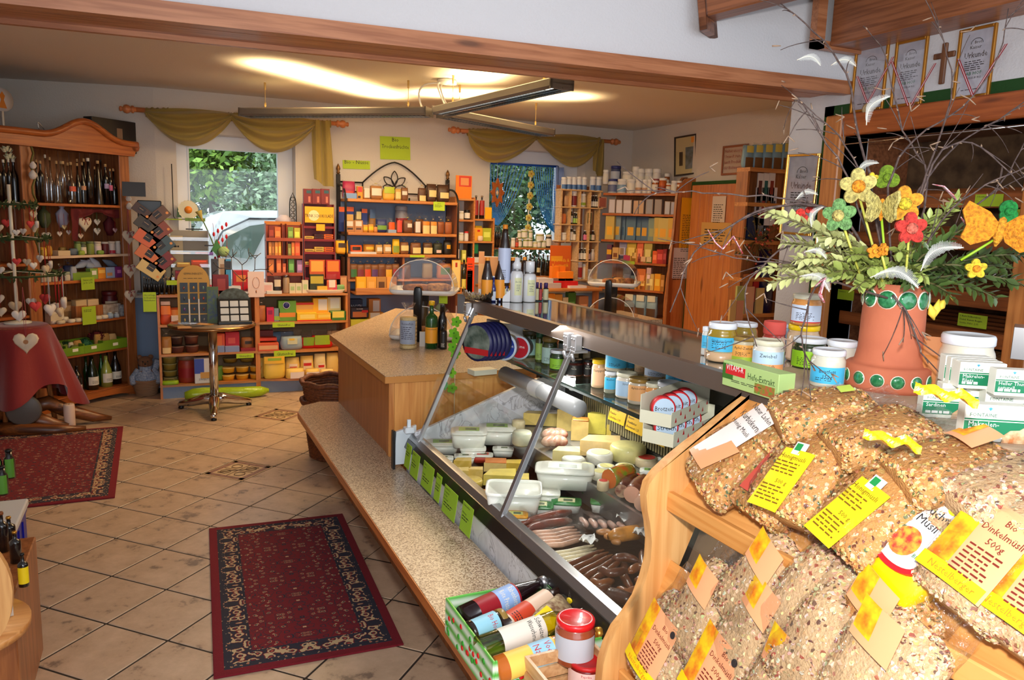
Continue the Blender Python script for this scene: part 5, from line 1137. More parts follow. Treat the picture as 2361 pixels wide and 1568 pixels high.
# brown bar dispenser and red drinking chocolate tower
def dispenser(x0,x1,yt,desc,nm,c,F=CF,back=.08):
 ua,_=F.hit(280+x0/4.54,420+700/4.54,back);ub,z=F.hit(280+x1/4.54,420+yt/4.54,back);return(ua+ub)/2,ub-ua,z-TOP
u,w,h=dispenser(1515,1895,440,'','',0);BRD=C(160,70,36)
b=MB().X(-w/2,w/2,.10,.105,0,h)
for x in(-w/2,-.02,w/2-.004,.02):b.X(x,x+.004,0,.1,0,h)
for k in RG(4):b.X(-w/2,w/2,-.004,.1,k*h*.25,k*h*.25+.006);b.X(-w/2,w/2,-.006,-.003,k*h*.25,k*h*.25+.03)
make('bar_dispenser','russet cardboard dispenser of little bars and teas','display stand',[('cardboard',b,BRD),('header',MB().X(-w/2,w/2,.092,.1,h*.98,h*1.03),C(196,120,40))],CF.at(u,TOP,.08))
X=[(1540,1598,455,(120,40,20),'red and white',.75),(1604,1668,470,(206,110,50),'orange fruit',.75),(1742,1798,470,(110,140,60),'green carrot',.75),(1808,1870,480,(190,180,60),'yellow green',.75),(1540,1570,625,(206,130,60),'slim orange',.5),(1572,1602,625,(150,90,40),'slim brown',.5),(1606,1638,625,(226,140,60),'slim amber',.5),(1642,1672,622,(236,150,40),'slim bright orange',.5),(1742,1776,645,(120,120,60),'slim olive',.5),(1780,1812,628,(226,120,50),'slim tangerine',.5),(1816,1868,622,(230,90,50),'vermilion',.5),(1540,1596,808,(196,110,50),'copper',.25),(1622,1672,798,(220,110,60),'coral',.25),(1682,1722,852,(200,100,60),'short coral',.25),(1748,1808,805,(90,140,70),'leaf green',.25),(1836,1900,815,(150,110,150),'tilted mauve',.25)]
row(CF,TOP,K4,'in the russet dispenser',LMW,[(a,e,y,QA,t_+' packet',DC(*c,lab=(.15,.3,.85,.7),lc=C(*[min(255,int(q*1.25)+15)for q in c]),z=TOP+f*h+.006,back=.09,dep=.03,name='packet'))for a,e,y,c,t_,f in X])
u,w,h=dispenser(1918,2235,235,'','',0,back=.10);RD=C(120,20,24)
h2=CF.hit(280+2050/4.54,420+70/4.54,.1)[1]-TOP
b=MB().X(-w/2,w/2,.12,.126,0,h)
for s in(-1,1):b.P([(-.02,0),(.12,0),(.12,h),(.05,h)],s*w/2-.003,s*w/2+.003,M=Matrix(((0,1,0,0),(1,0,0,0),(0,0,1,0),(0,0,0,1))))
for k in RG(6):b.X(-w/2,w/2,-.02+.012*k,.12,k*h*.145,k*h*.145+.005);b.X(-w/2,w/2,-.022+.012*k,-.018+.012*k,k*h*.145,k*h*.145+.022)
make('chocolate_tower','tall dark red tower of drinking chocolate bars','display stand',[('cardboard',b,RD),('header',MB().X(-w/2+.01,w/2-.005,.03,.036,h*.79,h*.97),C(226,176,30)),('banana_print',MB().L([(0,0),(.05,0)],12,cap=0,M=TRX(-.05,.0285,h*.87)),C(244,226,170)),('lettering',MB().text('TRINK SCHOKOLADE',.042,0,h*.85,.028,fit=w*.92),C(60,20,16)),('price_note',MB().X(-.03,.05,.018,.02,h*.70,h*.775),C(244,176,20))],CF.at(u,TOP,.10))
row(CF,TOP,K4,'crowning the red chocolate tower',LMW,[(1905+92*k,1995+92*k,70,QA,'maroon drinking chocolate carton',DC(110,30,30,lab=(.55,.1,.8,.5),lc=C(190,110,90),z=TOP+h,back=.16,dep=.04,lab2=(.35,.7,.9,.9),lc2=C(40,80,90),lm='the iron rack'))for k in RG(3)],group='cartons crowning the tower')
CRM,PLM,ORG=(216,176,84),(80,40,44),(222,104,46)
for t_,(yy,f)in EN([(375,.58),(520,.435),(670,.29)]):
 for cx,c in EN((CRM,PLM,ORG)if t_<1 else(CRM,CRM,ORG)if t_<2 else(CRM,PLM,CRM)):
  for k in RG(3-(cx==0)):
   u_=-w*.32+cx*w*.32;make('chocolate_bar',['cream','plum','orange'][(CRM,PLM,ORG).index(c)]+' wrapped bar in the %s tier of the red tower'%['upper','middle','lower'][t_],'chocolate bar',[('wrapper',MB().X(-.044,.044,0,.06,0,.019,bev=.003),C(*c)),('print',MB().X(-.03,.03,-.0008,0,.006,.013),C(*[int(q*.55)for q in c]))],CF.at(u+u_,TOP+h*f+.006+k*.0205,.10+.012*(4-t_)),0,'wrapped bars in the red tower')
row(CF,TOP,K4,'at the foot of the red tower',LMW,[(1968,2128,815,QA,'orange tray of wrapped sweets',DC(206,90,40,lab=(.1,.4,.9,.95),lc=C(240,170,70),z=TOP+.145*h+.006,back=.08,dep=.05)),(2140,2290,815,QA,'red tray of wrapped bars',DC(170,30,30,lab=(.1,.4,.9,.95),lc=C(226,130,50),z=TOP+.145*h+.006,back=.08,dep=.05)),(1972,2120,965,QA,'dark green tray of sweets',DC(50,56,30,lab=(.05,.5,.95,.9),lc=C(190,170,60),back=.06,dep=.05)),(2150,2260,965,bag,'bag of red and white sweets',DC(220,110,80,lab=(.2,.3,.8,.7),lc=C(240,220,200),back=.03))])
make('sweet_tray','pale oval tray of sweets at the end of the cabinet','tray',[('tray',MB().R([(0,.17,.07),(.03,.19,.085),(.034,.186,.08),(.006,.16,.06)],24,cap=0),C(220,196,170)),('bottom',MB().R([(.003,.16,.06),(.006,.16,.06)],24),C(220,196,170))],CF.at(CF.hit(280+2135/4.54,680,.03)[0],TOP,.07))
row(CF,TOP+.008,K4,'in the pale sweet tray',LMW,[(2050,2155,1090,QA,'yellow wafer bar',DC(226,180,60,dep=.03)),(2180,2265,1072,soap,'pink wrapped sweet',DC(206,70,100,dep=.03)),(2250,2340,1075,soap,'green striped sweet',DC(110,150,90,dep=.03)),(2290,2361,980,QA,'tilted brown postcard',DC(170,110,70,lab=(.1,.1,.9,.9),lc=C(206,150,100),dep=.004,back=.05))])
row(CF,TOP,K4,'before the russet dispenser',LMW,[(1480,1585,1055,QA,'pair of white tea light boxes',DC(226,214,204,lab=(.1,.2,.9,.8),lc=C(220,170,160))),(1592,1675,985,bag,'clear bag of dark sweets',DC(40,34,34,lab=(.1,.4,.9,.8),lc=C(220,200,170))),(1690,1765,970,jar,'clear glass of spoons',DC(170,140,110,.2,lid=CLEARG)),(1758,1822,1060,QA,'cream soap carton',DC(216,206,170,lab=(.2,.3,.8,.7),lc=C(170,190,130))),(1824,1888,1060,QA,'second cream soap carton',DC(220,208,174,lab=(.2,.3,.8,.7),lc=C(170,190,130))),(1892,1956,1028,QA,'taller cream soap carton',DC(222,208,176,lab=(.2,.3,.8,.7),lc=C(180,200,140))),(1520,1680,1140,QA,'pile of white leaflets',DC(220,214,204,dep=.1,back=-.002,name='leaflets'))])
# inside the left-hand cabinet
LMC='the bookcase'
row(CF,.655,K5,'in the left cabinet',LMC,[(80,205,325,bag,'red and orange tea bag pack',DC(206,80,40,lab=(.1,.4,.9,.75),lc=C(236,130,60),tie=None,band=(.1,.78,.9,.92),bc_=C(226,190,170))),(185,285,335,bag,'orange rusk pack',DC(214,96,44,lab=(.1,.3,.9,.6),lc=C(236,150,70),back=.08)),(700,760,310,jar,'tall dim jar',DC(90,80,50,lid=C(120,100,60),back=.1))])
row(CF,.655,K5,'in the left cabinet',LMC,[(205,285,500,QA,'white and red wedge carton',DC(220,200,190,lab=(0,0,1,.4),lc=C(206,50,40),back=-.01,dep=.06))])
row(CF,.395,K5,'inside the left cabinet',LMC,[(95,205,640,bag,'clear bag of fruit leather with a cream label',DC(160,110,50,lab=(.1,.02,.9,.25),lc=C(226,200,140),tie=C(200,180,140))),(190,350,830,tub,'plum coloured spread tub',DC(90,50,44,lid=C(110,84,76))),(355,505,818,tub,'cocoa spread tub',DC(100,56,46,lid=C(120,94,84))),(195,335,725,tub,'dark spread tub stacked on another',DC(64,40,36,lid=C(110,96,90),z=.475)),(345,498,715,tub,'brown spread tub stacked on another',DC(96,54,44,lid=C(124,100,90),z=.475)),(620,775,690,QA,'orange fruit bar carton',DC(206,76,40,lab=(.3,.3,.8,.9),lc=C(226,110,50),back=.05)),(780,930,672,QA,'crimson cracker carton',DC(176,26,44,lab=(.2,.4,.7,.7),lc=C(206,80,70),back=.05)),(945,1090,665,bag,'clear bag of toasted rolls',DC(150,92,44,lab=(.3,.35,.8,.5),lc=C(50,36,24),back=.04)),(618,772,825,QA,'blue-grey shelf tray under the orange carton',DC(120,136,180,dep=.1,back=0)),(778,932,825,QA,'blue-grey shelf tray under the crimson carton',DC(126,140,184,dep=.1,back=0)),(948,1105,845,QA,'dark red shelf tray',DC(130,20,30,dep=.1,back=0))])
row(CF,.125,K5,'low in the left cabinet',LMC,[(105+5*k,270+3*k,940+74*k,tub,['topmost','second','third','lowest'][k]+' olive snack tub of the end stack',DC(140,120,50,lid=C(170,160,100),z=.125+.057*(3-k),back=.08))for k in RG(4)]+[(105,290,1180,bag,'lime green flat snack bag',DC(150,190,30,back=-.02)),(275,470,930,jar,'big plastic jar of red sweets',DC(150,50,30,lid=C(120,90,70),lab=(.2,.55),lc=C(150,30,34))),(450,655,955,QA,'blue and white lupin sweets carton',DC(214,210,214,lab=(0,.4,.5,1),lc=C(60,80,170),lab2=(.3,.2,.95,.45),lc2=C(200,150,80),txt=['SWEETS'],ts=.12,tz=.12,back=-.01)),(640,760,965,bag,'green snack bag',DC(90,130,40,back=.06))]+[(745+150*i,890+150*i,1055+82*j-8*i,tub,['yellow noodle tub','golden noodle tub','amber noodle tub'][i]+['',' under another'][j],DC(222,160,40,lid=C(226,190,110),z=.125+.072*(1-j)))for i in RG(3)for j in RG(2)]+[(760+180*i,925+170*i,955,tub,['dull','greenish'][i]+' noodle tub at the back',DC(160,120,40,lid=C(150,140,90),z=.27,back=.14))for i in RG(2)])
row(CF,.36,K5,'clipped under a cabinet shelf',LMC,[(898,1085,900,note,'lime gluten free sign',dict(c=LIME,txt=['Glutenfrei'],ts=.62,back=-.014,z=.338))])
# inside the right-hand cabinet
LMR='the iron rack'
row(CF,.658,K5,'high in the bulging cabinet',LMR,[(1120,1210,310,bag,'small cellophane bag of nuts',DC(170,96,50,tie=C(220,210,200))),(1220,1298,410,QA,'magenta tea carton',DC(200,40,76,lab=(.2,.5,.8,.8),lc=C(150,30,80))),(1300,1360,420,QA,'grey and lime carton',DC(120,140,150,lab=(0,.1,1,.4),lc=C(150,180,60))),(1345,1535,340,QA,'green fruit carton with a round navy crest',DC(100,150,50,lab=(.05,.2,.95,.42),lc=C(230,140,50),back=.03)),(1532,1720,360,QA,'yellow and red biscuit carton',DC(236,180,50,lab=(.05,.62,.95,.85),lc=C(226,170,90),lab2=(0,.88,1,1),lc2=C(206,50,40),back=.06)),(1715,1872,312,QA,'amber crispbread carton with a white crest panel',DC(240,180,40,lab=(.35,.45,.95,.95),lc=C(230,226,214),lab2=(0,.25,1,.36),lc2=C(206,40,36),back=.06)),(1870,2010,302,QA,'cream crispbread carton',DC(220,196,140,lab=(.2,.5,.9,.95),lc=C(232,226,210),back=.07)),(1545,1755,468,QA,'yellow open display tray',DC(244,196,40,lab=(.15,.3,.9,.8),lc=C(250,220,110),lab2=(0,0,1,.14),lc2=C(206,40,40),back=0,dep=.09)),(1755,1915,470,QA,'orange display tray',DC(244,180,40,lab=(.1,.4,.9,.8),lc=C(250,210,90),lab2=(0,0,1,.14),lc2=C(206,40,40),back=0,dep=.09)),(1900,2070,450,QA,'green display tray of cracker packs',DC(70,120,50,lab=(.12,.3,.85,.98),lc=C(236,206,90),back=0,dep=.09))])
q=CF.hit(350+1432/4.612,620+388/4.612,.028);make('crest_sticker','round navy crest on the green fruit carton','sticker',[('disc',MB().L([(0,0),(.033,0),(.033,.001),(0,.001)],18,M=RO_(pi/2,4,'X')),C(40,44,110)),('rim',MB().L([(.028,.0012),(.031,.0012)],18,cap=0,M=RO_(pi/2,4,'X')),WH)],CF.at(q[0],q[1],.028))
row(CF,.392,K5,'in the bulging cabinet',LMR,[(1130,1350,790,QA,'orange and white wafer carton',DC(214,90,50,lab=(.05,.2,.95,.7),lc=C(226,170,120),dep=.12,back=-.01)),(1130,1330,735,QA,'red wafer carton stacked on another',DC(206,66,40,dep=.10,z=.48,back=.03)),(1130,1290,655,QA,'dark red carton at the back',DC(130,40,24,dep=.06,back=.16)),(1240,1520,600,bag,'big blue-grey flour bag at the back',DC(96,126,150,back=.16)),(1370,1605,655,bag,'silver-blue flour bag with a yellow emblem',DC(150,168,178,lab=(.3,.3,.75,.6),lc=C(206,206,170),band=(.38,.5,.62,.6),bc_=C(236,190,60),back=-.01)),(1585,1760,680,bag,'red muesli bag with a green field picture',DC(206,34,30,lab=(.15,.2,.85,.72),lc=C(130,160,40))),(1700,1930,650,bag,'larger red muesli bag with a green field picture',DC(210,34,28,lab=(.15,.2,.85,.72),lc=C(150,176,40),back=.02)),(1865,2010,585,bag,'clear bag of puffed corn with a red label',DC(214,176,130,lab=(.3,.15,.8,.45),lc=C(226,206,190),band=(.3,.2,.8,.3),bc_=C(200,40,44),back=.10))])
row(CF,.135,K5,'on the bulging bottom shelf',LMR,[(1185,1425,905,bag,'big bag of yellow ribbon noodles',DC(236,196,80,lab=(.05,.62,.95,.9),lc=C(246,190,60),band=(.2,.74,.8,.84),bc_=C(150,180,50),fillz=.85,back=-.05)),(1420,1580,915,bag,'clear bag of spiral noodles with a red label',DC(240,200,110,lab=(.25,.3,.8,.6),lc=C(240,220,190),band=(.28,.38,.76,.48),bc_=C(206,40,40),fillz=.86,back=-.01)),(1582,1728,895,bag,'clear bag of shell noodles with a red label',DC(240,196,96,lab=(.2,.3,.8,.7),lc=C(240,214,170),band=(.22,.46,.78,.58),bc_=C(206,40,40),fillz=.86,back=-.01)),(1730,1855,875,bag,'clear bag of pale rice puffs',DC(236,210,150,lab=(.3,.2,.85,.5),lc=C(240,220,190),band=(.32,.34,.83,.44),bc_=C(206,40,40),fillz=.88,back=-.01)),(1858,1990,870,bag,'clear bag of corn rings',DC(226,190,110,fillz=.9,back=0)),(1140,1190,920,bag,'slim bag of noodles by the cabinet divider',DC(226,184,80,fillz=.88,back=.05)),(1430,1625,1050,bag,'short bag of noodles with a blank white card',DC(240,200,100,lab=(.22,.05,.98,.6),lc=C(236,220,214),fillz=.85,back=-.09)),(1640,1790,1055,bag,'second short noodle bag with a blank white card',DC(240,200,100,lab=(.05,.05,.98,.6),lc=C(236,220,214),fillz=.85,back=-.085)),(1795,1940,1060,bag,'short bag of pale star noodles',DC(240,206,130,fillz=.85,back=-.07))])
row(CF,.36,K5,'clipped to the cabinet',LMR,[(1298,1528,868,note,'lime gluten free sign below the flour bags',dict(c=LIME,txt=['Glutenfrei'],ts=.62,back=-.035,z=.338)),(1283,1518,568,note,'lime gluten free sign above the flour bags',dict(c=LIME,txt=['Glutenfrei'],ts=.62,back=-.035,z=.612))])
# under the cabinets
g0=on(425,905,z=.05);b=MB().T([VC((0,0,.05))+VC((x,.02*sin(x*9),0))for x in[k*.07 for k in RG(11)]],[.03,.055,.058,.055,.05,.052,.05,.05,.05,.045,.02],12);tag(b.B('green_roll',mat('green_plastic',(160,190,30),.35,coat=.5,bump=(30,.5)),loc=(g0.x,7.10,0)),'roll of lime green plastic lying on the floor before the cabinet','roll')
bs=on(338,915,z=0);Bt=thing('teddy_basket','small wicker basket with the teddy beside the bookcase','basket',(bs.x,bs.y+.1,0))
b=MB();
for k in RG(9):b.L([(.085+.004*k-.007,.016*k),(.092+.004*k,.016*k+.008),(.085+.004*k-.007,.016*k+.016)],20,cap=0,wob=lambda a,z:1+.02*sin(12*a+z*200))
b.L([(0,.005),(.085,.005)],20,cap=0);b.B('wicker',mat('wicker_pale',(150,112,80),.8),Bt)
b=MB();TB=mat('teddy_plush',(132,92,64),.95,bump=(200,.8))
def ball(b,x,y,z,r,m=0,s=(1,1,1),n=10):b.R([(r*s[2]*-cos(pi*k/n),r*s[0]*max(.02,sin(pi*k/n)),r*s[1]*max(.02,sin(pi*k/n)))for k in RG(n+1)],12,p=2,m=m,M=TR_((x,y,z)))
ball(b,0,0,.10,.075,s=(1,.9,1.1));ball(b,0,-.01,.225,.058,s=(1.05,.95,.95));ball(b,0,-.058,.215,.026);ball(b,-.045,0,.27,.022);ball(b,.045,0,.27,.022)
tb_=thing('teddy_bear','brown teddy bear in a blue checked coat sitting in the little basket','toy',(bs.x,bs.y+.1,.07));b.B('body',TB,tb_)
b=MB();ball(b,0,-.084,.222,.008);ball(b,-.02,-.062,.24,.006);ball(b,.02,-.062,.24,.006);b.B('face',BLACK,tb_)
b=MB();b.R([(.02,.10,.09),(.10,.095,.085),(.16,.05,.05),(.19,.055,.055)],14,p=2,wob=lambda a,z:1+.06*sin(6*a));b.T([(.06,0,.16),(.11,-.02,.09),(.10,-.08,.05)],.026,8);b.T([(-.06,0,.16),(-.11,-.02,.09),(-.10,-.08,.05)],.026,8);b.T([(.07,.02,.12),(.10,.02,.24)],.03,8);b.B('checked_coat',mat('blue_check',(120,136,160),.9,noise=(80,(180,186,196))),tb_)
# bistro table
bt=on(492,935,z=0);BX_,BY_=bt.x,6.66
bt_=thing('bistro_table','round bistro table with a chrome column and star foot','table',(BX_,BY_,0));BZ=.74
MB().L([(0,BZ-.028),(.325,BZ-.028),(.335,BZ-.014),(.325,BZ),(0,BZ)],40).B('tabletop',mat('steel_tabletop',(168,150,134),.22,m=.6,coat=.3),bt_);MB().L([(.326,BZ-.027),(.338,BZ-.02),(.338,BZ-.008),(.326,BZ)],40,cap=0).B('rim',mat('table_rim',(150,110,70),.2,m=.9),bt_)
MB().L([(.034,.10),(.034,BZ-.03)],20).B('column',CHROME,bt_)
for a in(-95,25,145):
 M_=RO_(RAD(a),4,'Z');MB().T([M_@VC(p)for p in[(0,0,.11),(.08,0,.10),(.2,0,.065),(.31,0,.04),(.33,0,.03)]],[.05,.046,.036,.026,.016],10).B('foot',CHROME,bt_)
 MB().L([(.022,0),(.022,.012),(.012,.03),(0,.03)],12,M=M_@TR_((.31,0,0))).B('glide',BLACK,bt_)
BTF=Face((BX_,BY_),0);b=MB();ua,_=BTF.hit(410,700,0);ub,z1=BTF.hit(482,612,0);w=ub-ua;z1-=BZ
KR=C(206,160,84,.7);pl_=[(-w/2,0),(w/2,0),(w/2,z1*.72)]+[(w/2*cos(a),z1*.72+z1*.28*sin(a))for a in[k*pi/10 for k in RG(1,10)]]+[(-w/2,z1*.72)]
pe=thing('pendant_display','arched kraft card display of gemstone pendants on the bistro table','display stand',BTF.at((ua+ub)/2,BZ,.02));MB().P(pl_,0,.02).B('card_back',KR,pe)
MB().text('GEMMA ENERGETIC',.022,0,z1*.84,-.002,fit=w*.6).B('lettering',INK,pe);t=MB();fine(t,-w*.3,z1*.77,w*.6,1,.01,-.002);t.B('small_print',INK,pe)
for j in RG(4):
 for i in RG(3):
  x,z=-w*.30+i*w*.30,z1*(.62-.185*j)
  MB().X(x-w*.12,x+w*.12,-.004,0,z-.038,z+.038).B('pendant_case',BLACK,pe);MB().R([(-.014,.002,.001),(0,.008,.003),(.014,.002,.001)],8,p=2,M=TR_((x,-.006,z-.004))).B('gemstone',G(*[(120,60,40),(190,140,60),(110,150,130),(60,60,60),(150,70,40),(170,60,30),(110,60,130),(150,90,50),(90,40,30),(190,160,90),(110,130,80),(110,110,110)][j*3+i]),pe)
MB().X(-w/2-.004,w/2+.004,-.014,.03,0,.012).B('acrylic_base',ACRYL,pe)
for i in(-1,1):MB().X(i*w*.15-.004,i*w*.15+.004,-.012,0,.01,z1*.42).B('acrylic_rib',mat('acrylic_rib',(226,226,226),.15,coat=.6),pe)
row(BTF,BZ,PXC,'on the bistro table','the pendant display',[(476,503,661,QA,'green leaflet with a meadow photo standing',DC(80,100,56,lab=(.1,.1,.9,.9),lc=mat('meadow_print',(90,110,70),.5,noise=(40,(60,80,120))),dep=.004,back=0,name='leaflet'))])
ua,_=BTF.hit(503,740,-.12);ub,zt=BTF.hit(580,684,-.12);w=ub-ua;h=zt-BZ
dv=thing('token_box','black tilted presentation box with nine silvery tokens on the bistro table','display box',BTF.at((ua+ub)/2,BZ,-.12));sl=RO_(RAD(-22),4,'X')
MB().X(-w/2,w/2,0,.012,0,h,bev=.003,M=sl).X(-w/2,w/2,-.01,.10,0,.025,bev=.004).B('case',BLACK,dv)
pl_=[(-w*.46,h*.95)]+[(w*.46*-cos(a),h*.95+h*.42*sin(a))for a in[k*pi/10 for k in RG(1,10)]]+[(w*.46,h*.95)]
MB().P(pl_[::-1],0,.008,M=sl).B('header',mat('grey_print',(70,84,90),.4,noise=(30,(40,46,50))),dv)
for j in RG(3):
 for i in RG(3):MB().X(-w*.42+i*w*.29,-w*.42+i*w*.29+w*.25,-.006,0,h*(.12+.27*j),h*(.12+.27*j)+h*.22,bev=.003,M=sl).B('token',mat('silver_token',(226,232,238),.15,m=.3),dv)
for k,(px,c)in EN([(425,(150,110,70)),(450,(40,36,34)),(475,(170,120,60))]):
 o=BTF.at(BTF.hit(px,745,-.2)[0],BZ,-.22+.08*k);make('leaflet',['tan','dark','amber'][k]+' leaflet lying on the bistro table','leaflet',[('paper',MB().X(-.05,.05,-.07,.07,0,.0015),C(*c)),('print',MB().X(-.04,.04,-.03,.05,.0015,.002),C(*[min(255,q+40)for q in c]))],o,.5*k)
# goods on the iron rack
def cc(*c):return C(*c)
LN='the red chocolate tower'
WR='on the top rack shelf';CR_=(226,206,140)
def nb(x0,x1,y,t,c,lab=None,lc=CR_,tie=None,**k):return(x0,x1,y,bag,t,DC(*c,lab=lab,lc=C(*lc),tie=C(*tie)if tie else None,**k))
row(RK,1.80,K6,WR,LN,[nb(172,342,300,'glossy raspberry pouch',(150,34,76),(.2,.1,.8,.4),(190,60,50),fillz=.9),(190,352,478,QA,'pale blue tray under the raspberry pouch',DC(120,150,196,back=0)),(358,428,390,QA,'orange and yellow rice carton',DC(236,150,40,lab=(.1,.55,.9,.95),lc=C(206,60,60),lab2=(.1,.05,.6,.25),lc2=C(40,30,40))),nb(430,530,372,'clear nut bag with a tall white label',(170,120,70),(.2,.1,.9,.78),(226,214,196)),nb(530,690,300,'large tied nut bag with a wide white label',(150,104,60),(.1,.2,.9,.56),(230,220,200),(220,210,130)),nb(692,850,360,'lime labelled banana chip bag',(226,176,70),(.1,.42,.95,.82),(176,190,50)),nb(850,932,350,'fruit bag with a cream and pink label',(190,150,80),(.1,.1,.85,.5),CR_),nb(930,1022,330,'tied bag of dates with a white label',(110,70,40),(.1,.3,.8,.5),(220,210,196),(190,200,130)),nb(1150,1252,330,'tied bag of dark seeds with a cream label',(80,50,34),(.15,.02,.95,.3),CR_,(210,170,60)),nb(1262,1392,340,'tall dark bag of raisins with a cream label',(64,40,28),(.2,.25,.95,.6),CR_,fillz=.92),nb(1400,1560,345,'broad dark bag of prunes with a cream label',(60,38,26),(.2,.2,.9,.5),CR_,fillz=.9,back=0)])
WR='on the middle rack shelf'
row(RK,1.485,K6,WR,LN,[(205,318,828,QA,'kraft carton with a white panel',DC(170,118,72,lab=(.15,.5,.85,.92),lc=C(226,214,200),lab2=(.2,.2,.85,.36),lc2=C(56,40,34))),(320,430,828,QA,'second kraft carton with a white panel',DC(174,122,76,lab=(.15,.5,.85,.92),lc=C(220,206,190),lab2=(.2,.2,.8,.36),lc2=C(84,56,46))),(122,192,655,QA,'navy and orange carton at the post',DC(30,50,120,lab=(0,.8,1,1),lc=C(226,100,40),back=.12)),(195,312,655,QA,'navy and orange cereal carton',DC(34,54,130,lab=(0,.82,1,1),lc=C(226,100,40),lab2=(.05,.45,.95,.7),lc2=C(214,170,90),back=.12)),nb(320,425,650,'nut bag with a cream label behind the kraft carton',(120,96,60),(.25,.5,.85,.8),CR_,back=.14),(415,486,680,QA,'small navy and orange carton',DC(30,50,124,lab=(0,.82,1,1),lc=C(220,100,50),back=.14)),nb(512,600,655,'blue topped snack bag at the back',(170,120,60),(.1,.55,.9,.9),(90,120,160),back=.18),nb(432,500,840,'yellow labelled almond bag',(196,140,50),(.1,.2,.9,.5),(240,190,40)),nb(500,575,830,'second yellow labelled almond bag',(200,140,50),(.1,.2,.9,.5),(246,196,40)),nb(572,622,880,'small cashew bag',(196,130,70)),nb(606,750,800,'navy pistachio bag with a green picture',(34,48,100),(.1,.2,.9,.5),(110,150,60),fillz=.9),nb(755,855,800,'clear bag with an orange pentagon label',(120,70,40),(.15,.12,.85,.72),(230,90,30),(220,200,170)),(758,862,950,QA,'small pale blue tray',DC(140,160,190,back=-.005,dep=.06)),nb(868,945,790,'clear bag with a tall red label',(140,80,50),(.1,.05,.9,.8),(206,76,60),(220,200,170)),(868,1030,645,jar,'large clear bucket with a red label at the back',DC(150,150,160,lid=C(160,166,176),lab=(.1,.55),lc=C(150,40,50),back=.14)),nb(955,1085,745,'tied bag of walnuts with a small white label',(100,60,36),(.4,.3,.85,.5),(226,216,200),(200,190,80)),nb(1090,1195,780,'tied bag with a tall white label and red figure',(90,54,34),(.2,.05,.8,.7),(222,210,204),(220,190,130)),nb(1120,1225,730,'tied bag of brown nuts at the back',(130,84,50),None,CR_,(190,150,90),back=.16),nb(1200,1300,765,'tied bag with a cream card and orange band',(150,90,50),(.1,0,.98,.45),CR_,(230,210,170),band=(.1,.46,.95,.66),bc_=C(226,140,50)),nb(1303,1392,770,'narrower tied bag with a cream card and orange band',(150,90,50),(.1,0,.98,.45),CR_,(230,210,170),band=(.1,.46,.95,.66),bc_=C(230,150,60)),nb(1400,1490,775,'hazelnut bag with a yellow ribbon',(130,70,34),None,CR_,(240,190,30)),nb(1495,1592,780,'mixed nut bag with a yellow ribbon beside the rack side',(150,84,44),None,CR_,(240,200,30))])
WR='on the lower rack shelf'
row(RK,1.278,K6,WR,LN,[nb(80,250,1075,'orange-yellow packet leaning out of a pale tray',(236,170,40),(.2,.45,.8,.75),(60,44,30),fillz=.9,back=-.03),nb(272,430,1140,'orange lentil packet with a black panel',(220,90,40),(.15,.4,.8,.75),(50,34,28),fillz=.9),(272,605,1238,QA,'long low white tray',DC(206,206,210,dep=.08,back=-.005)),nb(440,600,1085,'clear bag of dried bananas',(200,130,40),(.2,.3,.8,.5),(240,196,60),back=.08),nb(596,690,1090,'peanut bag with a lime ribbon',(190,150,90),(.2,.2,.9,.5),(230,220,200),(150,206,60)),nb(696,805,1085,'cashew bag with a lime ribbon',(196,150,90),(.2,.2,.9,.5),(232,222,200),(150,206,60)),nb(815,912,1050,'yellow sunflower seed bag',(236,190,40),(.1,.1,.9,.5),(130,150,60),fillz=.9),nb(915,1030,1040,'tied nut bag with a cream label',(130,84,50),(.1,.2,.95,.5),CR_,(210,150,60)),nb(1050,1190,1050,'wide tied nut bag with a cream label',(120,76,46),(.2,.05,.95,.4),CR_,(200,190,150)),nb(1215,1340,1050,'tied fig bag with a tilted cream label',(90,60,36),(.05,.05,.95,.4),CR_,(210,150,60)),nb(1345,1470,1060,'dark pumpkin seed bag with a lime ribbon',(40,44,28),(.3,.1,.8,.28),(226,200,190),(120,200,50)),nb(1480,1590,1060,'black poppy seed bag with a yellow tag',(30,26,24),(.3,.35,.75,.6),(220,160,30),fillz=.85)])
cls=[(60,110,60,'green'),(120,50,60,'plum'),(206,80,40,'orange'),(90,60,110,'violet'),(110,60,40,'brown'),(226,170,50,'amber'),(150,40,40,'red')]
row(RK,1.032,K7,'in the rack cubby',LN,[nb(228+80*k,322+80*k,160+8*(k%2),'clear tied seed bag with a %s label'%n,(120,76,44),(.15,.1,.85,.45),(r,g,b_),(216,190,150))for k,(r,g,b_,n)in EN(cls)])
row(RK,1.032,K7,'in the right rack cubby',LN,[nb(830,930,165,'dim tied nut bag',(100,70,44),None,CR_,(150,150,60)),nb(1060,1180,150,'clear tied bag of grain',(150,130,90),None,CR_,(200,190,150)),nb(1230,1400,155,'dried apple ring bag',(190,120,60),(.2,.2,.8,.5),(90,120,50),(180,150,90))])
row(RK,.915,K7,'in the rack tray',LN,[(305+115*k,415+115*k,388,QA,['golden','amber','brown','peach'][k]+' grain pack',dict(c=C(*[(246,176,30),(226,160,60),(180,130,70),(240,160,70)][k]),lab=(.2,.3,.8,.7),lc=C(*[(250,190,60),(236,180,90),(90,60,40),(246,180,90)][k]),dep=.05,back=-.13))for k in RG(4)])
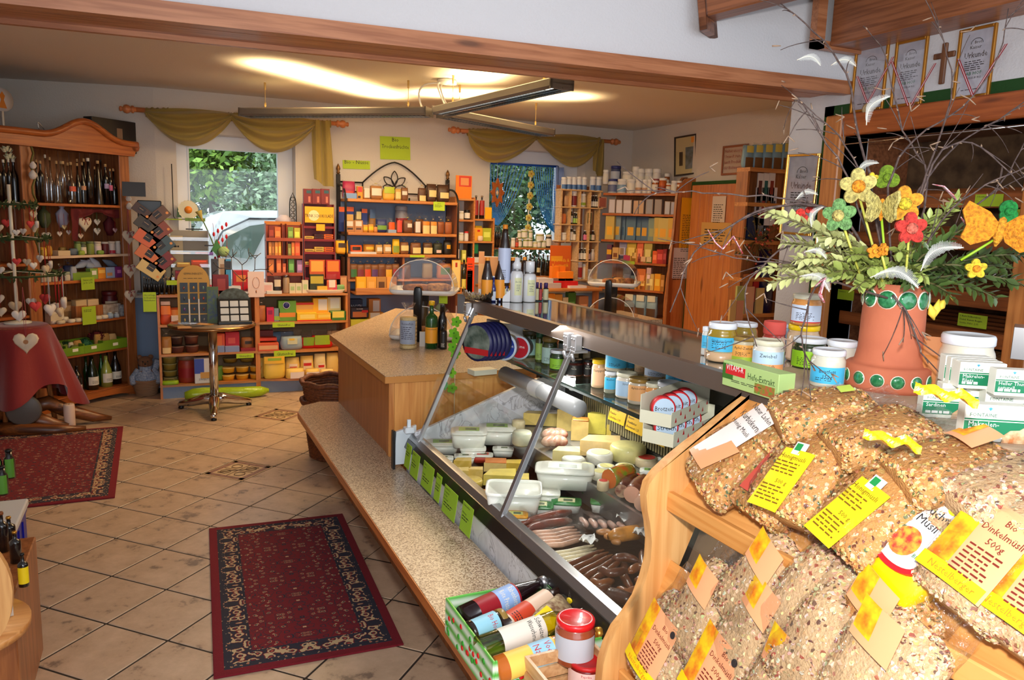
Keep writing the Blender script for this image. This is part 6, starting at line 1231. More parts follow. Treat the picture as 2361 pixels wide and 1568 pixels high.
row(RK,.48,K7,'on the low rack shelf',LN,[(232,375,640,QA,'navy crispbread carton at the back',DC(40,44,66,txt=['ROGGEN'],ts=.18,tz=.72,tc=WH,lab=(.4,.3,.95,.6),lc=C(190,40,44),back=.16)),(242,440,735,QA,'navy and tan crispbread carton',DC(44,40,54,txt=['ROGGEN'],ts=.15,tz=.82,tc=WH,lab=(.1,.05,.9,.6),lc=C(190,110,60),lab2=(.62,.5,.98,.74),lc2=C(190,36,40),back=0,z=.66)),(240,455,870,QA,'lime yellow carton under the crispbread',DC(196,190,60,lab=(.7,.1,.95,.3),lc=C(226,220,200),back=-.02)),(445,580,635,QA,'orange crispbread carton with a white crest',DC(206,130,50,lab=(.35,.55,.9,.95),lc=C(226,220,206),lab2=(0,.3,1,.5),lc2=C(206,160,110),back=.16)),(445,610,790,QA,'yellow crispbread carton with a white crest',DC(214,150,40,lab=(.1,.4,.75,.98),lc=C(222,216,200),back=.06,z=.6)),(450,665,862,QA,'golden carton at the bottom',DC(240,176,30,lab=(.1,.2,.8,.7),lc=C(246,190,60),back=-.02))])
row(RK,1.70,K6,'on the edge of the rack top shelf',LN,[(1340,1487,590,note,'lime price list',dict(c=LIME,fp=4,txt=['Nüsse'],ts=.16,back=-.03,z=1.715))])
row(RK,1.25,K6,'on the rack edge above the cake dome',LN,[(1037,1226,1278,note,'narrow lime strip',dict(c=LIME,fp=1,back=-.03,z=1.252))])
# wall signs
WF=Face((0,WY),0)
def sign(x0,y0,x1,y1,desc,nm='sign',cat='sign',F=WF,off=.004,col_=LIME,lines=(),ts=.2,tc=INK,rz=0,fp=0,tz0=.8):
 ua,za=F.hit(x0,y1,-off);ub,zb=F.hit(x1,y0,-off);w,h=ub-ua,zb-za
 t=MB()
 for k,s in EN(lines):t.text(s,h*ts,0,h*(tz0-.5)-k*h*ts*1.25-h*ts*.3,-.0035,fit=w*.9)
 if fp:fine(t,-w*.38,h*(.15 if not lines else-.05),w*.72,fp,h*.75/fp,-.0035)
 M_=TR_(F.at((ua+ub)/2,(za+zb)/2,-off))@RO_(F.a,4,'Z')@RO_(RAD(-rz),4,'Y')
 return make(nm,desc,cat,[('sheet',MB().X(-w/2,w/2,-.003,0,-h/2,h/2),col_),('lettering',t,tc)],M=M_)
sign(876,318,946,366,'square lime wall sign for dried fruit above the rack',lines=['Bio','Trockenfrüchte'],ts=.24,tz0=.86,rz=1.5)
sign(790,372,853,388,'narrow lime wall sign for nuts beside the rack arch',lines=['Bio - Nüsse'],ts=.62,tz0=.78,rz=1.5)
# box shelves and window shelf
LW='the iron rack';WB2='in the box shelf'
def bo(x0,x1,y,t,g,lab=None,lc=(230,226,214),cap=BLACK,sh='squat',**k):return(x0,x1,y,QB,t,dict(g=G(*g),cap=cap,shape=sh,lab=lab,lc=C(*lc),seg=10,**k))
def jr(x0,x1,y,t,c,lid=WH,lab=(.15,.7),lc=(230,226,214),**k):return(x0,x1,y,jar,t,DC(*c,lid=lid,lab=lab,lc=C(*lc),seg=12,**k))
def cb(x0,x1,y,t,c,lab=(.15,.3,.85,.7),lc=None,**k):return(x0,x1,y,QA,t,DC(*c,lab=lab,lc=C(*(lc or[min(255,q+50)for q in c])),**k))
row(BX,1.845,K8,'on top of the box shelf',LW,[(212,365,598,QA,'orange fruit drink poster card',DC(236,130,34,lab=(.2,.52,.95,.98),lc=C(206,60,44),dep=.006,lab2=(.3,.58,.8,.9),lc2=C(226,150,90)))])
row(BX,1.634,K8,WB2,LW,[bo(208,246,875,'black-necked bottle with a white label',(26,22,22),(.1,.5)),jr(248,295,935,'cream tub',(206,196,170)),jr(300,356,925,'black lidded jar',(40,34,34),BLACK),bo(390,436,785,'tall black juice bottle with a red label',(24,18,18),(.2,.8),(150,40,36),sh='bordeaux',cap=C(130,110,90)),bo(446,494,788,'second tall black juice bottle with a red label',(24,18,18),(.2,.8),(156,44,38),sh='bordeaux',cap=C(130,110,90)),(490,553,900,QA,'yellow card',DC(236,170,30,dep=.01,back=0))])
row(BX,1.415,K8,WB2,LW,[jr(208,242,1138,'green labelled tub',(150,190,80)),jr(244,293,1140,'pale green tub',(206,206,170)),jr(298,338,1130,'white tub with a red lid',(220,210,206),C(206,40,40))])
row(BX,1.42,K8,'in the box shelf',LW,[cb(388,470,1095,'amber tea carton with a red crest',(226,160,40),(.35,.7,.65,.85),(200,40,30)),cb(395,460,1075,'yellow-green tea carton behind',(226,190,40),z=1.42,back=.1),cb(465,550,1098,'olive herbal tea carton',(170,180,50)),(425,475,1172,soap,'bunch of garlic',DC(226,200,170,back=-.01))])
row(BX,1.20,K8,WB2,LW,[cb(208,248,1245,'dark carton with a white label',(50,40,40),(.1,.2,.9,.7),(220,220,210)),cb(268,310,1308,'lime and yellow carton',(200,200,90)),(355,580,1235,QA,'black carton with a green round emblem',DC(20,20,22,lab2=(.05,.45,.3,.95),lc2=C(20,110,70),back=.02)),(355,570,1375,QA,'white base card',DC(206,206,206,z=1.17,back=0))])
FTW=Face((0,7.15),0);row(FTW,.92,K8,'beside the cake dome under the box shelf',LW,[(175,258,1402,QA,'cream card with a red seal',DC(220,170,60,lab=(.08,.04,.92,.97),lc=C(236,206,130),lab2=(.38,.78,.62,.92),lc2=C(170,50,30),dep=.01)),(318,388,1380,note,'orange-red price card',DC(240,70,24,fp=3)),(318,370,1500,note,'yellow handwritten card',dict(c=YELLOW,fp=2)),bo(275,320,1400,'dark oil bottle with a lemon label',(40,40,20),(.1,.4),(220,200,90),sh='bordeaux')])
SHF=Face((0,7.5),0)
row(SHF,1.355,K8,'on the window shelf','the box shelf',[jr(745,785,1190,'white cream jar',(206,196,176)),bo(785,816,1185,'small brown bottle with a red label',(120,60,30),(.1,.5),(206,80,50),cap=WH),jr(805,848,1198,'green herbal jar',(150,160,90)),jr(860,915,1195,'broad green herbal jar',(130,140,70)),jr(905,950,1195,'olive herbal jar',(140,150,80)),jr(845,906,1110,'white lidded green jar stacked high',(150,160,90),z=1.45),jr(805,842,1118,'tall green jar stacked on another',(140,150,80),z=1.45),jr(912,950,1118,'green jar stacked beside the white lid',(140,150,84),z=1.45),jr(955,1000,1225,'yellow-green balm jar',(190,180,90)),jr(990,1030,1212,'blue-green balm jar',(150,170,140)),jr(1035,1080,1210,'pale green balm jar',(170,180,120)),jr(990,1070,1150,'olive tin stacked on the balms',(150,150,70),z=1.42),jr(1080,1136,1160,'dark brown capsule jar',(60,50,40),IV)],back=.02)
row(SHF,1.05,K8,'on the low window shelf','the box shelf',[bo(740+42*k,778+42*k,1330+14*(k%3),'dark oil bottle',(20,22,18),(.15,.35)if k%3==0 else None,(200,190,150),cap=C(110,90,50),sh='bordeaux',back=.03+.05*(k%2))for k in RG(9)],group='oil bottles under the window')
row(SHF,1.355,K8,'at the box shelf end of the window shelf',LW,[bo(572+22*k,604+22*k,1078,['slim black oil bottle','black oil bottle with a grey cap','black oil bottle nearest the panes'][k],(18,18,20),None,cap=C(90,90,90),sh='bordeaux',back=-.03)for k in RG(3)])
# bead curtain, shell string, star
BLU=mat('blue_beads',(24,130,226),.3,coat=.5,sub=0)
BF=Face((0,7.80),0)
def bp(x,y):u,z=BF.hit(1000+x/4.126,260+y/4.126);return VC((u,7.80,z))
b=MB()
Ls=[((540+t*35,490+t*1.2),(545+t*12,700+t*20),(575+t*3,1075))for t in RG(11)]+[((945+t*22,500+t*2),(985+t*18,850),(1120+t*4,1120+t*4))for t in RG(10)]
for a,m_,c in Ls:
 P=[(q[0],q[1])for q in bez((a[0],a[1],0),(m_[0]+(a[0]-m_[0])*.25,m_[1]+80,0),(c[0],c[1],0),30)]
 pts=[];rr=[]
 for k in RG(len(P)-1):
  for f in(0,.5):pts.append(bp(P[k][0]+(P[k+1][0]-P[k][0])*f,P[k][1]+(P[k+1][1]-P[k][1])*f));rr.append(.0062 if f==0 else.003)
 b.T(pts,rr,5)
stuff(tag(b.B('bead_curtain',BLU),'blue bead curtain parted to both sides of the window','bead curtain'))
a,c=bp(545,480),bp(1180,512);tag(MB().T([a,c],.012,8).B('curtain_rail',C(20,80,190)),'bright blue rail carrying the bead curtain','rail')
b=MB();b.T([bp(1175+q,520+6*q)for q in(0,4,2,-2,0)]+[bp(1150,1130)],.02,6)
for q in RG(5):b.T([bp(1190+q*11,520+k*55)for k in RG(12)],[.009 if k%2 else.006 for k in RG(12)],5)
stuff(tag(b.B('bead_strands',mat('pale_blue_beads',(150,176,236),.3,coat=.5)),'pale blue bead strands hanging against the far window jamb','bead curtain'))
t=thing('shell_string','string of yellow shell flowers hanging in the middle of the bead-curtained window','decoration',bp(905,800));o=bp(905,800)
MB().T([bp(925-k*2.3,555+k*38)-o for k in RG(16)],[.006 if k%2 else.011 for k in RG(16)],5).B('bead_cord',IV,t)
for x,y in((922,582),(918,688),(912,790),(905,895),(898,1000),(892,1095)):
 b=MB()
 for k in RG(5):b.L([(0,0),(.022,.004),(.018,.012),(0,.014)],8,M=TR_(bp(x,y)-o)@RO_(k*1.2566,4,'Y')@TRX(.022,-.012,0))
 b.L([(.012,0),(.008,.014),(0,.016)],8,m=1,M=TR_(bp(x,y)-o)@TRX(0,-.016,0));b.B('shell_flower',[C(226,206,100),C(190,130,40)],t)
SO_=Face((0,7.62),0);u,z=SO_.hit(1000+605/4.126,260+760/4.126);b=MB();n=16;outer=[];inn=[]
for k in RG(n):a=2*pi*k/n+pi/n*0;r=(.15 if k%2==0 else.095);outer.append((r*cos(a)*.66,r*sin(a)))
for k in RG(n):a=2*pi*k/n;inn.append((.058*cos(a)*.66,.058*sin(a)*1.15))
vs=[(x,y_,z_)for y_ in(-.012,.012)for x,z_ in outer]+[(x,y_,z_)for y_ in(-.012,.012)for x,z_ in inn]
fs=[(k,(k+1)%n,2*n+(k+1)%n,2*n+k)for k in RG(n)]+[(n+(k+1)%n,n+k,3*n+k,3*n+(k+1)%n)for k in RG(n)]+[((k+1)%n,k,n+k,n+(k+1)%n)for k in RG(n)]+[(2*n+k,2*n+(k+1)%n,3*n+(k+1)%n,3*n+k)for k in RG(n)]
b.add(vs,fs);M_=TR_(SO_.at(u,z))@RO_(RAD(20),4,'Z')
make('wooden_star','brown wooden star with an oval hole and a crystal at the window','decoration',[('star',b,mat('star_wood',(170,92,40),.5)),('crystal',MB().R([(-.028,.002,.002),(0,.018,.015),(.028,.002,.002)],8,p=2),G(230,200,160)),('cord',MB().T([(0,0,.15),(0,.02,.42)],.0015,4),IV)],M=M_)
# lattice shelf
LL='the bead curtain';WL='on top of the lattice shelf'
row(LF,1.985,K8,WL,LL,[jr(1230+(48 if k<5 else 55)*k,1280+(48 if k<5 else 55)*k,612-4*(k%2),'white capsule tub with a blue label',(226,228,232),WH,(.05,.4),(70,110,170))for k in RG(7)],back=.01,group='white tubs on the lattice shelf')
row(LF,1.805,K8,'on the upper lattice tier',LL,[(1250,1295,790,soap,'small cream figurine',DC(190,150,110,name='figurine')),jr(1320,1378,745,'white tub with a dark cherry label',(220,214,210),WH,(.1,.7),(120,40,46)),jr(1398,1466,770,'white tub with a green band',(226,222,206),WH,(.15,.35),(150,180,60))]+[bo(1495+22*k,1520+22*k,785,'tiny dark dropper bottle',(36,26,30),(.1,.5),cap=WH)for k in RG(4)]+[cb(1572,1648,800,'cream card with dried petals',(206,160,130),(.1,.1,.9,.9),(170,96,80),dep=.006,back=-.02)],back=.01)
row(LF,1.623,K8,'on the second lattice tier',LL,[(1218,1268,960,soap,'small terracotta gnome',DC(196,110,60,name='figurine',dep=.03)),bo(1300,1336,928,'dark vial with a white label',(30,34,30),(.1,.6),cap=WH),bo(1336,1362,945,'shorter dark vial',(26,30,26),(.1,.5),(150,190,90),cap=WH),bo(1355,1378,950,'slim dark vial',(26,30,26),(.1,.5),(180,190,90),cap=WH)],back=.01)
row(LF,1.446,K8,'on the third lattice tier',LL,[jr(1225,1275,1140,'white cream pot',(216,206,196)),bo(1300,1340,1098,'white labelled vial',(40,44,40),(.05,.7),cap=WH),bo(1332,1362,1115,'white labelled shorter vial',(40,44,40),(.05,.6),cap=WH)]+[bo(1432+38*k,1468+38*k,1120,'dark vial with a %s label'%n,(36,28,30),(.1,.6),c,cap=WH)for k,(n,c)in EN([('pink',(220,120,160)),('green',(150,190,120)),('beige',(220,200,180))])]+[cb(1455,1515,940,'framed cream flower card',(206,176,130),(.15,.1,.85,.9),(90,90,60),z=1.62,dep=.008,back=0,rz=10),cb(1530,1570,930,'plain pale board',(226,190,130),None,z=1.46,dep=.006,back=.05)],back=.01)
row(LF,1.235,K8,'on the fourth lattice tier',LL,[bo(1372+30*k,1402+30*k,1290-3*(k%2),['dark vial by the upright','dark vial in the middle','third dark vial'][k],(34,36,38),(.1,.6),cap=WH)for k in RG(3)]+[bo(1465,1500,1298,'dark vial with a rosy label',(40,30,34),(.1,.6),(226,190,190),cap=WH),bo(1505,1545,1300,'white vial',(214,206,200),None,cap=WH)],back=.01)
row(LF,1.03,K8,'at the foot of the lattice shelf',LL,[jr(1372,1430,1412,'white tub with red berries',(226,216,214),WH,(.1,.65),(170,40,40)),jr(1430,1475,1440,'cream tub by the berry tub',(220,206,180)),jr(1470,1520,1490,'low white pot',(220,214,206))],back=.01)
# table under the window: orange display, books
T2=Face((0,6.80),0);LT='the lattice shelf'
row(T2,.985,K13,'on the side table',LT,[(822,992,22,QA,'orange and red desert poster stand',DC(206,96,34,lab=(0,.12,1,.3),lc=C(130,70,60),lab2=(.03,.62,.6,.74),lc2=C(226,160,40),txt=['Ayurveda &','Kosmetik'],ts=.12,tz=.6,tc=C(236,190,50),dep=.01,back=.25)),(848,1020,292,QA,'grey sloping display plinth',DC(130,110,100,back=.1)),(835,890,195,QA,'orange product box at the end',DC(240,130,30,z=1.02,back=.14)),(888,946,240,QA,'orange product box in the middle',DC(244,140,40,z=1.02,back=.1)),(945,1010,236,QA,'orange product box near the lattice',DC(244,140,34,z=1.02,back=.1)),(870,945,192,QA,'upper orange product box',DC(236,124,30,z=1.07,back=.16)),(850,1048,318,QA,'red table mat',DC(200,30,34,dep=.3,back=.03,name='table_mat')),(720,845,295,QA,'stack of pale books',DC(206,196,196,dep=.2,back=.02)),(735,910,332,QA,'broad pale book',DC(190,176,176,dep=.2,back=0)),(980,1120,355,QA,'white leaflets',DC(226,220,220,dep=.15,back=-.02))])
row(T2,.62,K13,'on the shelf below the side table',LT,[cb(800,860,420,'orange carton',(240,150,40)),cb(860,920,425,'amber carton',(214,150,60)),cb(970,1032,410,'green carton',(60,110,40)),cb(1060,1135,440,'tan kraft bag',(180,120,80)),cb(925,968,450,'cream carton',(206,190,150))])
# corner shelf
LC='the lattice shelf'
TW=(226,224,222)
row(TF,1.962,K9,'on top of the corner shelf',LC,[jr(425,478,122,'white round tub',TW,z=2.06,back=.1),jr(488,575,85,'navy tub with white print',(60,70,110),C(30,40,110),(.3,.7),(170,180,200),z=2.055,back=.08),jr(465,548,205,'white tub with a navy lid',(200,204,210),C(30,40,110),(.1,.6),(90,100,140)),jr(550,632,205,'white tub with a blue mountain label',TW,WH,(.1,.6),(130,160,190)),jr(595,685,138,'wide white tub',TW,z=2.06,back=.08),jr(638,714,205,'plain white tub',TW),jr(685,750,92,'tall white canister',TW,back=.14),jr(716,782,205,'white tub with a small brown mark',TW,WH,(.2,.4),(180,140,110)),jr(740,800,112,'tall white canister at the back',TW,back=.16),jr(782,832,210,'white tub with a tan mark',TW,WH,(.2,.4),(190,150,120)),jr(800,870,112,'white canister behind the amber jar',TW,back=.16),jr(830,868,210,'slim white tub',TW),jr(870,946,112,'white canister with a fruit mark',TW,WH,(.4,.6),(150,60,60),back=.16),jr(866,925,220,'amber jar with a white lid',(170,90,30)),jr(930,998,196,'larger amber pill jar',(190,90,24),WH,(.1,.5),(150,60,30)),jr(996,1040,245,'small amber jar',(180,90,30)),jr(1040,1098,222,'white tub by the end board',TW),jr(980,1030,155,'brown jar at the back',(150,80,34),back=.2),jr(1095,1140,222,'amber jar against the end board',(170,84,30))],back=.03)
row(TF,1.75,K9,'on the corner glassware shelf',LC,[cb(487+k[0],487+k[1],k[2],t_,(150,130,120),(.1,.05,.9,.95),c)for k,t_,c in[((0,60,388),'silvery carton with a red dot',(206,200,210)),((65,125,392),'silvery carton',(210,204,210)),((128,208,394),'broad silvery carton',(214,208,214)),((222,268,400),'narrow beige carton',(196,160,130)),((272,318,400),'second narrow beige carton',(200,164,130)),((335,400,388),'grey-blue carton',(150,150,160)),((415,480,390),'grey carton with a picture',(150,140,140)),((505,555,408),'shiny steel canister',(190,190,200)),((560,610,412),'pale glass box',(170,170,190))]],back=.03)
GP=(196,170,90)
row(TF,1.472,K9,'on the corner grain shelf',LC,[cb(458+k*1,458+k+w,y,t_,c,(.2,.2,.8,.55),l,back=b_)for k,w,y,t_,c,l,b_ in[(0,80,540,'yellow grain pack with a rainbow arc',GP,(236,176,50),.02),(78,60,540,'blue-grey grain pack',(120,140,150),(206,160,50),.06),(135,45,545,'slim blue grain pack',(90,116,140),(60,90,120),.1),(185,90,545,'blue pack with a sunny emblem',(80,110,136),(230,170,50),.1),(270,60,550,'dark blue pack',(70,100,130),(190,160,70),.12),(320,70,550,'dark blue pack with an orange emblem',(76,104,134),(230,166,50),.12),(388,60,560,'grey-green pack',(120,140,130),(160,160,110),.08),(440,70,555,'tilted yellow pack',GP,(236,176,50),.05),(478,90,560,'yellow pack with a rainbow arc by the end board',(206,180,100),(240,170,50),.02),(565,60,560,'orange-yellow pack at the end',(214,170,70),(240,150,50),.02)]],back=.03)
row(TF,1.243,K9,'on the corner tea shelf',LC,[cb(*k)for k in[(470,512,800,'violet and yellow tea box',(90,50,80),(0,.4,1,.7),(230,170,40)),(518,575,826,'cream tea box',(200,160,100),(.2,.3,.8,.6),(120,70,40)),(578,622,830,'navy and cream tea box',(60,60,90),(0,.5,1,1),(206,170,120)),(622,682,832,'rainbow striped tea box',(190,170,50),(0,.1,1,.5),(170,50,90)),(688,748,835,'orange cup tea box',(206,140,60),(.2,.3,.8,.7),(226,180,110)),(752,775,845,'slim maroon tea box',(110,40,34)),(775,826,850,'brown tea box with a cup',(150,80,50),(.1,.1,.9,.5),(226,180,140)),(826,878,852,'green tea box with a cup',(90,120,50),(.1,.1,.9,.5),(226,196,150)),(882,925,858,'tangerine tea box',(220,90,40)),(920,980,845,'red tea box',(170,34,30)),(975,1010,840,'dark red tea box',(130,20,24)),(582,650,768,'grey box at the back',(130,130,160)),(652,735,770,'yellow-green box at the back',(190,160,60)),(742,800,780,'orange box at the back',(210,100,60)),(806,880,790,'olive box at the back',(180,160,80))]],back=.03)
row(TF,.960,K9,'on the corner spice shelf',LC,[cb(*k)for k in[(612,670,1080,'grey-blue spice box',(120,140,150)),(680,722,1080,'blue spice box',(90,120,140)),(722,768,1090,'orange spice box',(220,150,60)),(770,816,1092,'amber spice box',(226,160,60)),(822,895,1065,'cream yellow tea carton',(220,180,100)),(900,955,1065,'bright amber carton',(240,160,30)),(955,990,1075,'dark amber carton at the end',(170,110,40)),(828,868,1010,'pinkish small box on the cream carton',(206,170,170)),(740,820,1020,'orange box at the back',(206,110,50)),(615,690,1010,'dark blue box at the back',(60,70,96))]],back=.03)
row(TF,.668,K9,'on the corner coffee shelf',LC,[(620+k*100,720+k*100,1235+8*k,bag,t_,DC(150,176,190,lab=(.15,.68,.85,.94),lc=C(226,220,196),band=(.1,.05,.9,.4),bc_=C(80,54,34),fillz=.9,dep=.08))for k,t_ in EN(['pale blue coffee bag behind the cake dome','pale blue coffee bag in the middle','pale blue coffee bag towards the end board'])],back=.02)
row(TF,1.215,K9,'on the edge of the tea shelf',LC,[(608,720,948,note,'lime price strip',dict(c=LIMED,fp=1,back=-.04,z=1.225))])
# notices on the end board, door, pictures
sign(1565,457,1606,572,'tall amber notice on the wavy end board','notice','notice',EB,.012,C(226,160,20),fp=22)
sign(1546,572,1590,642,'grey-white notice low on the end board','notice','notice',EB,.012,C(206,196,196),fp=12)
DF=Face((4.94,6),-90)
sign(1640,452,1675,512,'white typed sheet on the plank door','notice','notice',DF,.008,C(216,200,186),fp=9);sign(1615,514,1688,562,'yellowish timetable on the plank door','notice','notice',DF,.006,C(206,160,90),fp=6);sign(1694,482,1712,588,'narrow photo strip on the plank door','notice','notice',DF,.006,C(190,160,150),fp=3)
def frame(F,x0,y0,x1,y1,off,desc,fm,paper,nm='picture_frame',tilt=0,extra=None,fwid=.012,cat='picture',th=.014):
 ua,za=F.hit(x0,y1,-off);ub,zb=F.hit(x1,y0,-off);w,h=ub-ua,zb-za
 M_=TR_(F.at((ua+ub)/2,(za+zb)/2,-off))@RO_(F.a,4,'Z')@RO_(RAD(-tilt),4,'Y')
 b=MB()
 for s in(-1,1):b.X(s*w/2-(fwid if s>0 else 0),s*w/2+(fwid if s<0 else 0),-th,0,-h/2,h/2,bev=.002);b.X(-w/2+fwid,w/2-fwid,-th,0,s*h/2-(fwid if s>0 else 0),s*h/2+(fwid if s<0 else 0),bev=.002)
 return make(nm,desc,cat,[('frame',b,fm),('paper',MB().X(-w/2+fwid,w/2-fwid,-.004,0,-h/2+fwid,h/2-fwid),paper)]+(extra(w,h)if extra else[])+[('glass',MB().X(-w/2+fwid,w/2-fwid,-.0085,-.0075,-h/2+fwid,h/2-fwid),clear('picture_glass',(1,1,1),.05))],M=M_)
PF=Face(TF.at(.62,0,.30).xy,-75)
frame(PF,1553,310,1610,405,0,'black framed poster of a bottle and mountains leaning on the corner shelf',C(44,32,26),C(206,190,140),tilt=4,fwid=.016,extra=lambda w,h:[('photo',MB().X(w*0,w*.4,-.005,-.004,-h*.35,h*.2),mat('mountain_print',(120,130,140),.5,noise=(14,(60,70,60)))),('bottle_print',MB().X(-w*.28,-w*.12,-.005,-.004,-h*.25,h*.1),C(60,40,30)),('corner_print',MB().X(w*.25,w*.42,-.005,-.004,h*.3,h*.44),C(240,150,30))])
RF=Face((4.995,6),-90)
frame(RF,1664,331,1728,405,0,'brown framed motto in red blackletter above the door',C(150,90,60),C(226,204,186),fwid=.02,extra=lambda w,h:[('lettering',(lambda t:[t.text(s,h*.16,-w*.42,h*.27-k*h*.19,-.006,align='l',fit=w*.84)for k,s in EN(['Haltet unsere','Umwelt rein','kauft Produkte','der Biobauern ein'])]and t)(MB()),C(176,60,60))])
row(SF,zs2[0],K10,'on top of the tall shelf by the door','the door',[(655+72*k,728+72*k,165-5*k,bag,'pale blue coffee bag',DC(130,160,176,lab=(.15,.62,.85,.9),lc=C(214,190,90),band=(.1,0,.9,.42),bc_=C(110,70,34),fillz=.92,dep=.06))for k in RG(5)],group='coffee bags on the tall shelf')
row(SF,zs2[1],K10,'on the card shelf of the tall shelf','the door',[(748+44*k,790+44*k,390,QA,['maroon','teal','rust'][k]+' stamped card',DC(220,206,200,lab=(.2,.3,.8,.75),lc=C(*[(90,40,40),(40,90,90),(130,40,30)][k]),dep=.01))for k in RG(3)])
row(SF,zs2[2]+.12,K10,'on the second tier of the tall shelf','the door',[(735+40*k,772+40*k,498,QA,['dark','rose','ochre','grey'][k]+' stamped card',DC(216,204,206,lab=(.2,.2,.8,.65),lc=C(*[(60,50,60),(150,60,60),(150,90,40),(80,80,90)][k]),dep=.01))for k in RG(4)])
row(SF,zs2[2],K10,'in the tall shelf','the door',[(675,748,690,QA,'navy folder',DC(40,50,84,dep=.02)),(735,790,730,QA,'grey photo card',DC(120,120,130,dep=.01)),(800,850,740,QB,'dark candle glass',dict(g=G(40,36,40),cap=None,shape='squat'))])
b=MB();dfl=MB()
for k in RG(70):p=VC((rnd.gauss(0,.10),rnd.gauss(0,.04),rnd.gauss(0,.10)));b.T([p*.2,p],.002,4);s=.012;(dfl if k%2 else b).R([(-s,.001,.001),(0,s,s),(s,.001,.001)],6,p=2,M=TR_(p))
q=SF.hit(1745,555,-.02);make('dried_bouquet','bouquet of dried flowers in reds and yellows in the tall shelf','flowers',[('stems',b,C(96,80,40)),('blooms',dfl,C(176,70,50))],SF.at(q[0],q[1],-.02))
row(SF,zs2[4],K10,'at the bottom of the tall shelf','the door',[(800,925,940,QB,'tall cobalt blue glass vase',dict(g=G(14,20,70),cap=None,shape='squat',back=0)),(635,710,1150,QA,'orange gift box',DC(206,120,60,z=zs2[4]+.09)),(720,760,1135,QA,'red gift box',DC(190,30,36,z=zs2[4]+.09)),(590,655,1240,QA,'green flowered card',DC(170,170,100,dep=.02,back=-.02)),(660,722,1245,QA,'rosy card',DC(206,150,120,dep=.02,back=-.02)),(740,795,1255,QA,'sand coloured card',DC(200,170,110,dep=.02,back=-.02)),(540,585,1345,QA,'orange flower card',DC(210,170,110,z=zs2[4]-.08,dep=.02,back=-.03)),(588,640,1350,QA,'pink flower card',DC(206,140,110,z=zs2[4]-.08,dep=.02,back=-.03))])
# things standing on a level surface, sized from the picture
def SD(x,yb,z,w,h,fn,desc,crop=PXC,name=None,rz=0,cat=None,group=None,lm=None,**kw):
 ox,oy,s=crop;p=on(ox+x/s,oy+yb/s,z=z)
 if crop is K13 and p.y>3.14 and 1<z<1.4:
  p=on(ox+x/s,oy+yb/s,y=3.24 if fn is QA else 3.14);h+=(p.z-z)/((p-EYE).dot(_f)/FPX/s);p.z=z
 k=(p-EYE).dot(_f)/FPX/s;w*=k;h*=k
 th=-atan2(p.x,p.y)+RAD(rz);round_=fn in(jar,QB,tub)or kw.pop('round',0)
 if fn is bag or fn is soap:sp=fn(w,h,kw.pop('dep',w*.6),**kw)
 elif fn is QA:sp=fn(w,h,kw.pop('dep',w*.5),**kw)
 else:sp=fn(w,h,**kw)
 if round_:q=VC((p.x,p.y,0)).normalized()*w/2;p=p+q
 n_,c_=(name,cat or name.replace('_',' '))if name else NAMES[fn]
 return make(n_,desc,cat or c_,sp,p,th,group,lm)
# counter top
ON=' on the speckled counter'
p=on(947,806,z=.9);t=thing('rice_cakes','clear tied roll of rice cakes with a blue-grey label'+ON,'rice cakes',(p.x,p.y+.05,.9),-.2)
RC=mat('puffed_rice',(222,196,140),.9,bump=(120,.8))
for k in RG(8):MB().L([(.046,.001+.0225*k),(.049,.006+.0225*k),(.049,.017+.0225*k),(.046,.022+.0225*k),(0,.022+.0225*k)],18).B('rice_cake',RC,t)
MB().L([(.051,0),(.051,.185),(.03,.20),(.012,.212),(.012,.222),(.03,.24),(.042,.262)],18,cap=0,wob=lambda a,z:1+(.08*sin(7*a)if z>.2 else 0)).B('cellophane',FILM,t)
MB().L([(.0518,.03),(.0518,.165)],14,cap=0,a0=-pi/2-1.25,a1=-pi/2+.75).B('label',C(150,160,178),t)
b=MB();b.text('Reiswaffeln',.02,-.012,.140,bend=.0528,fit=.07);fine(b,-.05,.125,.075,7,.011,0,bend=.0528);b.B('lettering',C(60,60,80),t)
SD(994,805,.9,29,108,QB,'green oil bottle with a yellow cap and sunflower label'+ON,g=G(20,74,24),cap=C(226,180,30),shape='bordeaux',lab=(.12,.46),lc=C(236,160,40),capw=1.3,caph=1.02,txt=['Sonnenblumen'],tc=INK,ts=.045)
SD(1019,803,.9,22,100,QB,'tall black oil bottle behind the green one'+ON,g=DARKG,cap=C(50,50,52),shape='squat',capw=.9);SD(1022,806,.9,17,61,QB,'small square-shouldered black oil bottle'+ON,g=DARKG,cap=BLACK,shape='bordeaux',lab=(.05,.6),lc=C(34,32,30),fp=5,tc=IV);SD(974,799,.9,14,34,QA,'small white box between the rice cakes and the green bottle',c=C(200,190,180));SD(1120,865,.9,60,12,QA,'long pale plastic wrap dispenser lying'+ON+' behind the glass',c=C(226,222,206),dep=.07,rz=30)
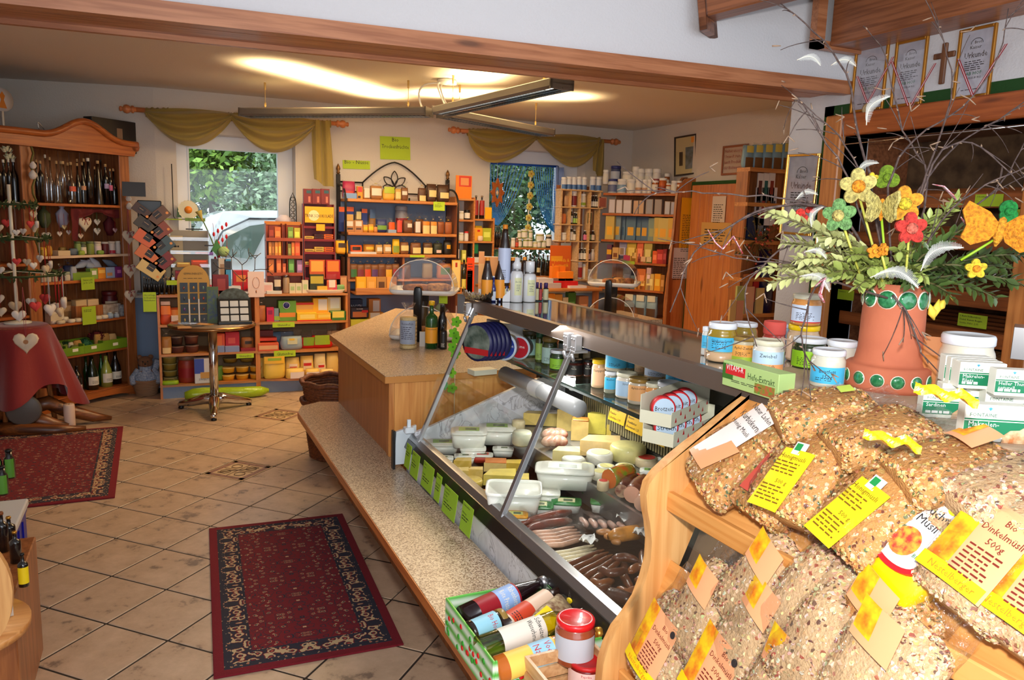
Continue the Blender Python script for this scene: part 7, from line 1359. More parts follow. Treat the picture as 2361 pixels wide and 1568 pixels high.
def cakestand(px,py,k,desc,food):
 p=on(px,py,z=.9);t=thing('cake_stand',desc,'cake stand',p,-atan2(p.x,p.y)-.12)
 for z in(0,.28):
  MB().R([(z,.19*k,.15),(z+.012,.205*k,.165),(z+.03,.21*k,.17),(z+.03,.20*k,.16),(z+.012,.19*k,.15)],28,p=6).B('tray',C(232,226,218,.3),t)
  M_=TRX(0,0,z+.03);b=MB();b.L([(.195*k,-.15),(.195*k,.15)],20,cap=0,a0=0,a1=pi,M=M_@Matrix.Scale(.95,4,(0,1,0)))
  for y in(-.15,.15):b.L([(0,y),(.195*k,y)],20,cap=0,a0=0,a1=pi,M=M_@Matrix.Scale(.95,4,(0,1,0)))
  b.B('dome',ACRYL,t);MB().T([(.195*k*cos(a),-.152,z+.03+.185*k*sin(a))for a in[q*pi/16 for q in RG(17)]],.003,5).B('dome_rim',mat('acrylic_edge',(236,230,220),.1,coat=1),t)
 for y in(-.18,.18):MB().R([(0,.026,.006),(.30,.026,.006),(.325,.022,.006),(.335,.012,.005)],12,p=3,M=TR_((-.02,y,0))).B('post',BLACK,t)
 for i,(x,y,z,w,d,h,c)in EN(food):make('pastry',['nut brown','golden','dark crusted','pale'][i%4]+' pastry in the %s'%desc.split(' with')[0],'pastry',[('pastry',MB().R([(0,w*.45,d*.45),(h*.3,w*.5,d*.5),(h*.8,w*.48,d*.48),(h,w*.3,d*.3)],14,p=3,wob=lambda a,q:1+.05*sin(5*a+x*40)),mat('pastry_%d'%(i%2),[(176,110,50),(206,146,70)][i%2],.7,noise=(50,(130,74,34)),bump=(70,.4)))],p+VC((x,y,z)),.3*i)
 return p
pc1=cakestand(978,778,1,'two-tier cake dome on the speckled counter with pastries',[(-.05,0,.296,.18,.1,.04,0),(.08,-.02,.296,.16,.12,.045,0),(-.02,0,.016,.2,.14,.05,0)])
cakestand(1412,742,.92,'farther cake dome behind the display case with slices',[(-.08,-.05,.296,.10,.08,.04,0),(.02,-.03,.296,.11,.08,.045,0),(.10,-.04,.296,.1,.08,.04,0),(.02,0,.016,.18,.12,.04,0)])
SD(1022,700,1.1,20,30,note,'lime note clipped to the cake dome',c=LIME,fp=3,rz=-15)
# flower garland in felt hanging at the case corner
FG=mat('lime_felt',(110,180,30),.8);a0_=on(1052,705,y=3.42)
t=thing('felt_flower_garland','lime felt flower garland hanging at the corner of the glass case','garland',a0_)
MB().T([(0,0,0),(0,0,-.62)],.0015,4).B('thread',IV,t)
for k,(px,py)in EN([(1052,742),(1046,768),(1052,780),(1044,800),(1050,815),(1040,860),(1042,895)]):
 q=on(px,py,y=3.41)-a0_;b=MB();P=[((.016+.009*abs(cos(2.5*a)))*cos(a)*1.1,(.016+.009*abs(cos(2.5*a)))*sin(a)*1.1)for a in[j*2*pi/30 for j in RG(30)]];b.P(P,-.002,.002,M=TR_(q));b.B('felt_flower',FG,t);MB().L([(0,0),(.005,0)],8,cap=0,M=TR_(q+VC((0,-.0026,0)))@RO_(pi/2,4,'X')).B('flower_eye',C(60,120,20),t)
q=on(1026,888,y=3.28);b=MB().P([(0,-.026),(.011,-.01),(.012,.01),(0,.028),(-.012,.01),(-.011,-.01)],-.002,.002);tag(b.B('green_leaf_tag',C(20,140,40),loc=q),'dark green leaf-shaped tag beside the garland','tag')
# inside the case: tubs, cheese, sausages
K15=(900,860,3.577);K16=(1000,1120,3.5);LD,UD=.602,.688
TUBW=mat('milky_tub',(236,236,226),.35,coat=.3)
def ptub(w,h,lab=None,c=TUBW,lidc=None,d=.72):
 d=w*d;sp=[('tub_body',MB().R([(0,w*.42,d*.42),(h*.82,w*.48,d*.48)],20,p=6),c),('lid',MB().R([(h*.80,w*.5,d*.5),(h*.90,w*.5,d*.5),(h*.93,w*.47,d*.47),(h*.93,w*.4,d*.4),(h,w*.39,d*.39)],20,p=6),lidc or TUBW)]
 if lab:sp.append(('lid_label',MB().X(-w*.28,w*.28,-d*.24,d*.24,h,h+.001),lab));sp.append(('lid_print',MB().X(-w*.1,w*.2,-d*.15,d*.12,h+.001,h+.0014),C(90,110,80)))
 return sp
GL_=C(140,176,90)
def ct_(x0,x1,y0,y1,desc,z,fn,**kw):SD((x0+x1)/2,y1,z,x1-x0,y1-y0,fn,desc,K15,name=kw.pop('name',None),**kw)
tb=lambda *a,**k:ct_(*a,fn=ptub,name='plastic_tub',cat='tub',round=1,**k)
tb(285,570,600,690,'white cheese tub with a green label at the end of the lower deck',LD,lab=GL_);tb(570,790,640,720,'white tub under the farther green-labelled tub',LD+.01);tb(490,800,500,640,'white tub with a green label stacked on another',LD+.05,lab=GL_);tb(715,1035,470,615,'white tub with a green label beside the bagged cheeses',LD+.03,lab=GL_)
tb(352,522,715,775,'small clear-lidded curd tub',LD,lab=C(220,220,206));tb(522,698,700,765,'small round-labelled curd tub',LD,lab=C(214,214,196));tb(838,1018,640,705,'flat curd tub beside the blue cheese',LD,lab=C(226,226,220));tb(672,848,690,755,'small tub with a red lid label',LD,lab=C(196,60,50),c=C(190,60,40))
tb(1190,1400,1000,1120,'lower milky tub of a stack',LD,d=.8);tb(1175,1685,840,1010,'large milky lidded tub in the middle of the case',LD+.05,lab=C(226,228,206),d=.62)
x=SD(1012,1160,LD,460,230,lambda w,h:[('tub_body',MB().R([(0,w*.42,w*.33),(h*.92,w*.48,w*.38)],28,p=7,wob=lambda a,z:1+.006*sin(60*a)),TUBW),('rim',MB().R([(h*.9,w*.5,w*.4),(h,w*.505,w*.405),(h,w*.47,w*.37),(h*.9,w*.46,w*.36)],28,p=7,cap=0),TUBW),('curd',MB().R([(h*.7,w*.44,w*.34),(h*.82,w*.45,w*.35)],28,p=7),C(232,232,206,.5))],'big ribbed white tub open at the front of the case',K15,'plastic_tub',cat='tub')
mt=lambda x0,x1,y0,y1,d,lc,lab:ct_(x0,x1,y0,y1,d,LD,ptub,name='spread_tub',cat='tub',round=1,lidc=lc,lab=lab,c=C(226,226,220))
LG_=C(30,120,50,.3);IV2=C(226,220,170)
mt(1085,1345,1120,1215,'green lidded spread tub at the front',LG_,IV2);mt(1320,1575,1090,1175,'green lidded spread tub under the glare',LG_,IV2);mt(1572,1830,1000,1090,'green lidded spread tub nearest the grille',LG_,IV2);mt(1640,1895,1090,1180,'green lidded spread tub with red tomatoes',LG_,C(220,150,110));mt(928,1135,1190,1290,'yellow lidded spread tub at the front rail',C(244,170,30),C(226,226,130));mt(1190,1372,770,830,'green lidded spread tub tucked below the step',LG_,IV2)
CH=lambda *c:mat('cheese_%d_%d_%d'%c,c,.45,coat=.25,noise=(24,tuple(int(q*.92)for q in c)))
def wedge(w,h,c=None,rind=None,d=.8):
 d=w*d;sp=[('cheese',MB().add([(-w/2,0,0),(w/2,0,0),(w*.5,d,0),(-w*.3,d*.8,0),(-w/2,0,h),(w/2,0,h*.96),(w*.5,d,h*.9),(-w*.3,d*.8,h*.94)],[(3,2,1,0),(4,5,6,7),(0,1,5,4),(1,2,6,5),(2,3,7,6),(3,0,4,7)]),c)]
 if rind:sp.append(('rind',MB().X(-w*.46,w*.5,0,d*.9,h*.97,h*1.05,bev=.004),rind))
 return sp
def wheel(w,h,c=None,top=None):return[('cheese',MB().L([(w*.42,0),(w*.5,h*.12),(w*.5,h*.85),(w*.45,h),(0,h)],22),c)]+([('paper_label',MB().L([(w*.36,h+.001),(0,h+.001)],18,cap=0),top)]if top else[])
def cw_(x0,x1,y0,y1,desc,z,c,fn=wedge,**k):ct_(x0,x1,y0,y1,desc,z,fn,name='cheese',c=CH(*c),round=fn is wheel,**k)
cw_(520,668,720,800,'yellow wedge in film by the red-labelled tub',LD,(230,190,80));cw_(500,645,800,880,'pair of pale gold wedges in film',LD,(236,204,110));cw_(640,762,790,872,'leaning gold cheese slice in film',LD,(232,196,100));cw_(770,955,740,815,'half cheese with an orange rind',LD,(236,206,130),rind=C(214,120,50));cw_(925,1088,740,810,'small mustard cheese block',LD,(222,186,70));cw_(765,1035,840,930,'large square yellow block',LD,(230,206,96));cw_(930,1142,870,925,'thin yellow block behind the open tub',LD,(236,210,110));cw_(580,762,900,965,'round herb cheese at the front rail',LD,(220,190,90),fn=wheel);cw_(680,808,990,1060,'orange-rinded cheese slice by the open tub',LD,(236,180,90),rind=C(226,140,60))
cw_(1000,1165,500,615,'blue veined cheese in film',UD,(214,214,190),fn=wheel);cw_(1095,1260,330,430,'pale wedge in film at the far end',UD,(236,206,110));cw_(1240,1385,330,440,'yellow wedge with a white tag at the far end',UD,(238,214,120),rind=WH);cw_(1000,1110,400,480,'cream cheese parcel at the far end',UD,(230,214,170),fn=wheel);cw_(1370,1545,300,480,'tall pale yellow wedge against the grille',UD,(232,206,120));cw_(1488,1628,390,560,'wedge with a burnt orange top',UD,(230,200,120),rind=C(206,120,50));cw_(1622,1775,330,505,'yellow cheese freckled with herbs',UD+.02,(226,214,90));cw_(1780,1950,430,530,'sloping yellow cheese half',UD+.02,(232,206,90));cw_(1560,1890,560,690,'long pale block in film',UD,(240,206,140));cw_(1800,2105,630,765,'big pale cheese freckled with seeds',UD,(220,210,140),fn=wheel);cw_(1335,1560,640,735,'pale slice leaning at the step',UD,(240,220,150))
cw_(1408,1604,725,790,'white soft cheese in paper',UD,(236,232,220),fn=wheel,top=C(240,238,230));cw_(1610,1835,680,775,'stacked white soft cheese',UD,(238,234,222),fn=wheel,top=C(226,220,170))
for k,(x0,x1,y0,y1,tp)in EN([(1520,1685,780,830,0),(1700,1855,785,835,0),(1850,2015,785,835,0),(1650,1805,830,900,0),(2010,2205,720,800,1),(1920,2075,860,935,1),(1700,1802,900,985,1)]):cw_(x0,x1,y0,y1,['white brie with a daisy label nearest the slice','white brie with a daisy label in the row','white brie with a daisy label at the row end','white brie lying before the others','cream cheese with a red label by the grille','cream cheese with a scarlet star label','small cream cheese with a red label at the step'][k],UD,(236,230,206)if tp==0 else(236,214,170),fn=wheel,top=C(206,50,40)if tp else C(240,226,150))
tb(2195,2340,720,800,'white tub with a green label by the rack',UD,lab=GL_);tb(2050,2225,820,905,'white tub with a green label before the grille',UD,lab=GL_)
def saus(pts,r,c,desc,z=LD,crop=K16,end=None,name='sausage',mat_=None,shine=.5):
 ox,oy,s=crop;P=[on(ox+x/s,oy+y/s,z=z)for x,y in pts];o=sum(P,VC())/len(P);k=(o-EYE).dot(_f)/FPX/s;r*=k
 Q=[P[0]]
 for i in RG(len(P)-1):
  for f in(.33,.67,1):Q.append(P[i].lerp(P[i+1],f))
 n=len(Q);Q=[q-o+VC((0,0,r))for q in Q];rr=[r*(.45 if i in(0,n-1)else.92 if i in(1,n-2)else 1)for i in RG(n)]
 if end:rr[0]=r*.9
 m=mat_ or mat('saus_%d_%d_%d'%c,c,.35,coat=shine,noise=(26,tuple(int(q*.75)for q in c)),bump=(60,.2))
 sp=[('sausage',MB().T(Q,rr,10),m)]
 if end:d=(Q[0]-Q[1]).normalized();sp.append(('cut_end',MB().L([(0,0),(r*.9,0)],14,cap=0,M=TR_(Q[0]+d*.0015)@d.to_track_quat('Z','Y').to_matrix().to_4x4()),end))
 make(name,desc,'sausage',sp,o)
PK,WHS,DKB=(240,186,156),(244,228,190),(110,58,28)
saus([(700,345),(900,290),(1105,245)],38,(150,64,30),'reddish smoked sausage lying uppermost in its pack');saus([(730,385),(920,340),(1110,315)],36,(140,58,30),'reddish smoked sausage lower in its pack')
for k in RG(5):saus([(765+16*k,400+26*k),(950+20*k,395+26*k),(1130+22*k,355+22*k)],22,PK,['first','second','third','fourth','fifth'][k]+' pink sausage of the vacuum pack counted from the smoked pair',z=LD+.004)
for k in RG(4):saus([(885+40*k,575+24*k),(1080+40*k,550+20*k),(1290+20*k,500+26*k)],19,WHS,['first','second','third','fourth'][k]+' pale veal sausage counted from the pink ones')
for k in RG(6):saus([(1180+75*k,285+10*k),(1215+75*k,320+8*k),(1235+75*k,350+6*k)],26,(232,184,166),['first','second','third','fourth','fifth','sixth'][k]+' ham slice of the fanned pack',z=LD+.004,name='ham_slice')
for k in RG(3):saus([(1310+60*k,400+35*k),(1400+40*k,400+40*k),(1470+20*k,440+20*k)],28,(206,140,80),['upper','middle','lower'][k]+' frankfurter in the clear bag')
saus([(1410,470),(1560,445),(1750,420)],62,(220,146,60),'fat yellow liver sausage by the rack side')
for k in RG(5):saus([(1015+60*k,690+26*k),(1200+50*k,620+24*k),(1370+35*k,545+20*k)],26,DKB,['first','second','third','fourth','fifth'][k]+' dark smoked stick counted from the veal sausages',z=LD+.004*k)
for k,pp in EN([[(1195,800),(1280,740),(1380,760)],[(1260,800),(1340,830),(1450,800)],[(1330,700),(1420,740),(1560,720)],[(1540,640),(1530,760),(1600,890)],[(1570,730),(1640,690),(1740,720)],[(1440,620),(1540,610),(1650,640)],[(1680,560),(1690,650),(1700,760)],[(1480,860),(1560,900),(1680,850)],[(1230,860),(1340,880),(1420,850)],[(1620,800),(1700,790),(1760,830)]]):saus(pp,36,[(112,60,28),(136,76,34),(96,50,26)][k%3],'dark '+['curved','hooked','stubby','upright','glossy','long','drooping','hidden','low','farthest'][k]+' smoked sausage in the heap',z=LD+.012*(k%3))
saus([(1590,985),(1480,950),(1335,925)],62,(70,34,16),'thick dark salami with a pale cut end',end=mat('salami_cut',(214,190,160),.5,noise=(40,(150,60,44))))
saus([(1870+35,1035),(1960,960),(2030,920)],62,(96,34,22),'dark salami with a speckled cut end before the aspic loaf',UD,K15,end=mat('salami_speck',(190,160,130),.5,noise=(60,(120,50,40))));saus([(1990,1080),(2060,1000),(2120,960)],78,(130,60,30),'ham sausage with a pink cut end',UD,K15,end=C(220,166,140));saus([(2070,1150),(2110,1080),(2150,1040)],72,(206,150,120),'pale ham sausage by the rack side',UD,K15,end=C(226,176,150))
saus([(1800,960),(1900,930),(2000,900)],88,(190,90,30),'vegetable aspic loaf in red and green',UD,K15,end=C(206,110,40),mat_=mat('aspic',(196,84,34),.2,coat=1,noise=(34,(120,140,40))),name='aspic_loaf')
for k in RG(4):saus([(1255+50*(k%2),560+60*(k//2)),(1330+50*(k%2),540+60*(k//2)),(1400+50*(k%2),560+60*(k//2))],46,(214,150,120),['first','second','third','fourth'][k]+' bacon-wrapped roll in its tray',UD,K15,name='bacon_roll',mat_=mat('bacon',(222,186,160),.4,coat=.5,noise=(22,(170,80,60))))
for x0,y0,x1,y1,t_ in((690,215,1240,480,'vacuum film over the pink sausages'),(1160,240,1680,400,'vacuum film over the ham slices')):
 A,B_,D_=on(1000+x0/3.5,1120+y1/3.5,z=LD+.02),on(1000+x1/3.5,1120+y1/3.5,z=LD+.02),on(1000+x0/3.5,1120+y0/3.5,z=LD+.02)
 tag(MB().G(lambda u,v:tuple(VC((0,0,.022+.012*sin(u*14+v*9)+.008*sin(v*23-u*5)))+(B_-A)*u+(D_-A)*v),24,14).B('vacuum_film',FILM,loc=A),t_,'film')
for x,y,rz,t_ in((1250,430,20,'crumpled white price slip on the pink sausages'),(1545,250,-10,'crumpled white price slip by the green tubs'),(1680,370,30,'white price slip by the liver sausage')):SD(x,y,LD+.045,130,14,lambda w,h:[('slip',MB().G(lambda u,v:(w*(u-.5),w*(v-.5)*.8,.01*sin(u*9+v*5)),8,6),WH),('print',MB().X(-w*.3,w*.3,-w*.1,w*.1,.012,.0125),C(170,170,170))],t_,K16,'price_slip',rz)
def card(F,px,py,w,h,desc,lines,c,back=0,ts=.15,rz=0,tilt=0,tc=INK,fp=0):
 u,z=F.hit(px,py,back);sp=[('card',MB().X(-w/2,w/2,-.0015,0,-h/2,h/2),c)];t=MB()
 for k,s in EN(lines):t.text(s,h*ts,-w*.44,h*.5-(k+1)*h*ts*1.3,-.0022,align='l',fit=w*.86)
 if fp:fine(t,-w*.4,h*.5-(len(lines)+1)*h*ts*1.25,w*.7,fp,h*.1,-.0022)
 sp.append(('lettering',t,tc));make('price_card',desc,'price card',sp,M=TR_(F.at(u,z,back))@RO_(F.a,4,'Z')@RO_(RAD(tilt),4,'X')@RO_(RAD(-rz),4,'Y'))
AP=Face((1.752,2),-90)
for px,py,ln in((1425,952,['Bio & Natur','Bauern-Eibl','Knacker','Leberkäse 1,99']),(1466,974,['Bio & Natur','Bauern-','Frankfurter','Bratwürstl 1,25']),(1515,998,['Bio & Natur','Krakauer','Rinder-','Krakauer 1,99'])):card(AP,px,py,.125,.085,'handwritten yellow price card for '+ln[2].strip('-').lower()+' under the glass shelf',ln,C(240,190,20),ts=.17,tilt=-12)
FP_=Face((.962,2),-90)
for px,py,w,ln in((941,1052,.07,['Ziegen-','gouda']),(957,1073,.10,['Bergkäse','','Dinkelkäse']),(986,1100,.13,['Tilsiter','Gouda','','Edelpilz']),(1010,1125,.06,['Butterkäse','','Emmentaler']),(1037,1160,.14,['Rotwein Brie','Gorgonzola','Bio Bert','Rote Linde']),(1076,1197,.10,['Schafmischkäse','','Almkönig'])):card(FP_,px,py,w,.105,'lime price sheet for '+ln[0].strip('-').lower()+' on the case front',ln,C(146,190,40),ts=.10,tilt=-8,fp=2)
# jars on the glass shelf in the case
GS=1.0185
BLAB=C(70,180,226);PST=(190,180,160)
def sj(x0,x1,y0,y1,desc,z=GS,**k):SD((x0+x1)/2,y1,z,x1-x0,y1-y0,jar,desc,K13,**k)
WL_=C(226,232,240,.3);CL_=C(220,216,190,.35);GD=C(150,120,60,.3);BKL=C(30,30,32)
IN=' on the glass shelf'
J=[(580,705,725,955,'pesto jar with a pale aloe label',(60,66,30),C(80,70,50),(150,190,180),(.12,.7)),(690,762,740,990,'green-capped jar with a red-lettered label',(70,80,30),C(30,80,50),(150,180,90),(.1,.65)),(742,872,782,1020,'pesto jar with a lemon label',(66,76,34),GD,(170,200,190),(.1,.65)),(808,955,890,1060,'white-lidded herb jar with a lime label',(46,66,34),WL_,(150,206,60),(.1,.6)),(880,1000,790,885,'gold-lidded herb jar behind',(70,80,50),GD,(190,206,220),(.2,.7)),(995,1090,782,875,'dark herb jar with a lime label at the hinge',(40,56,30),BKL,(150,206,50),(.15,.7)),(945,1052,880,970,'blue-lidded jar of pale spread',(214,190,150),C(30,50,170),(226,206,180),(.1,.4)),(1085,1172,880,965,'second blue-lidded jar of pale spread',(214,190,150),C(30,50,170),(226,206,180),(.1,.4)),(930,1088,970,1105,'black-lidded tomato jar',(90,36,24),BKL,(30,26,26),(.1,.7)),(1085,1165,962,1105,'second black-lidded tomato jar',(90,36,24),BKL,(30,26,26),(.1,.7)),(1152,1268,962,1200,'yellow-lidded jar with a carrot label',(206,170,130),C(244,200,20),(226,180,140),(.1,.72)),(1258,1358,1065,1245,'white-lidded lard jar below another',(150,150,130),WL_,None,(.2,.75)),(1350,1532,1080,1290,'cream-lidded spread jar with a striped label',(214,206,190),CL_,(170,200,226),(.1,.7)),(1450,1632,1125,1340,'gold-lidded onion lard jar',(190,180,160),GD,(226,170,110),(.15,.75)),(1592,1722,1160,1380,'cream-lidded orange spread jar',(220,150,80),CL_,(220,206,226),(.1,.65)),(1683,1892,1158,1420,'big white-lidded lard jar with a wide blue label',(110,110,50),WL_,None,(.22,.66)),(1812,1955,1250,1440,'cream-lidded jar behind the carton tray',(200,190,170),CL_,(200,196,190),(.1,.5)),(1890,1998,1160,1290,'white-lidded jar in the back row',(96,100,70),WL_,None,None)]
TXT={'tomato':['TO','MATA'],'orange spread':['Streich'],'striped':['Streich'],'wide blue':['Wiener','Bratfett'],'below another':['Bratfett'],'onion':['Apfelschmalz'],'carrot':['Champignon']}
for x0,x1,y0,y1,d,c,l,lc,lab in J:
 tx=next((v for k,v in TXT.items()if k in d),None)
 sj(x0,x1,y0,y1,d+IN,c=G(*c),lid=l,lab=lab,lc=C(*lc)if lc else BLAB,txt=tx,tc=IV if 'tomato' in d else INK,fp=3 if lab and not tx else 0,ts=.12)
for x0,x1,y0,y1,d,c,l,lc,z in[(1265,1448,868,1065,'big white-lidded lard jar stacked high',(176,170,150),WL_,None,.085),(1440,1512,912,1055,'lard jar with a blue label at the back',(150,146,120),WL_,None,.08),(1508,1592,935,1085,'spread jar with an orange stripe at the back',(206,180,150),CL_,(226,190,150),.08),(1588,1778,965,1130,'squat jar with a blue and white lozenge label',(200,170,130),GD,(190,206,230),.08),(1765,1902,1015,1165,'olive lard jar with a blue label',(130,120,50),GD,None,.08),(1895,2002,1055,1165,'grey lard jar with a blue label',(150,150,140),WL_,None,.08),(2000,2172,1085,1215,'spread jar with a striped label by the carton',(206,196,180),CL_,(150,196,226),.06)]:sj(x0,x1,y0,y1,d+' on a lower jar',GS+z,c=G(*c),lid=l,lab=(.15,.7),lc=C(*lc)if lc else BLAB,fp=3)
for x0,x1,y1,t_ in((1265,1450,1235,'cream-lidded jar under the big lard jar'),(1440,1600,1250,'cream-lidded jar under the back row'),(1600,1770,1290,'gold-lidded jar under the lozenge jar'),(1765,1900,1310,'pale jar under the olive lard')):sj(x0+20,x1-20,y1-165,y1,t_,GS,c=G(190,184,160),lid=CL_)
# cheese boxes at the far end of the shelf
NV=C(30,30,80)
for k in RG(5):SD(225+34*k,800-3*k,GS,100,140,lambda w,h:[('round_box',MB().L([(0,-.012),(h/2,-.012),(h/2,.012),(0,.012)],26,M=TRX(0,0,h/2)),NV),('lid_print',MB().L([(0,.0125),(h*.44,.0125)],26,cap=0,M=TRX(0,0,h/2)),mat('cow_print',(120,130,120),.4,noise=(20,(40,60,50)))),('red_band',MB().X(-h*.4,h*.4,-.0135,-.0128,h*.18,h*.34),C(180,30,34))],['frontmost navy','second navy','third navy','fourth navy','rearmost navy'][k]+' round cheese box in the open carton',K13,'cheese_box',rz=-40)
SD(240,815,GS,130,60,QA,'white open carton holding navy cheese boxes',K13,c=C(226,222,220),dep=.2,rz=-40);SD(340,845,GS,120,215,QA,'grey cardboard divider beside the cheese boxes',K13,c=C(150,130,116),dep=.004,rz=-30);SD(520,870,GS,290,200,QA,'white carton behind the round blue cheese tubs',K13,c=C(222,222,224),dep=.1,rz=-20);SD(700,850,GS,110,170,QA,'blue carton under the top frame',K13,c=C(30,80,170),dep=.08)
def disc(w,h,c=None,txt=None,rim=None):return[('tub_body',MB().L([(0,-.03),(h*.42,-.03),(h*.48,.02),(h*.5,.02),(h*.5,.03),(0,.03)],24,M=TRX(0,0,h/2)),rim or C(206,220,236)),('lid_print',MB().L([(0,.0305),(h*.43,.0305)],24,cap=0,M=TRX(0,0,h/2)),c),('lettering',MB().text(txt or '',h*.19,0,h*.5,-.0315,fit=h*.78),WH)]
SD(455,905,GS,130,170,disc,'round blue cheese tub facing out',K13,'cheese_tub',cat='tub',rz=-25,c=C(36,60,150),txt='Creme Blue');SD(580,925,GS,120,165,disc,'round red cheese tub facing out behind the aloe jar',K13,'cheese_tub',cat='tub',rz=-25,c=C(190,30,44),txt='Creme')
# two open card trays of little spread tins at the rack corner
def spread_tray(x,y,z,rz,word,desc):
 p=on(x,y,z=z);t=thing('card_tray',desc,'tray',p,RAD(rz));w,d,h=.26,.10,.055;KT=C(222,222,196,.5);b=MB()
 b.X(-w/2,w/2,0,.002,0,h*.8);b.X(-w/2,w/2,d,d+.002,0,h*1.5);b.X(-w/2,w/2,0,d,0,.002);b.X(-w/2-.002,-w/2,0,d,0,h*.7);b.X(w/2,w/2+.002,0,d,0,h*1.5);b.B('tray_body',KT,t)
 b=MB()
 for k in RG(8):b.add([(-w*.42+k*w*.12,-.0006,h*(.2+.3*(k%2))),(-w*.42+k*w*.12+.012,-.0006,h*(.2+.3*(k%2))),(-w*.42+k*w*.12+.006,-.0006,h*(.2+.3*(k%2))+.016)],[(0,1,2)])
 b.B('red_hat_print',C(206,30,36),t)
 for k in RG(4):
  q=make('spread_tin',['first','second','third','last'][k]+' round spread tin standing in the '+('upper' if z>1.05 else 'lower')+' card tray','tin',[('tin',MB().L([(0,-.012),(.036,-.012),(.036,.012),(.033,.0135),(0,.0135)],22,M=RO_(pi/2,4,'X')),C(206,40,46)),('lid_print',MB().L([(0,.0142),(.031,.0142)],22,cap=0,M=RO_(pi/2,4,'X')),C(190,214,236)),('lettering',MB().text(word,.02,0,-.006,-.0148,fit=.055),INK)],p+RO_(RAD(rz),3,'Z')@VC((-w*.34+k*.05,.05,.044)),RAD(rz-50))
spread_tray(1592,968,1.075,28,'Brotzeit','upper cream card tray of round spread tins against the rack');spread_tray(1600,1012,1.02,26,'Streich','lower cream card tray of round spread tins against the rack')
# on top of the case
TZ=1.2845;OT=' on the glass top';KW=C(226,226,228)
def tp(x0,x1,y0,y1,fn,desc,**k):SD((x0+x1)/2,y1,k.pop('z',TZ),x1-x0,y1-y0,fn,desc+OT,K13,**k)
SB=dict(g=G(44,24,14),cap=C(236,140,20),shape='juice',lab=(.08,.5),lc=C(236,150,40),capw=.9,capz=.72)
for k,(x0,x1,b)in EN([(248,342,398),(352,455,400),(455,548,400)]):tp(x0,x1,125,b,QB,['brown sun spray bottle nearest the foil tray','brown sun spray bottle behind the dropper vials','brown sun spray bottle behind the white lotions'][k],**SB)
tp(385,492,-145,200,QB,'tall brown spray bottle standing on the orange cartons',z=1.355,g=G(40,24,14),cap=C(220,130,20),shape='juice',lab=(.05,.62),lc=C(190,200,226),capw=.9,capz=.74,fp=6);tp(560,640,120,330,QB,'brown spray bottle half hidden by the pump lotion',**SB)
tp(222,268,75,385,QA,'slim orange sun milk carton',c=C(240,140,30),lab=(0,.35,1,.75),lc=C(244,160,60),dep=.02);tp(265,545,120,330,QA,'row of orange and light blue cartons',c=C(150,200,230),lab=(0,.55,1,1),lc=C(244,150,40),dep=.05);tp(225,262,380,420,QA,'small white carton base',c=KW)
for x0,x1,y0,y1,nz,t_ in((483,588,122,492,1,'white pump lotion bottle with a grey collar'),(588,697,155,490,0,'white lotion bottle with a domed cap')):
 def lotion(w,h):return[('bottle_body',MB().L([(w*.47,0),(w*.5,h*.02),(w*.5,h*.62),(w*.42,h*.68),(w*.30,h*.70)],20),G(226,226,226)),('collar',MB().L([(w*.34,h*.70),(w*.34,h*.74),(0,h*.74)],20),STEEL),('cap',MB().L([(w*.33,h*.74),(w*.33,h*(.86 if nz else.95)),(w*.22,h*.9),(w*.2,h*.98),(0,h)]if nz else[(w*.36,h*.74),(w*.36,h*.97),(w*.33,h),(0,h)],18),G(230,230,232)),('label',MB().L([(w*.503,h*.16),(w*.503,h*.55)],10,cap=0,a0=-pi/2-.3,a1=-pi/2+.9),C(220,220,170)),('lettering',fine(MB().text('Aloe Vera',h*.06,w*.16,h*.44,bend=w*.508,fit=w*.5),0,h*.38,w*.35,4,h*.04,0,bend=w*.508),C(90,100,110))]
 tp(x0,x1,y0,y1,lotion,t_,name='lotion_bottle',cat='bottle',round=1)
for k,(x0,x1,y1)in EN([(284,326,422),(328,370,425),(384,422,402),(440,475,380)]):tp(x0,x1,275,y1,QB,['cobalt dropper vial by the foil tray','cobalt dropper vial in the middle','cobalt dropper vial by the purple caps','cobalt dropper vial at the back'][k],g=BLUEG,cap=WH,shape='tall',lab=(.05,.40),lc=C(206,214,226),capw=.9,capz=.6)
for k,(x0,x1,y0,y1)in EN([(405,440,318,438),(428,458,320,445),(446,480,318,450),(692,724,325,468),(722,750,330,470),(755,802,330,472)]):tp(x0,x1,y0,y1,QB,['first','second','third','fourth','fifth','sixth'][k]+' purple-capped dark vial counted from the dropper vials',g=DARKG,cap=C(60,34,90),shape='bordeaux',lab=(.05,.65),lc=C(196,190,150)if k!=4 else C(170,50,50),capw=1.9,capz=.68)
tp(350,485,385,470,lambda w,h:[('holder',MB().P([(-w/2,0),(w/2,0),(w/2,h),(0,h*.3)],0,.05),KW),('back',MB().P([(-w/2,0),(w*.1,0),(w*.1,h*.7)],.05,.054),KW)],'white folded card holder under the purple-capped vials',name='card_holder',cat='holder')
tp(100,345,350,440,lambda w,h:[('foil_tray',MB().G(lambda u,v:(w*(u-.5),w*.6*(v-.5),.012+.025*(abs(2*u-1)**4+abs(2*v-1)**4)+.006*sin(u*60+v*20)),24,14),mat('silver_foil',(206,196,180),.15,m=1,bump=(50,.6)))],'shallow crinkled foil tray at the far end',name='foil_tray',cat='tray')
def sj2(x0,x1,y0,y1,desc,z=TZ,**k):SD((x0+x1)/2,y1,z,x1-x0,y1-y0,jar,desc,(1560,360,2.613),seg=26,**k)
HY=C(226,206,190,.3)
fat=dict(layers=[(.22,C(200,150,110)),(.56,G(196,190,150))])
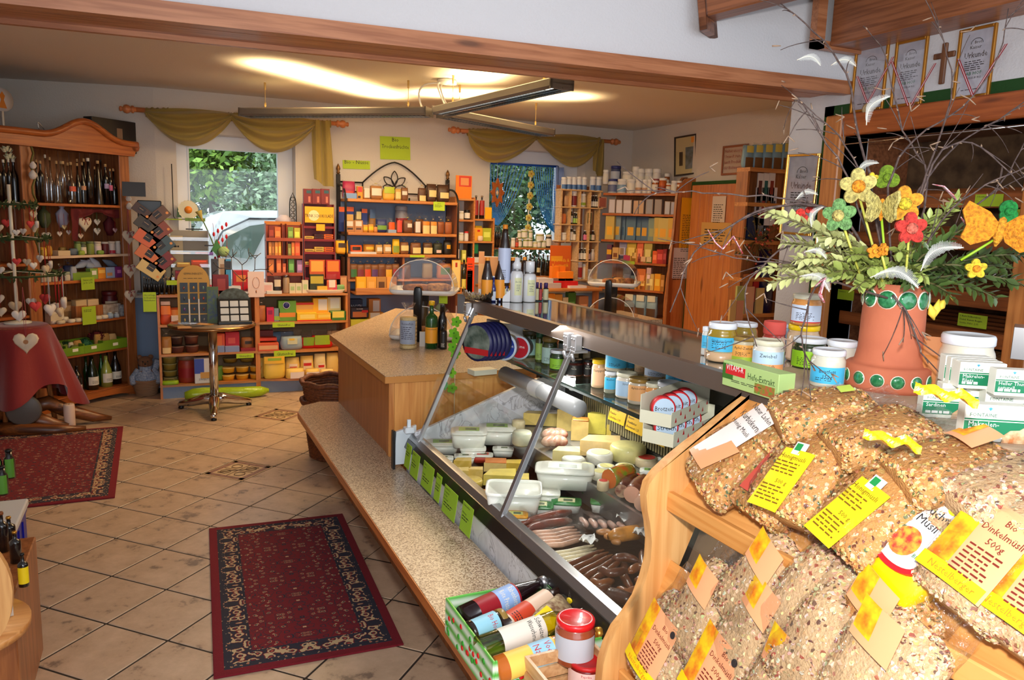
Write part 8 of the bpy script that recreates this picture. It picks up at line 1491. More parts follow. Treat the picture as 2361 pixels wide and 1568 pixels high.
sj2(145,192,1028,1200,'slim white-lidded lard jar behind the larger one'+OT,c=G(206,206,200),lid=WL_,lab=(.25,.7),lc=BLAB,fp=3)
sj2(320,478,1008,1170,'white-lidded oily jar behind the gold-lidded one'+OT,c=G(140,116,30),lid=WL_)
SD(263,1245,TZ,176,236,jar,'large white-lidded jar of lard with brown crackling'+OT,(1560,360,2.613),seg=28,c=G(206,170,130),lid=WL_,layers=[(.25,G(206,200,160)),(.60,G(150,124,30))],lab=(.28,.64),lc=BLAB,txt=['Griebenschmalz'],fp=4,ts=.09)
sj2(322,480,1092,1258,'gold-lidded jar with an orange and lime label'+OT,c=G(200,190,160),lid=GD,lab=(.25,.72),lc=C(240,170,80),lab2=(.1,.28),lc2=C(170,200,60),txt=['Apfel-Zwiebel'],fp=3)
sj2(448,636,1115,1315,'cream-lidded spread jar with a sky blue striped label'+OT,c=G(220,214,200),lid=CL_,lab=(.12,.68),lc=C(190,220,240),lab2=(.13,.30),lc2=C(246,170,110),txt=['Zwiebel','','Streich'],ts=.16)
sj2(512,650,1000,1160,'jar capped with a gathered coral cloth'+OT,c=G(170,60,50),lid=C(226,90,80,.7),lidh=.5,lab=(.05,.4),lc=C(226,190,190));sj2(632,672,1015,1140,'blue-grey jar behind the coral cloth'+OT,c=G(110,130,140),lid=C(170,180,200))
sj2(655,845,1020,1245,'yellow-lidded spread jar under another'+OT,c=G(206,176,140),lid=C(244,206,20,.3),lab=(.08,.6),lc=C(226,190,160));sj2(685,862,836,1025,'cream-lidded sausage jar stacked on the yellow lid',TZ+.105,c=G(206,140,70),lid=CL_,lab=(.12,.66),lc=C(200,214,236),lab2=(.10,.14),lc2=C(206,50,50),fp=5)
sj2(685,892,1102,1300,'white-lidded jar of dark pesto with a lime label'+OT,c=G(34,50,20),lid=WL_,lab=(.12,.62),lc=C(150,206,40),fp=5);sj2(888,1072,1118,1345,'white-lidded jar of lard beside the vase',1.29,c=G(206,204,190),lid=WL_,lab=(.2,.55),lc=BLAB,fp=3);sj2(798,1000,1172,1400,'white-lidded jar of lard in front of the pesto jar',1.29,c=G(206,204,186),lid=WL_,lab=(.12,.56),lc=BLAB,txt=['Bratfett','150g'],fp=2)
p=on(1728,895,z=1.215);sp=QA(.19,.062,.05,C(176,206,130),lab=(0,.3,.2,.9),lc=C(60,110,40),lab2=(.06,.5,.42,.86),lc2=C(206,40,44),fp=2);t=MB().text('VITAM-R',.020,-.05,.042,-.002,fit=.062);sp.append(('white_lettering',t,WH));sp.append(('extract_lettering',MB().text('Hefe-Extrakt',.022,.04,.032,-.002,fit=.09),C(60,90,50)));sp.append(('salad_print',MB().X(.02,.085,-.0008,0,.004,.028),mat('salad_print',(190,90,60),.5,noise=(90,(90,150,50)))))
make('yeast_extract_box','green yeast extract carton lying at the end of the glass top','box',sp,on(1725,905,x=1.262),RAD(-90))
# right of the vase: big lard jar, brown paper bag, fish tins in cartons
BZ_=1.2905;p=on(2215,925,z=BZ_)
SD(2215,925,BZ_,118,150,jar,'large white-lidded jar of lard behind the fish cartons',c=G(214,208,190),lid=WL_,seg=30);SD(2140,905,BZ_,52,130,bag,'brown paper bag with a folded top beside the vase',c=C(190,120,60,.6),film=C(180,112,56,.6));SD(1975,850,BZ_,30,60,QA,'lime and red carton peeping from behind the vase',c=C(170,206,60),lab=(0,0,1,.3),lc=C(220,40,40),rz=-10)
def fish(px,py,z,wpx,t1,t2,desc,rz=-32,photo=1):
 p=on(px,py,z=z);k=(p-EYE).dot(_f)/FPX;w=wpx*k;h=w*.62;FG_=C(20,120,80,.4);FW=C(232,232,220,.4)
 sp=[('carton',MB().X(-w/2,w/2,0,.03,0,h,bev=.0015),FW),('green_band',MB().X(-w/2,w/2,-.0005,0,h*.14,h*.56),FG_),('green_rule',MB().X(-w/2,w/2,-.0005,0,h*.585,h*.625),FG_)]
 t=MB().text('FONTAINE',h*.14,-w*.22,h*.68,-.001,fit=w*.42);sp.append(('brand_lettering',t,C(60,110,90)))
 t=MB().text(t1,h*.19,-w*.44,h*.42,-.001,align='l',fit=w*.8).text(t2,h*.19,-w*.44,h*.26,-.001,align='l',fit=w*.8);fine(t,-w*.44,h*.18,w*.5,1,.01,-.001,th=.5);sp.append(('white_lettering',t,WH))
 b=MB()
 for a in(-.6,0,.6):b.add([(-w*.12,-.001,h*.84),(-w*.12+h*.06*sin(a)-.002,-.001,h*.84+h*.10*cos(a)),(-w*.12+h*.06*sin(a)+.002,-.001,h*.84+h*.10*cos(a))],[(0,1,2)])
 sp.append(('fish_logo',b,C(90,180,214)))
 if photo:sp.append(('fish_picture',MB().P([(w*.10,0),(w*.46,0),(w*.46,h*.48),(w*.36,h*.36),(w*.22,h*.34),(w*.12,h*.2)],-.0014,-.0005),mat('fish_print',(214,190,150),.5,noise=(60,(180,110,60)),bump=None)))
 make('fish_carton',desc,'box',sp,p,RAD(rz))
fish(2180,965,BZ_,105,'Sardinen','','white and green sardine carton at the lower tier by the vase');fish(2292,1020,BZ_,140,'Makrelen-','Filets','white and green mackerel carton in front at the lower tier');fish(2262,898,BZ_+.062,100,'Makrelen-','Filets','white and green mackerel carton standing on the upper tier',photo=0);fish(2345,915,BZ_+.062,100,'Heller Thunfisch','naturell','white and green tuna carton overlapping the upper mackerel one',photo=0)
for k in RG(3):fish(2252-12*k,893-5*k,BZ_+.062,100,'','',['pale fish carton tucked behind the upper mackerel one','second pale fish carton in the upper stack','rearmost pale fish carton by the big lard jar'][k],photo=0)
for k,(px,py)in EN([(2230,960),(2330,975)]):fish(px,py,BZ_,120,'','',['plain fish carton under the upper mackerel one','plain fish carton under the tuna one'][k],photo=0)
SD(2352,830,BZ_,40,75,QA,'grey metal slicer edge behind the tuna carton',name='slicer',c=STEEL,dep=.1)
# terracotta vase and its bouquet
V=on(2042,892,z=1.29);VH=.243;FV=Face((V.x,V.y),math.degrees(-atan2(V.x,V.y)))
vs_=thing('vase','tall terracotta vase studded with glazed green stones','vase',V,FV.a)
MB().L([(.092,0),(.094,.01),(.094,.052),(.086,.058),(.078,.058),(.074,.066),(.069,.09),(.068,.16),(.066,.21),(.066,VH),(.060,VH),(.06,VH-.04),(0,VH-.04)],44).B('clay_body',TERRA,vs_)
GLZ=mat('green_glaze',(24,104,60),.12,coat=1,noise=(120,(60,140,90)))
def stone(r,R,a,z):
 M_=RO_(a,4,'Z')@TR_((R,0,z))@RO_(pi/2,4,'Y')
 MB().L([(r,0),(r*.96,r*.12),(r*.7,r*.27),(r*.35,r*.34),(0,r*.36)],16,M=M_).B('glazed_stone',GLZ,vs_);MB().L([(r*1.08,.001),(r*.98,r*.16)],16,cap=0,M=M_).B('stone_rim',IV,vs_)
for k in RG(10):stone(.020,.0655,-pi/2-.24+k*2*pi/10,VH-.034)
for k in RG(14):stone(.0145,.0935,-pi/2-.2+k*2*pi/14,.028)
MO=V+VC((0,0,VH-.01));DEP=(MO-EYE).dot(_f)
def bq(px,py,dd=0):return atd(px,py,DEP+dd)
LFM=[mat('box_leaf_%d'%k,c,.35,coat=.3,rndv=.25)for k,c in EN([(196,200,136),(150,164,84),(74,96,46)])]  # palest leaf tone has the flash light put into its colour
lf=MB();lf.add([(0,0,0),(.0042,.006,.0012),(.0055,.012,.001),(.0025,.019,-.001),(0,.022,-.0015),(-.0025,.019,-.001),(-.0055,.012,.001),(-.0042,.006,.0012),(0,.011,-.0012)],[(0,1,2,8),(8,2,3,4),(8,4,5,6),(0,8,6,7)],0,1)
lp=[]
for m in LFM:q=bpy.data.meshes.new('boxwood_leaf');q.from_pydata(lf.v,[],lf.f);q.materials.append(m);q.polygons.foreach_set('use_smooth',[1]*len(q.polygons));lp.append(q)
def sprig(end,dd,km,desc,n=9,ph=0):
 e=bq(*end,dd);c=MO.lerp(e,.55)+VC((0,0,.05));P=bez(MO,c,e,14);t=thing('boxwood_sprig',desc,'sprig',MO,0,None)
 MB().T([p-MO for p in P],[.0025]*12+[.0015]*3,5).B('stem',C(96,92,56),t)
 L=(e-c).length+(c-MO).length;b=MB();m_=int(L/.0105)
 for k in RG(m_):
  f=.16+.84*k/m_;i=min(13,int(f*14));p=P[i].lerp(P[i+1],f*14-i)-MO;d=(P[i+1]-P[i]).normalized();s0=d.orthogonal().normalized();s0=RO_(k*1.57+ph,3,d)@s0
  for sg in(-1,1):
   y=(d*.75+s0*sg*.8+VC((rnd.gauss(0,.12),rnd.gauss(0,.12),rnd.gauss(0,.12)))).normalized();x=y.cross(VC((rnd.gauss(0,.4),rnd.gauss(0,.4),1))).normalized();z=x.cross(y);sc_=rnd.uniform(1.05,1.65)*(1 if f<.9 else.8);M_=axes(x,y,z,p)@Matrix.Scale(sc_,4)
   if k>=m_-n:o=put('leaf',lp[km],t,M=M_)
   else:b.add(lf.v,lf.f,0,1,M=M_)
 stuff(b.B('inner_leaves',LFM[km],t))
SPR=[((1765,490),0,0,'pale tipped boxwood sprig pointing to the framed certificate'),((1800,560),-.05,0,'pale boxwood sprig drooping to the jars'),((1752,625),0,0,'lowest pale boxwood sprig reaching over the sausage jar'),((1770,655),-.05,0,'short pale boxwood sprig beneath the lowest one'),((1850,520),.05,0,'pale boxwood sprig behind the green felt flower'),((1830,600),-.10,0,'bushy pale boxwood sprig above the checked ribbon'),((1905,545),-.08,0,'pale boxwood sprig at the green flower stalk'),((1890,640),-.12,1,'olive boxwood sprig over the vase rim'),((1960,590),-.12,1,'olive boxwood sprig before the orange felt flowers'),((2000,620),-.15,1,'short olive boxwood sprig in the middle'),((2075,580),-.14,1,'short green sprig beneath the red flower'),((2130,640),-.14,1,'green sprig beside the large feather'),((2215,455),.05,1,'tall yellow-green sprig below the checked bow'),((2150,500),0,1,'yellow-green sprig behind the red flower'),((2250,520),-.05,2,'dark green sprig towards the orange butterfly'),((2190,560),-.1,2,'dark green sprig above the slanting feather'),((2361,590),.05,2,'long dark sprig running out under the butterfly'),((2355,655),0,2,'long dark sprig drooping past the fish cartons'),((2300,690),-.05,2,'dark sprig hanging by the yellow felt flower'),((2200,690),-.12,2,'dark sprig at the vase rim by the yellow petals'),((2240,620),-.1,2,'dark sprig behind the yellow felt flower'),((2330,620),.12,2,'rear dark sprig among the long ones'),((2100,660),-.15,2,'dark leafy sprig over the front rim of the vase'),((1975,665),-.13,1,'leafy sprig over the near left rim of the vase')]
for k,(e,dd,km,t_)in EN(SPR):sprig(e,dd,km,t_,6 if k%2 else 7,k)
TWG=mat('birch_twig',(96,78,72),.6,noise=(90,(60,46,44)));CATK=C(146,120,98,.8)
def twigs(px,dd,desc,r=.003,ns=5,seed=0):
 rr=random.Random(seed);P=[bq(x,y,dd[0]+(dd[1]-dd[0])*i/(len(px)-1))for i,(x,y)in EN(px)];Q=[]
 for i in RG(len(P)-1):
  a=P[max(0,i-1)];b_,c,d=P[i],P[i+1],P[min(len(P)-1,i+2)]
  for f in(0,.25,.5,.75):Q.append(.5*((2*b_)+(c-a)*f+(2*a-5*b_+4*c-d)*f*f+(3*b_-a-3*c+d)*f**3)+VC((rr.gauss(0,.0015),rr.gauss(0,.0015),rr.gauss(0,.0015))))
 Q.append(P[-1]);n=len(Q);t=thing('birch_twig',desc,'twig',P[0]);Q=[q-P[0]for q in Q]
 MB().T(Q,[r*(1-.65*i/n)for i in RG(n)],6).B('main_stem',TWG,t)
 for k in RG(ns):
  i=rr.randrange(n//4,n-1);d=(Q[i+1]-Q[i]).normalized();s=(d*.8+CR*rr.gauss(0,.6)+CU*rr.gauss(0,.6)+_f*rr.gauss(0,.3)).normalized();L=rr.uniform(.05,.14);e=Q[i]+s*L;MB().T(bez(Q[i],Q[i]+s*L*.5+d*.01,e+VC((0,0,-.01)),5),[.0014,.0013,.0012,.001,.0009,.0008],4).B('side_twig',TWG,t)
  for j in RG(rr.randint(0,2)):
   d2=(s+CR*rr.gauss(0,.8)+CU*(rr.gauss(0,.5)-.6)).normalized();MB().T([e,e+d2*.010,e+d2*.022],[.0012,.0017,.001],5).B('catkin',CATK,t)
 b=MB()
 for k in RG(3,n-1,3):s=(CR*rr.gauss(0,1)+CU*rr.gauss(0,1)).normalized()*.006;b.R([(-.004,.0006,.0006),(0,.002,.002),(.005,.0004,.0004)],6,M=TR_(Q[k]+s*.5)@s.to_track_quat('Z','Y').to_matrix().to_4x4())
 b.B('buds',CATK,t)
TW=[([(2050,670),(2022,480),(1985,330),(1950,170),(1880,75),(1800,8)],(0,.2),'longest twig arching to the boxed ceiling beam',.0042),([(2065,670),(2120,450),(2185,260),(2192,160),(2160,40)],(0,.1),'twig rising past the wooden cross'),([(2050,680),(1930,500),(1800,455),(1650,445),(1560,440),(1485,452)],(0,.1),'level twig stretching to the corner shelf'),([(2045,685),(1950,505),(1840,470),(1740,490),(1650,545),(1590,600),(1545,720)],(0,-.05),'pale twig bending down before the plank door',.0038),([(2040,690),(1930,580),(1830,605),(1720,600),(1630,575)],(0,-.05),'low twig reaching the checked ribbon'),([(2080,680),(2170,510),(2270,430),(2361,385)],(0,-.1),'twig passing over the butterfly'),([(2075,680),(2100,480),(2190,350),(2280,290),(2361,235)],(0,.1),'twig crossing the head board'),([(2060,680),(2050,430),(2110,320),(2220,245),(2300,130),(2325,20)],(0,.1),'tall twig beside the rightmost certificate'),([(2070,690),(2140,420),(2080,300),(2040,130),(1990,60)],(0,.15),'twig bowing over the middle certificate'),([(2050,690),(1900,650),(1855,740),(1850,800),(1880,855)],(-.05,-.22),'twig drooping in front of the jars'),([(2055,690),(2000,440),(1930,310),(1840,235)],(0,.1),'twig ending by the green painted corner'),([(2085,690),(2230,500),(2310,420),(2361,330)],(0,.05),'thin twig behind the butterfly'),([(2060,680),(2090,720),(2120,800),(2140,838)],(-.09,-.12),'short twig hanging down the vase'),([(2040,680),(1850,570),(1760,610),(1715,680),(1745,800)],(0,-.05),'hooked twig hanging towards the coral cloth jar'),([(2060,670),(2150,380),(2240,330),(2330,400),(2361,440)],(0,0),'twig arching down to the emerald felt leaf'),([(2040,680),(1960,420),(1905,330),(1850,240),(1830,232)],(0,.05),'twig leaning to the post')]
for k,q in EN(TW):twigs(q[0],q[1],q[2],q[3]if len(q)>3 else.003,6,k)
def sisal(n,c):return mat('sisal_'+n,c,.85,noise=(150,tuple(int(q*.7)for q in c)),bump=(150,.8))
SC={'cream':sisal('cream',(206,190,110)),'orange':sisal('orange',(240,150,30)),'amber':sisal('amber',(236,160,40)),'red':sisal('red',(220,60,50)),'green':sisal('green',(120,170,100)),'yellow':sisal('yellow',(230,200,50)),'lime':sisal('lime',(120,150,30)),'emerald':sisal('emerald',(30,140,60)),'teal':sisal('teal',(90,160,170)),'pink':sisal('pink',(226,110,90))}
def BB(p,ax=0,tilt=0):
 n=(EYE-p).normalized();z=(CU-n*CU.dot(n)).normalized();x=z.cross(n)*1;y=-n;M_=axes(x,y,z,p);return M_@RO_(ax,4,'Y')@RO_(tilt,4,'Z')
def FW(px,py,r,c1,c2,desc,stick=None,dd=-.08,np_=5,ax=0,tilt=.3,cat='felt flower'):
 p=bq(px,py,dd);k=DEP/FPX*.88;r*=k;M_=BB(p,ax,tilt);P=[((.62+.38*abs(cos(np_*a/2)))*r*sin(a),(.62+.38*abs(cos(np_*a/2)))*r*cos(a))for a in[j*2*pi/(10*np_)for j in RG(10*np_)]]
 sp=[('petals',MB().P(P[::-1],-.004,.004),SC[c1]),('centre',MB().L([(r*.36,0),(r*.34,.005),(0,.007)],18,M=TRX(0,-.004,0)),SC[c2])]
 if stick:q=M_.inverted()@bq(*stick,dd+.02);sp.append(('stick',MB().T([(0,.006,-r*.1),q],.0028,6),C(190,190,80)))
 make('sisal_flower',desc,cat,sp,M=M_)
FW(1978,430,46,'cream','orange','large cream sisal flower with an orange centre',(2035,650));FW(2085,470,46,'amber','yellow','large amber sisal flower behind the red one',(2070,640),dd=-.05);FW(2100,527,40,'red','pink','red sisal flower with a pink centre',(2088,640),dd=-.12,tilt=.5);FW(1935,497,42,'green','cream','green sisal flower on a straw stick',(1985,640),dd=-.10,tilt=-.4);FW(2016,580,18,'orange','amber','small orange sisal flower deep in the leaves',dd=-.14);FW(2037,576,16,'orange','amber','small orange sisal flower before the butterfly stick',(2046,640),dd=-.15,tilt=1);FW(2250,620,25,'yellow','orange','yellow sisal flower hanging on an orange cord',dd=-.12);FW(2010,412,16,'yellow','yellow','small yellow sisal flower peeping behind the cream one',dd=-.03);FW(2325,488,30,'emerald','emerald','emerald sisal leaf behind the butterfly',dd=0,np_=2);FW(2045,410,34,'lime','lime','lime sisal leaf flower at the back',dd=.05,np_=3);FW(2124,785,20,'teal','teal','teal sisal petal peeping from behind the vase',dd=.06,np_=3);FW(2122,832,24,'teal','teal','lower teal sisal petal behind the vase',dd=.06,np_=3);FW(1845,500,22,'red','red','red sisal butterfly among the pale leaves',dd=.04,np_=3);FW(1868,482,14,'red','red','small red sisal petal above the red butterfly',dd=.05,np_=3)
def butterfly(px,py,s,c1,c2,desc,stick,dd,ax=0,fold=.3,tilt=0):
 M_=BB(bq(px,py,dd),ax,tilt);s*=DEP/FPX;sp=[];W_=[(0,.1),(.35,.42),(.9,.62),(1,.35),(.82,0),(.88,-.35),(.6,-.5),(.2,-.3)]
 for sg in(-1,1):sp.append(('wing',MB().P([(x*s,z*s)for x,z in W_][::-1],-.003,.003,M=RO_(pi+fold if sg<0 else-fold,4,'Z')),SC[c1]))
 sp.append(('body',MB().R([(-s*.45,.002,.002),(-s*.2,s*.13,s*.1),(s*.1,s*.12,s*.1),(s*.28,s*.09,s*.08),(s*.34,.002,.002)],10,p=2),SC[c2]))
 q=M_.inverted()@bq(*stick,dd+.02);sp.append(('stick',MB().T([(0,.006,-s*.2),q],.0028,6),C(150,190,40)));make('sisal_butterfly',desc,'felt butterfly',sp,M=M_)
butterfly(2306,530,82,'orange','amber','large orange sisal butterfly on a green stick',(2215,600),-.12,ax=.25);butterfly(2033,480,60,'cream','orange','half-folded cream sisal butterfly in the middle',(2045,640),-.10,ax=.1,fold=1)
FEA=mat('white_feather',(196,198,192),.8)
def feather(px,py,L,ang,desc,dd,curve=.25):
 M_=BB(bq(px,py,dd),RAD(ang),rnd.uniform(-.3,.3));L*=DEP/FPX;q=MB();P=[(L*(f-.5),-.002*sin(f*3),L*curve*sin(pi*f))for f in[k/12 for k in RG(13)]];q.T(P,[.0012*(1-.7*k/12)for k in RG(13)],5);v=MB()
 for k in RG(40):
  f=.08+.9*k/40;c=VC((L*(f-.5),0,L*curve*sin(pi*f)));wv=L*.17*(sin(pi*min(1,f*.95+.03))**.6)
  for sg in(-1,1):d=VC((.55,-.15-.3*(f<.3)*rnd.random(),sg)).normalized()*wv*rnd.uniform(.8,1.05);s=VC((L*.0075,0,0));v.add([c-s,c+s,c+d+s*.6,c+d-s*.2],[(0,1,2,3)])
 make('feather',desc,'feather',[('vane',v,FEA),('quill',q,IV)],M=M_)
for a in[(2062,652,95,15,'large white feather lying over the vase rim',-.17),(2172,598,92,-30,'slanting white feather at the right of the bouquet',-.16),(1885,500,50,-60,'curled white feather by the green flower',-.06),(1878,655,70,30,'white feather with a checked ribbon low in the bouquet',-.14),(1880,590,50,20,'small white feather in the pale leaves',-.1),(2025,255,80,-50,'white feather held up before the certificates',.05),(1865,145,60,20,'white feather against the white wall above the beam end',.15),(1945,152,60,10,'white feather beside the longest twig',.15),(2000,392,55,-30,'white feather above the cream flower',-.02),(1860,455,50,-10,'white feather in front of the framed certificate',.02)]:feather(*a)
GING=mat('red_gingham',(190,60,80),.8,noise=(160,(236,220,226)))
for px,dd,t_ in(([(1632,530),(1650,560),(1665,575),(1690,545),(1712,585)],-.05,'checked ribbon dangling from the pale twig'),([(2150,425),(2175,430),(2195,450),(2205,462)],0,'checked bow high on the right twigs'),([(1880,660),(1900,640),(1890,680),(1900,698)],-.16,'checked ribbon by the low white feather'),([(2215,500),(2235,530),(2260,540)],-.05,'checked ribbon beside the orange butterfly')):
 P=[bq(x,y,dd)for x,y in px];tag(MB().T([p-P[0]for p in P],[.004]+[.009]*(len(P)-2)+[.005],6,flat=.2).B('ribbon',GING,loc=P[0]),t_,'ribbon')
P=bq(2150,712,-.02);b=MB()
for k in RG(3):b.R([(-.02,.002,.002),(0,.012,.008),(.022,.001,.001)],8,p=2,M=TR_((.014*k,0,.008*(k-1)))@RO_(.7*k-.5,4,'Y'))
tag(b.B('yellow_blossom',C(240,206,70,.6),loc=P),'yellow tulip-like blossom drooping over the vase edge','flower')
# bags of muesli on the rack
def tinted(name):
 mm,nt,b=nodes(name);a=NN(nt,'ShaderNodeAttribute');a.attribute_name='tint';LK(nt,a.outputs['Color'],b.inputs['Base Color']);SI(b,'Roughness',.6);return mm
FLK=tinted('oat_flakes')
GRAN=[(214,168,104),(196,140,78),(226,190,136),(176,118,66),(206,150,86),(232,206,160),(110,56,30),(90,96,60)]
MUES=[(220,192,150),(206,170,126),(232,212,180),(196,150,106),(214,180,136),(226,200,164),(150,84,60),(110,76,60)]
BW,BH_,BD=.150,.235,.072
def mbag(pal,seed):
 r=random.Random(seed);ph=r.uniform(0,6);wob=lambda t,z:1+.05*sin(3*t+ph+z*30)+.03*sin(8*t+z*70+ph)
 lv=[(0,.38,.30),(.03,.47,.44),(.15,.5,.52),(.35,.5,.5),(.55,.49,.46),(.68,.46,.36),(.76,.40,.18),(.79,.2,.05)]
 core=MB().R([(z*BH_,a*BW,e*BD)for z,a,e in lv],28,p=2.8,wob=wob);fk=MB();fk.col=[]
 for k in RG(2300):
  q=r.choice(core.f[:196]);vs=[VC(core.v[i])for i in q[:4]];u,v=r.random(),r.random();p=(vs[0]*(1-u)+vs[1]*u)*(1-v)+(vs[3]*(1-u)+vs[2]*u)*v
  n=(vs[1]-vs[0]).cross(vs[3]-vs[0]).normalized()
  if n.y>.5:continue
  n=(n+VC((r.gauss(0,.4),r.gauss(0,.4),r.gauss(0,.4)))).normalized();a=n.orthogonal().normalized();a=RO_(r.uniform(0,6.28),3,n)@a;c=n.cross(a);s=r.uniform(.0028,.0052);c_=pal[int(r.random()**1.6*len(pal))];w=.75
  fk.add([p+a*s+n*.0012,p+a*s*.4+c*s*w,p-a*s*.5+c*s*w*.9+n*.001,p-a*s,p-a*s*.4-c*s*w,p+a*s*.5-c*s*w*.9+n*.0012],[(0,1,2,3),(0,3,4,5)]);fk.col+=[tuple(s2l(min(255,q_*r.uniform(.9,1.1)))for q_ in c_)]*6
 film=MB().R([(z*BH_,a*BW*1.03+.001,e*BD*1.09+.003)for z,a,e in lv[1:6]]+[(.80*BH_,.49*BW,.12*BD),(.93*BH_,.5*BW,.05*BD),(BH_*1.02,.5*BW,.02*BD)],26,p=2.8,cap=0,wob=lambda t,z:wob(t,z)*(1+.02*sin(17*t+z*50)))
 return core,fk,film
PROT={k:mbag(*k_)for k,k_ in(('g',(GRAN,1)),('h',(GRAN,5)),('m',(MUES,2)),('n',(MUES,9)))}
PM={}
def LGR(x0,x1,z0,z1,rz=0):return MB().G(lambda u,v:(x0+(x1-x0)*u+(v-.5)*rz,-BD*.57*(1-.38*abs(2*(x0+(x1-x0)*u)/BW)**2.4)-.004,z0+(z1-z0)*v),6,4)
def MU(kind,p,up,desc,lab=None,rz=0,sc_=1.12,name='muesli_bag'):
 u=VC(up).normalized();x=VC((0,-1,0));y=u.cross(x);M_=axes(x,y,u,p)@RO_(RAD(rz),4,'Y')@Matrix.Scale(sc_,4)
 t=thing(name,desc,'muesli bag',M=M_)
 if kind not in PM:
  a,b,c=PROT[kind];ps=[a.B('content',mat('muesli_core_'+kind,GRAN[1]if kind in 'gh' else MUES[1],.9,bump=(150,.6)),t),stuff(b.B('flakes',FLK,t)),c.B('film',FILM,t)];PM[kind]=ps
 else:
  for q in PM[kind]:c=q.copy();col.objects.link(c);c.parent=t
 yl=-BD*.57-.0052;DKR=C(120,40,30)
 if lab=='pumpkin':LGR(-.055,.02,.03,.20,.03).B('label',C(236,226,220),t);LGR(-.055,.02,.03,.11,.03).B('orange_panel',C(240,160,110),t,(0,-.0006,0));MB().text('Natur Laden',.016,-.005,.182,yl,fit=.07).text('Kürbiskern',.020,-.012,.155,yl,fit=.07).text('Honig Müsli',.014,-.016,.135,yl).B('lettering',INK,t)
 elif lab=='honeyp':LGR(-.02,.03,.03,.19,.01).B('label',C(196,76,60),t);LGR(-.02,.03,.15,.19,.01).B('top_panel',C(200,200,190),t,(0,-.0006,0));MB().text('Kürbiskern',.011,.005,.135,yl,fit=.046).text('Honig',.014,.006,.115,yl).text('Müsli',.014,.006,.097,yl).B('lettering',C(244,226,60),t)
 elif lab=='honig':
  LGR(-.035,.03,-.005,.115,.01).B('label',YELLOW,t);LGR(-.012,.014,.105,.13,0).B('organic_badge',C(220,230,226),t);LGR(-.009,.004,.113,.127,0).B('badge_print',C(30,140,70),t,(0,-.0008,0));b=MB().text('Honigmüsli',.013,-.002,.094,yl,fit=.055);fine(b,-.03,.086,.055,4,.007,yl);b.text('500 g',.011,.004,.045,yl);fine(b,-.03,.037,.055,5,.007,yl);b.B('lettering',C(120,84,10),t)
 elif lab=='spelt' or lab=='half':
  z0=.02 if lab=='spelt' else.115;z1=z0+(.13 if lab=='spelt' else.06);wl=.045 if lab=='spelt' else.02;LGR(-.06,wl,z0,z1,-.01).B('label',C(244,170,120),t);LGR(-.06,-.022,z0+.012,z1,-.01).B('grain_panel',mat('grain_print',(250,206,30),.5,noise=(40,(226,110,30))),t,(0,-.0006,0));b=MB().text('Bio',.013,.012,z1-.024,yl).text('Dinkelmüsli',.014,.012,z1-.041,yl,fit=.062).text('500g',.014,.014,z1-.058,yl);fine(b,-.014,z1-.068,.052,7,.007,yl)
  if lab=='spelt':b.B('lettering',DKR,t);LGR(-.06,.045,z0,z0+.022,-.001).B('maker_band',C(250,216,20),t,(0,-.0009,0));MB().text('Nestelberger',.014,0,z0+.006,yl-.0006,fit=.08).B('maker_lettering',C(226,130,30),t);MB().L([(0,0),(.007,0)],12,cap=0,M=TRX(.034,yl-.0006,z1-.014)).B('seal',C(50,44,44),t)
 elif lab=='lime':LGR(-.01,.02,.125,.15,.004).B('lime_sticker',C(196,220,90),t)
 return t
U1=(.205,0,.24)
def ub(px,py,x,off=0):p=on(px,py,x=x);return p+VC((-.06,0,.05))*off
# upper shelf: bottom row
for k,(px,py,x,off,kd,lb,rz,d)in EN([(1640,1150,1.10,.5,'g','pumpkin',22,'granola bag with a tilted orange and white pumpkin seed label at the curved side'),(1745,1205,1.095,.3,'h','honeyp',6,'granola bag with a narrow red pumpkin and honey label'),(1825,1225,1.10,.6,'g','honig',-4,'granola bag with a yellow honey muesli label next to the red one'),(1950,1295,1.10,.5,'h','honig',14,'granola bag with a tilted yellow honey muesli label beside the yellow pack'),(2215,1430,1.10,.5,'m','spelt',12,'oat bag with a large orange spelt muesli label'),(2345,1520,1.10,.5,'n','spelt',10,'oat bag with an orange spelt label cut by the picture edge')]):MU(kd,ub(px,py,x,off),U1,d,lb,rz)
p=ub(2050,1385,1.10,.5);u=VC(U1).normalized();x=VC((0,-1,0));y=u.cross(x);M_=axes(x,y,u,p)@RO_(RAD(16),4,'Y');YG=C(250,200,10,.3,.5)
sp=[('pouch',MB().R([(0,.056,.016),(.01,.064,.03),(.06,.066,.036),(.14,.06,.034),(.19,.056,.02),(.215,.058,.006)],20,p=3,wob=lambda t,z:1+.03*sin(5*t+z*60)),YG)]
oval=lambda s,c:[(s*.042*cos(a),c+s*(.02*sin(a)+(.055 if sin(a)>0 else-.055)))for a in[k*2*pi/28 for k in RG(28)]]
for nm_,s,c_,yy,cc_ in(('red_border',1.12,.122,-.037,C(206,30,36)),('white_panel',1,.122,-.0385,C(240,240,240))):sp.append((nm_,MB().P(oval(s,c_),yy-.001,yy+.012),cc_))
sp+=[('lettering',MB().text('Früchte',.021,0,.148,-.041).text('Müsli',.021,0,.126,-.041),INK),('bowl_picture',MB().L([(0,0),(.027,0)],20,cap=0,M=TRX(-.004,-.041,.088)),mat('bowl_print',(244,170,60),.5,noise=(90,(226,60,50)))),('sun_logo',MB().L([(0,0),(.012,0)],14,cap=0,M=TRX(.016,-.041,.178)),C(226,216,40)),('organic_lettering',MB().text('BIO',.010,.032,.075,-.041),C(30,120,60))]
make('fruit_muesli_pack','bright yellow fruit muesli pack with a white arched label','muesli bag',sp,M=M_)
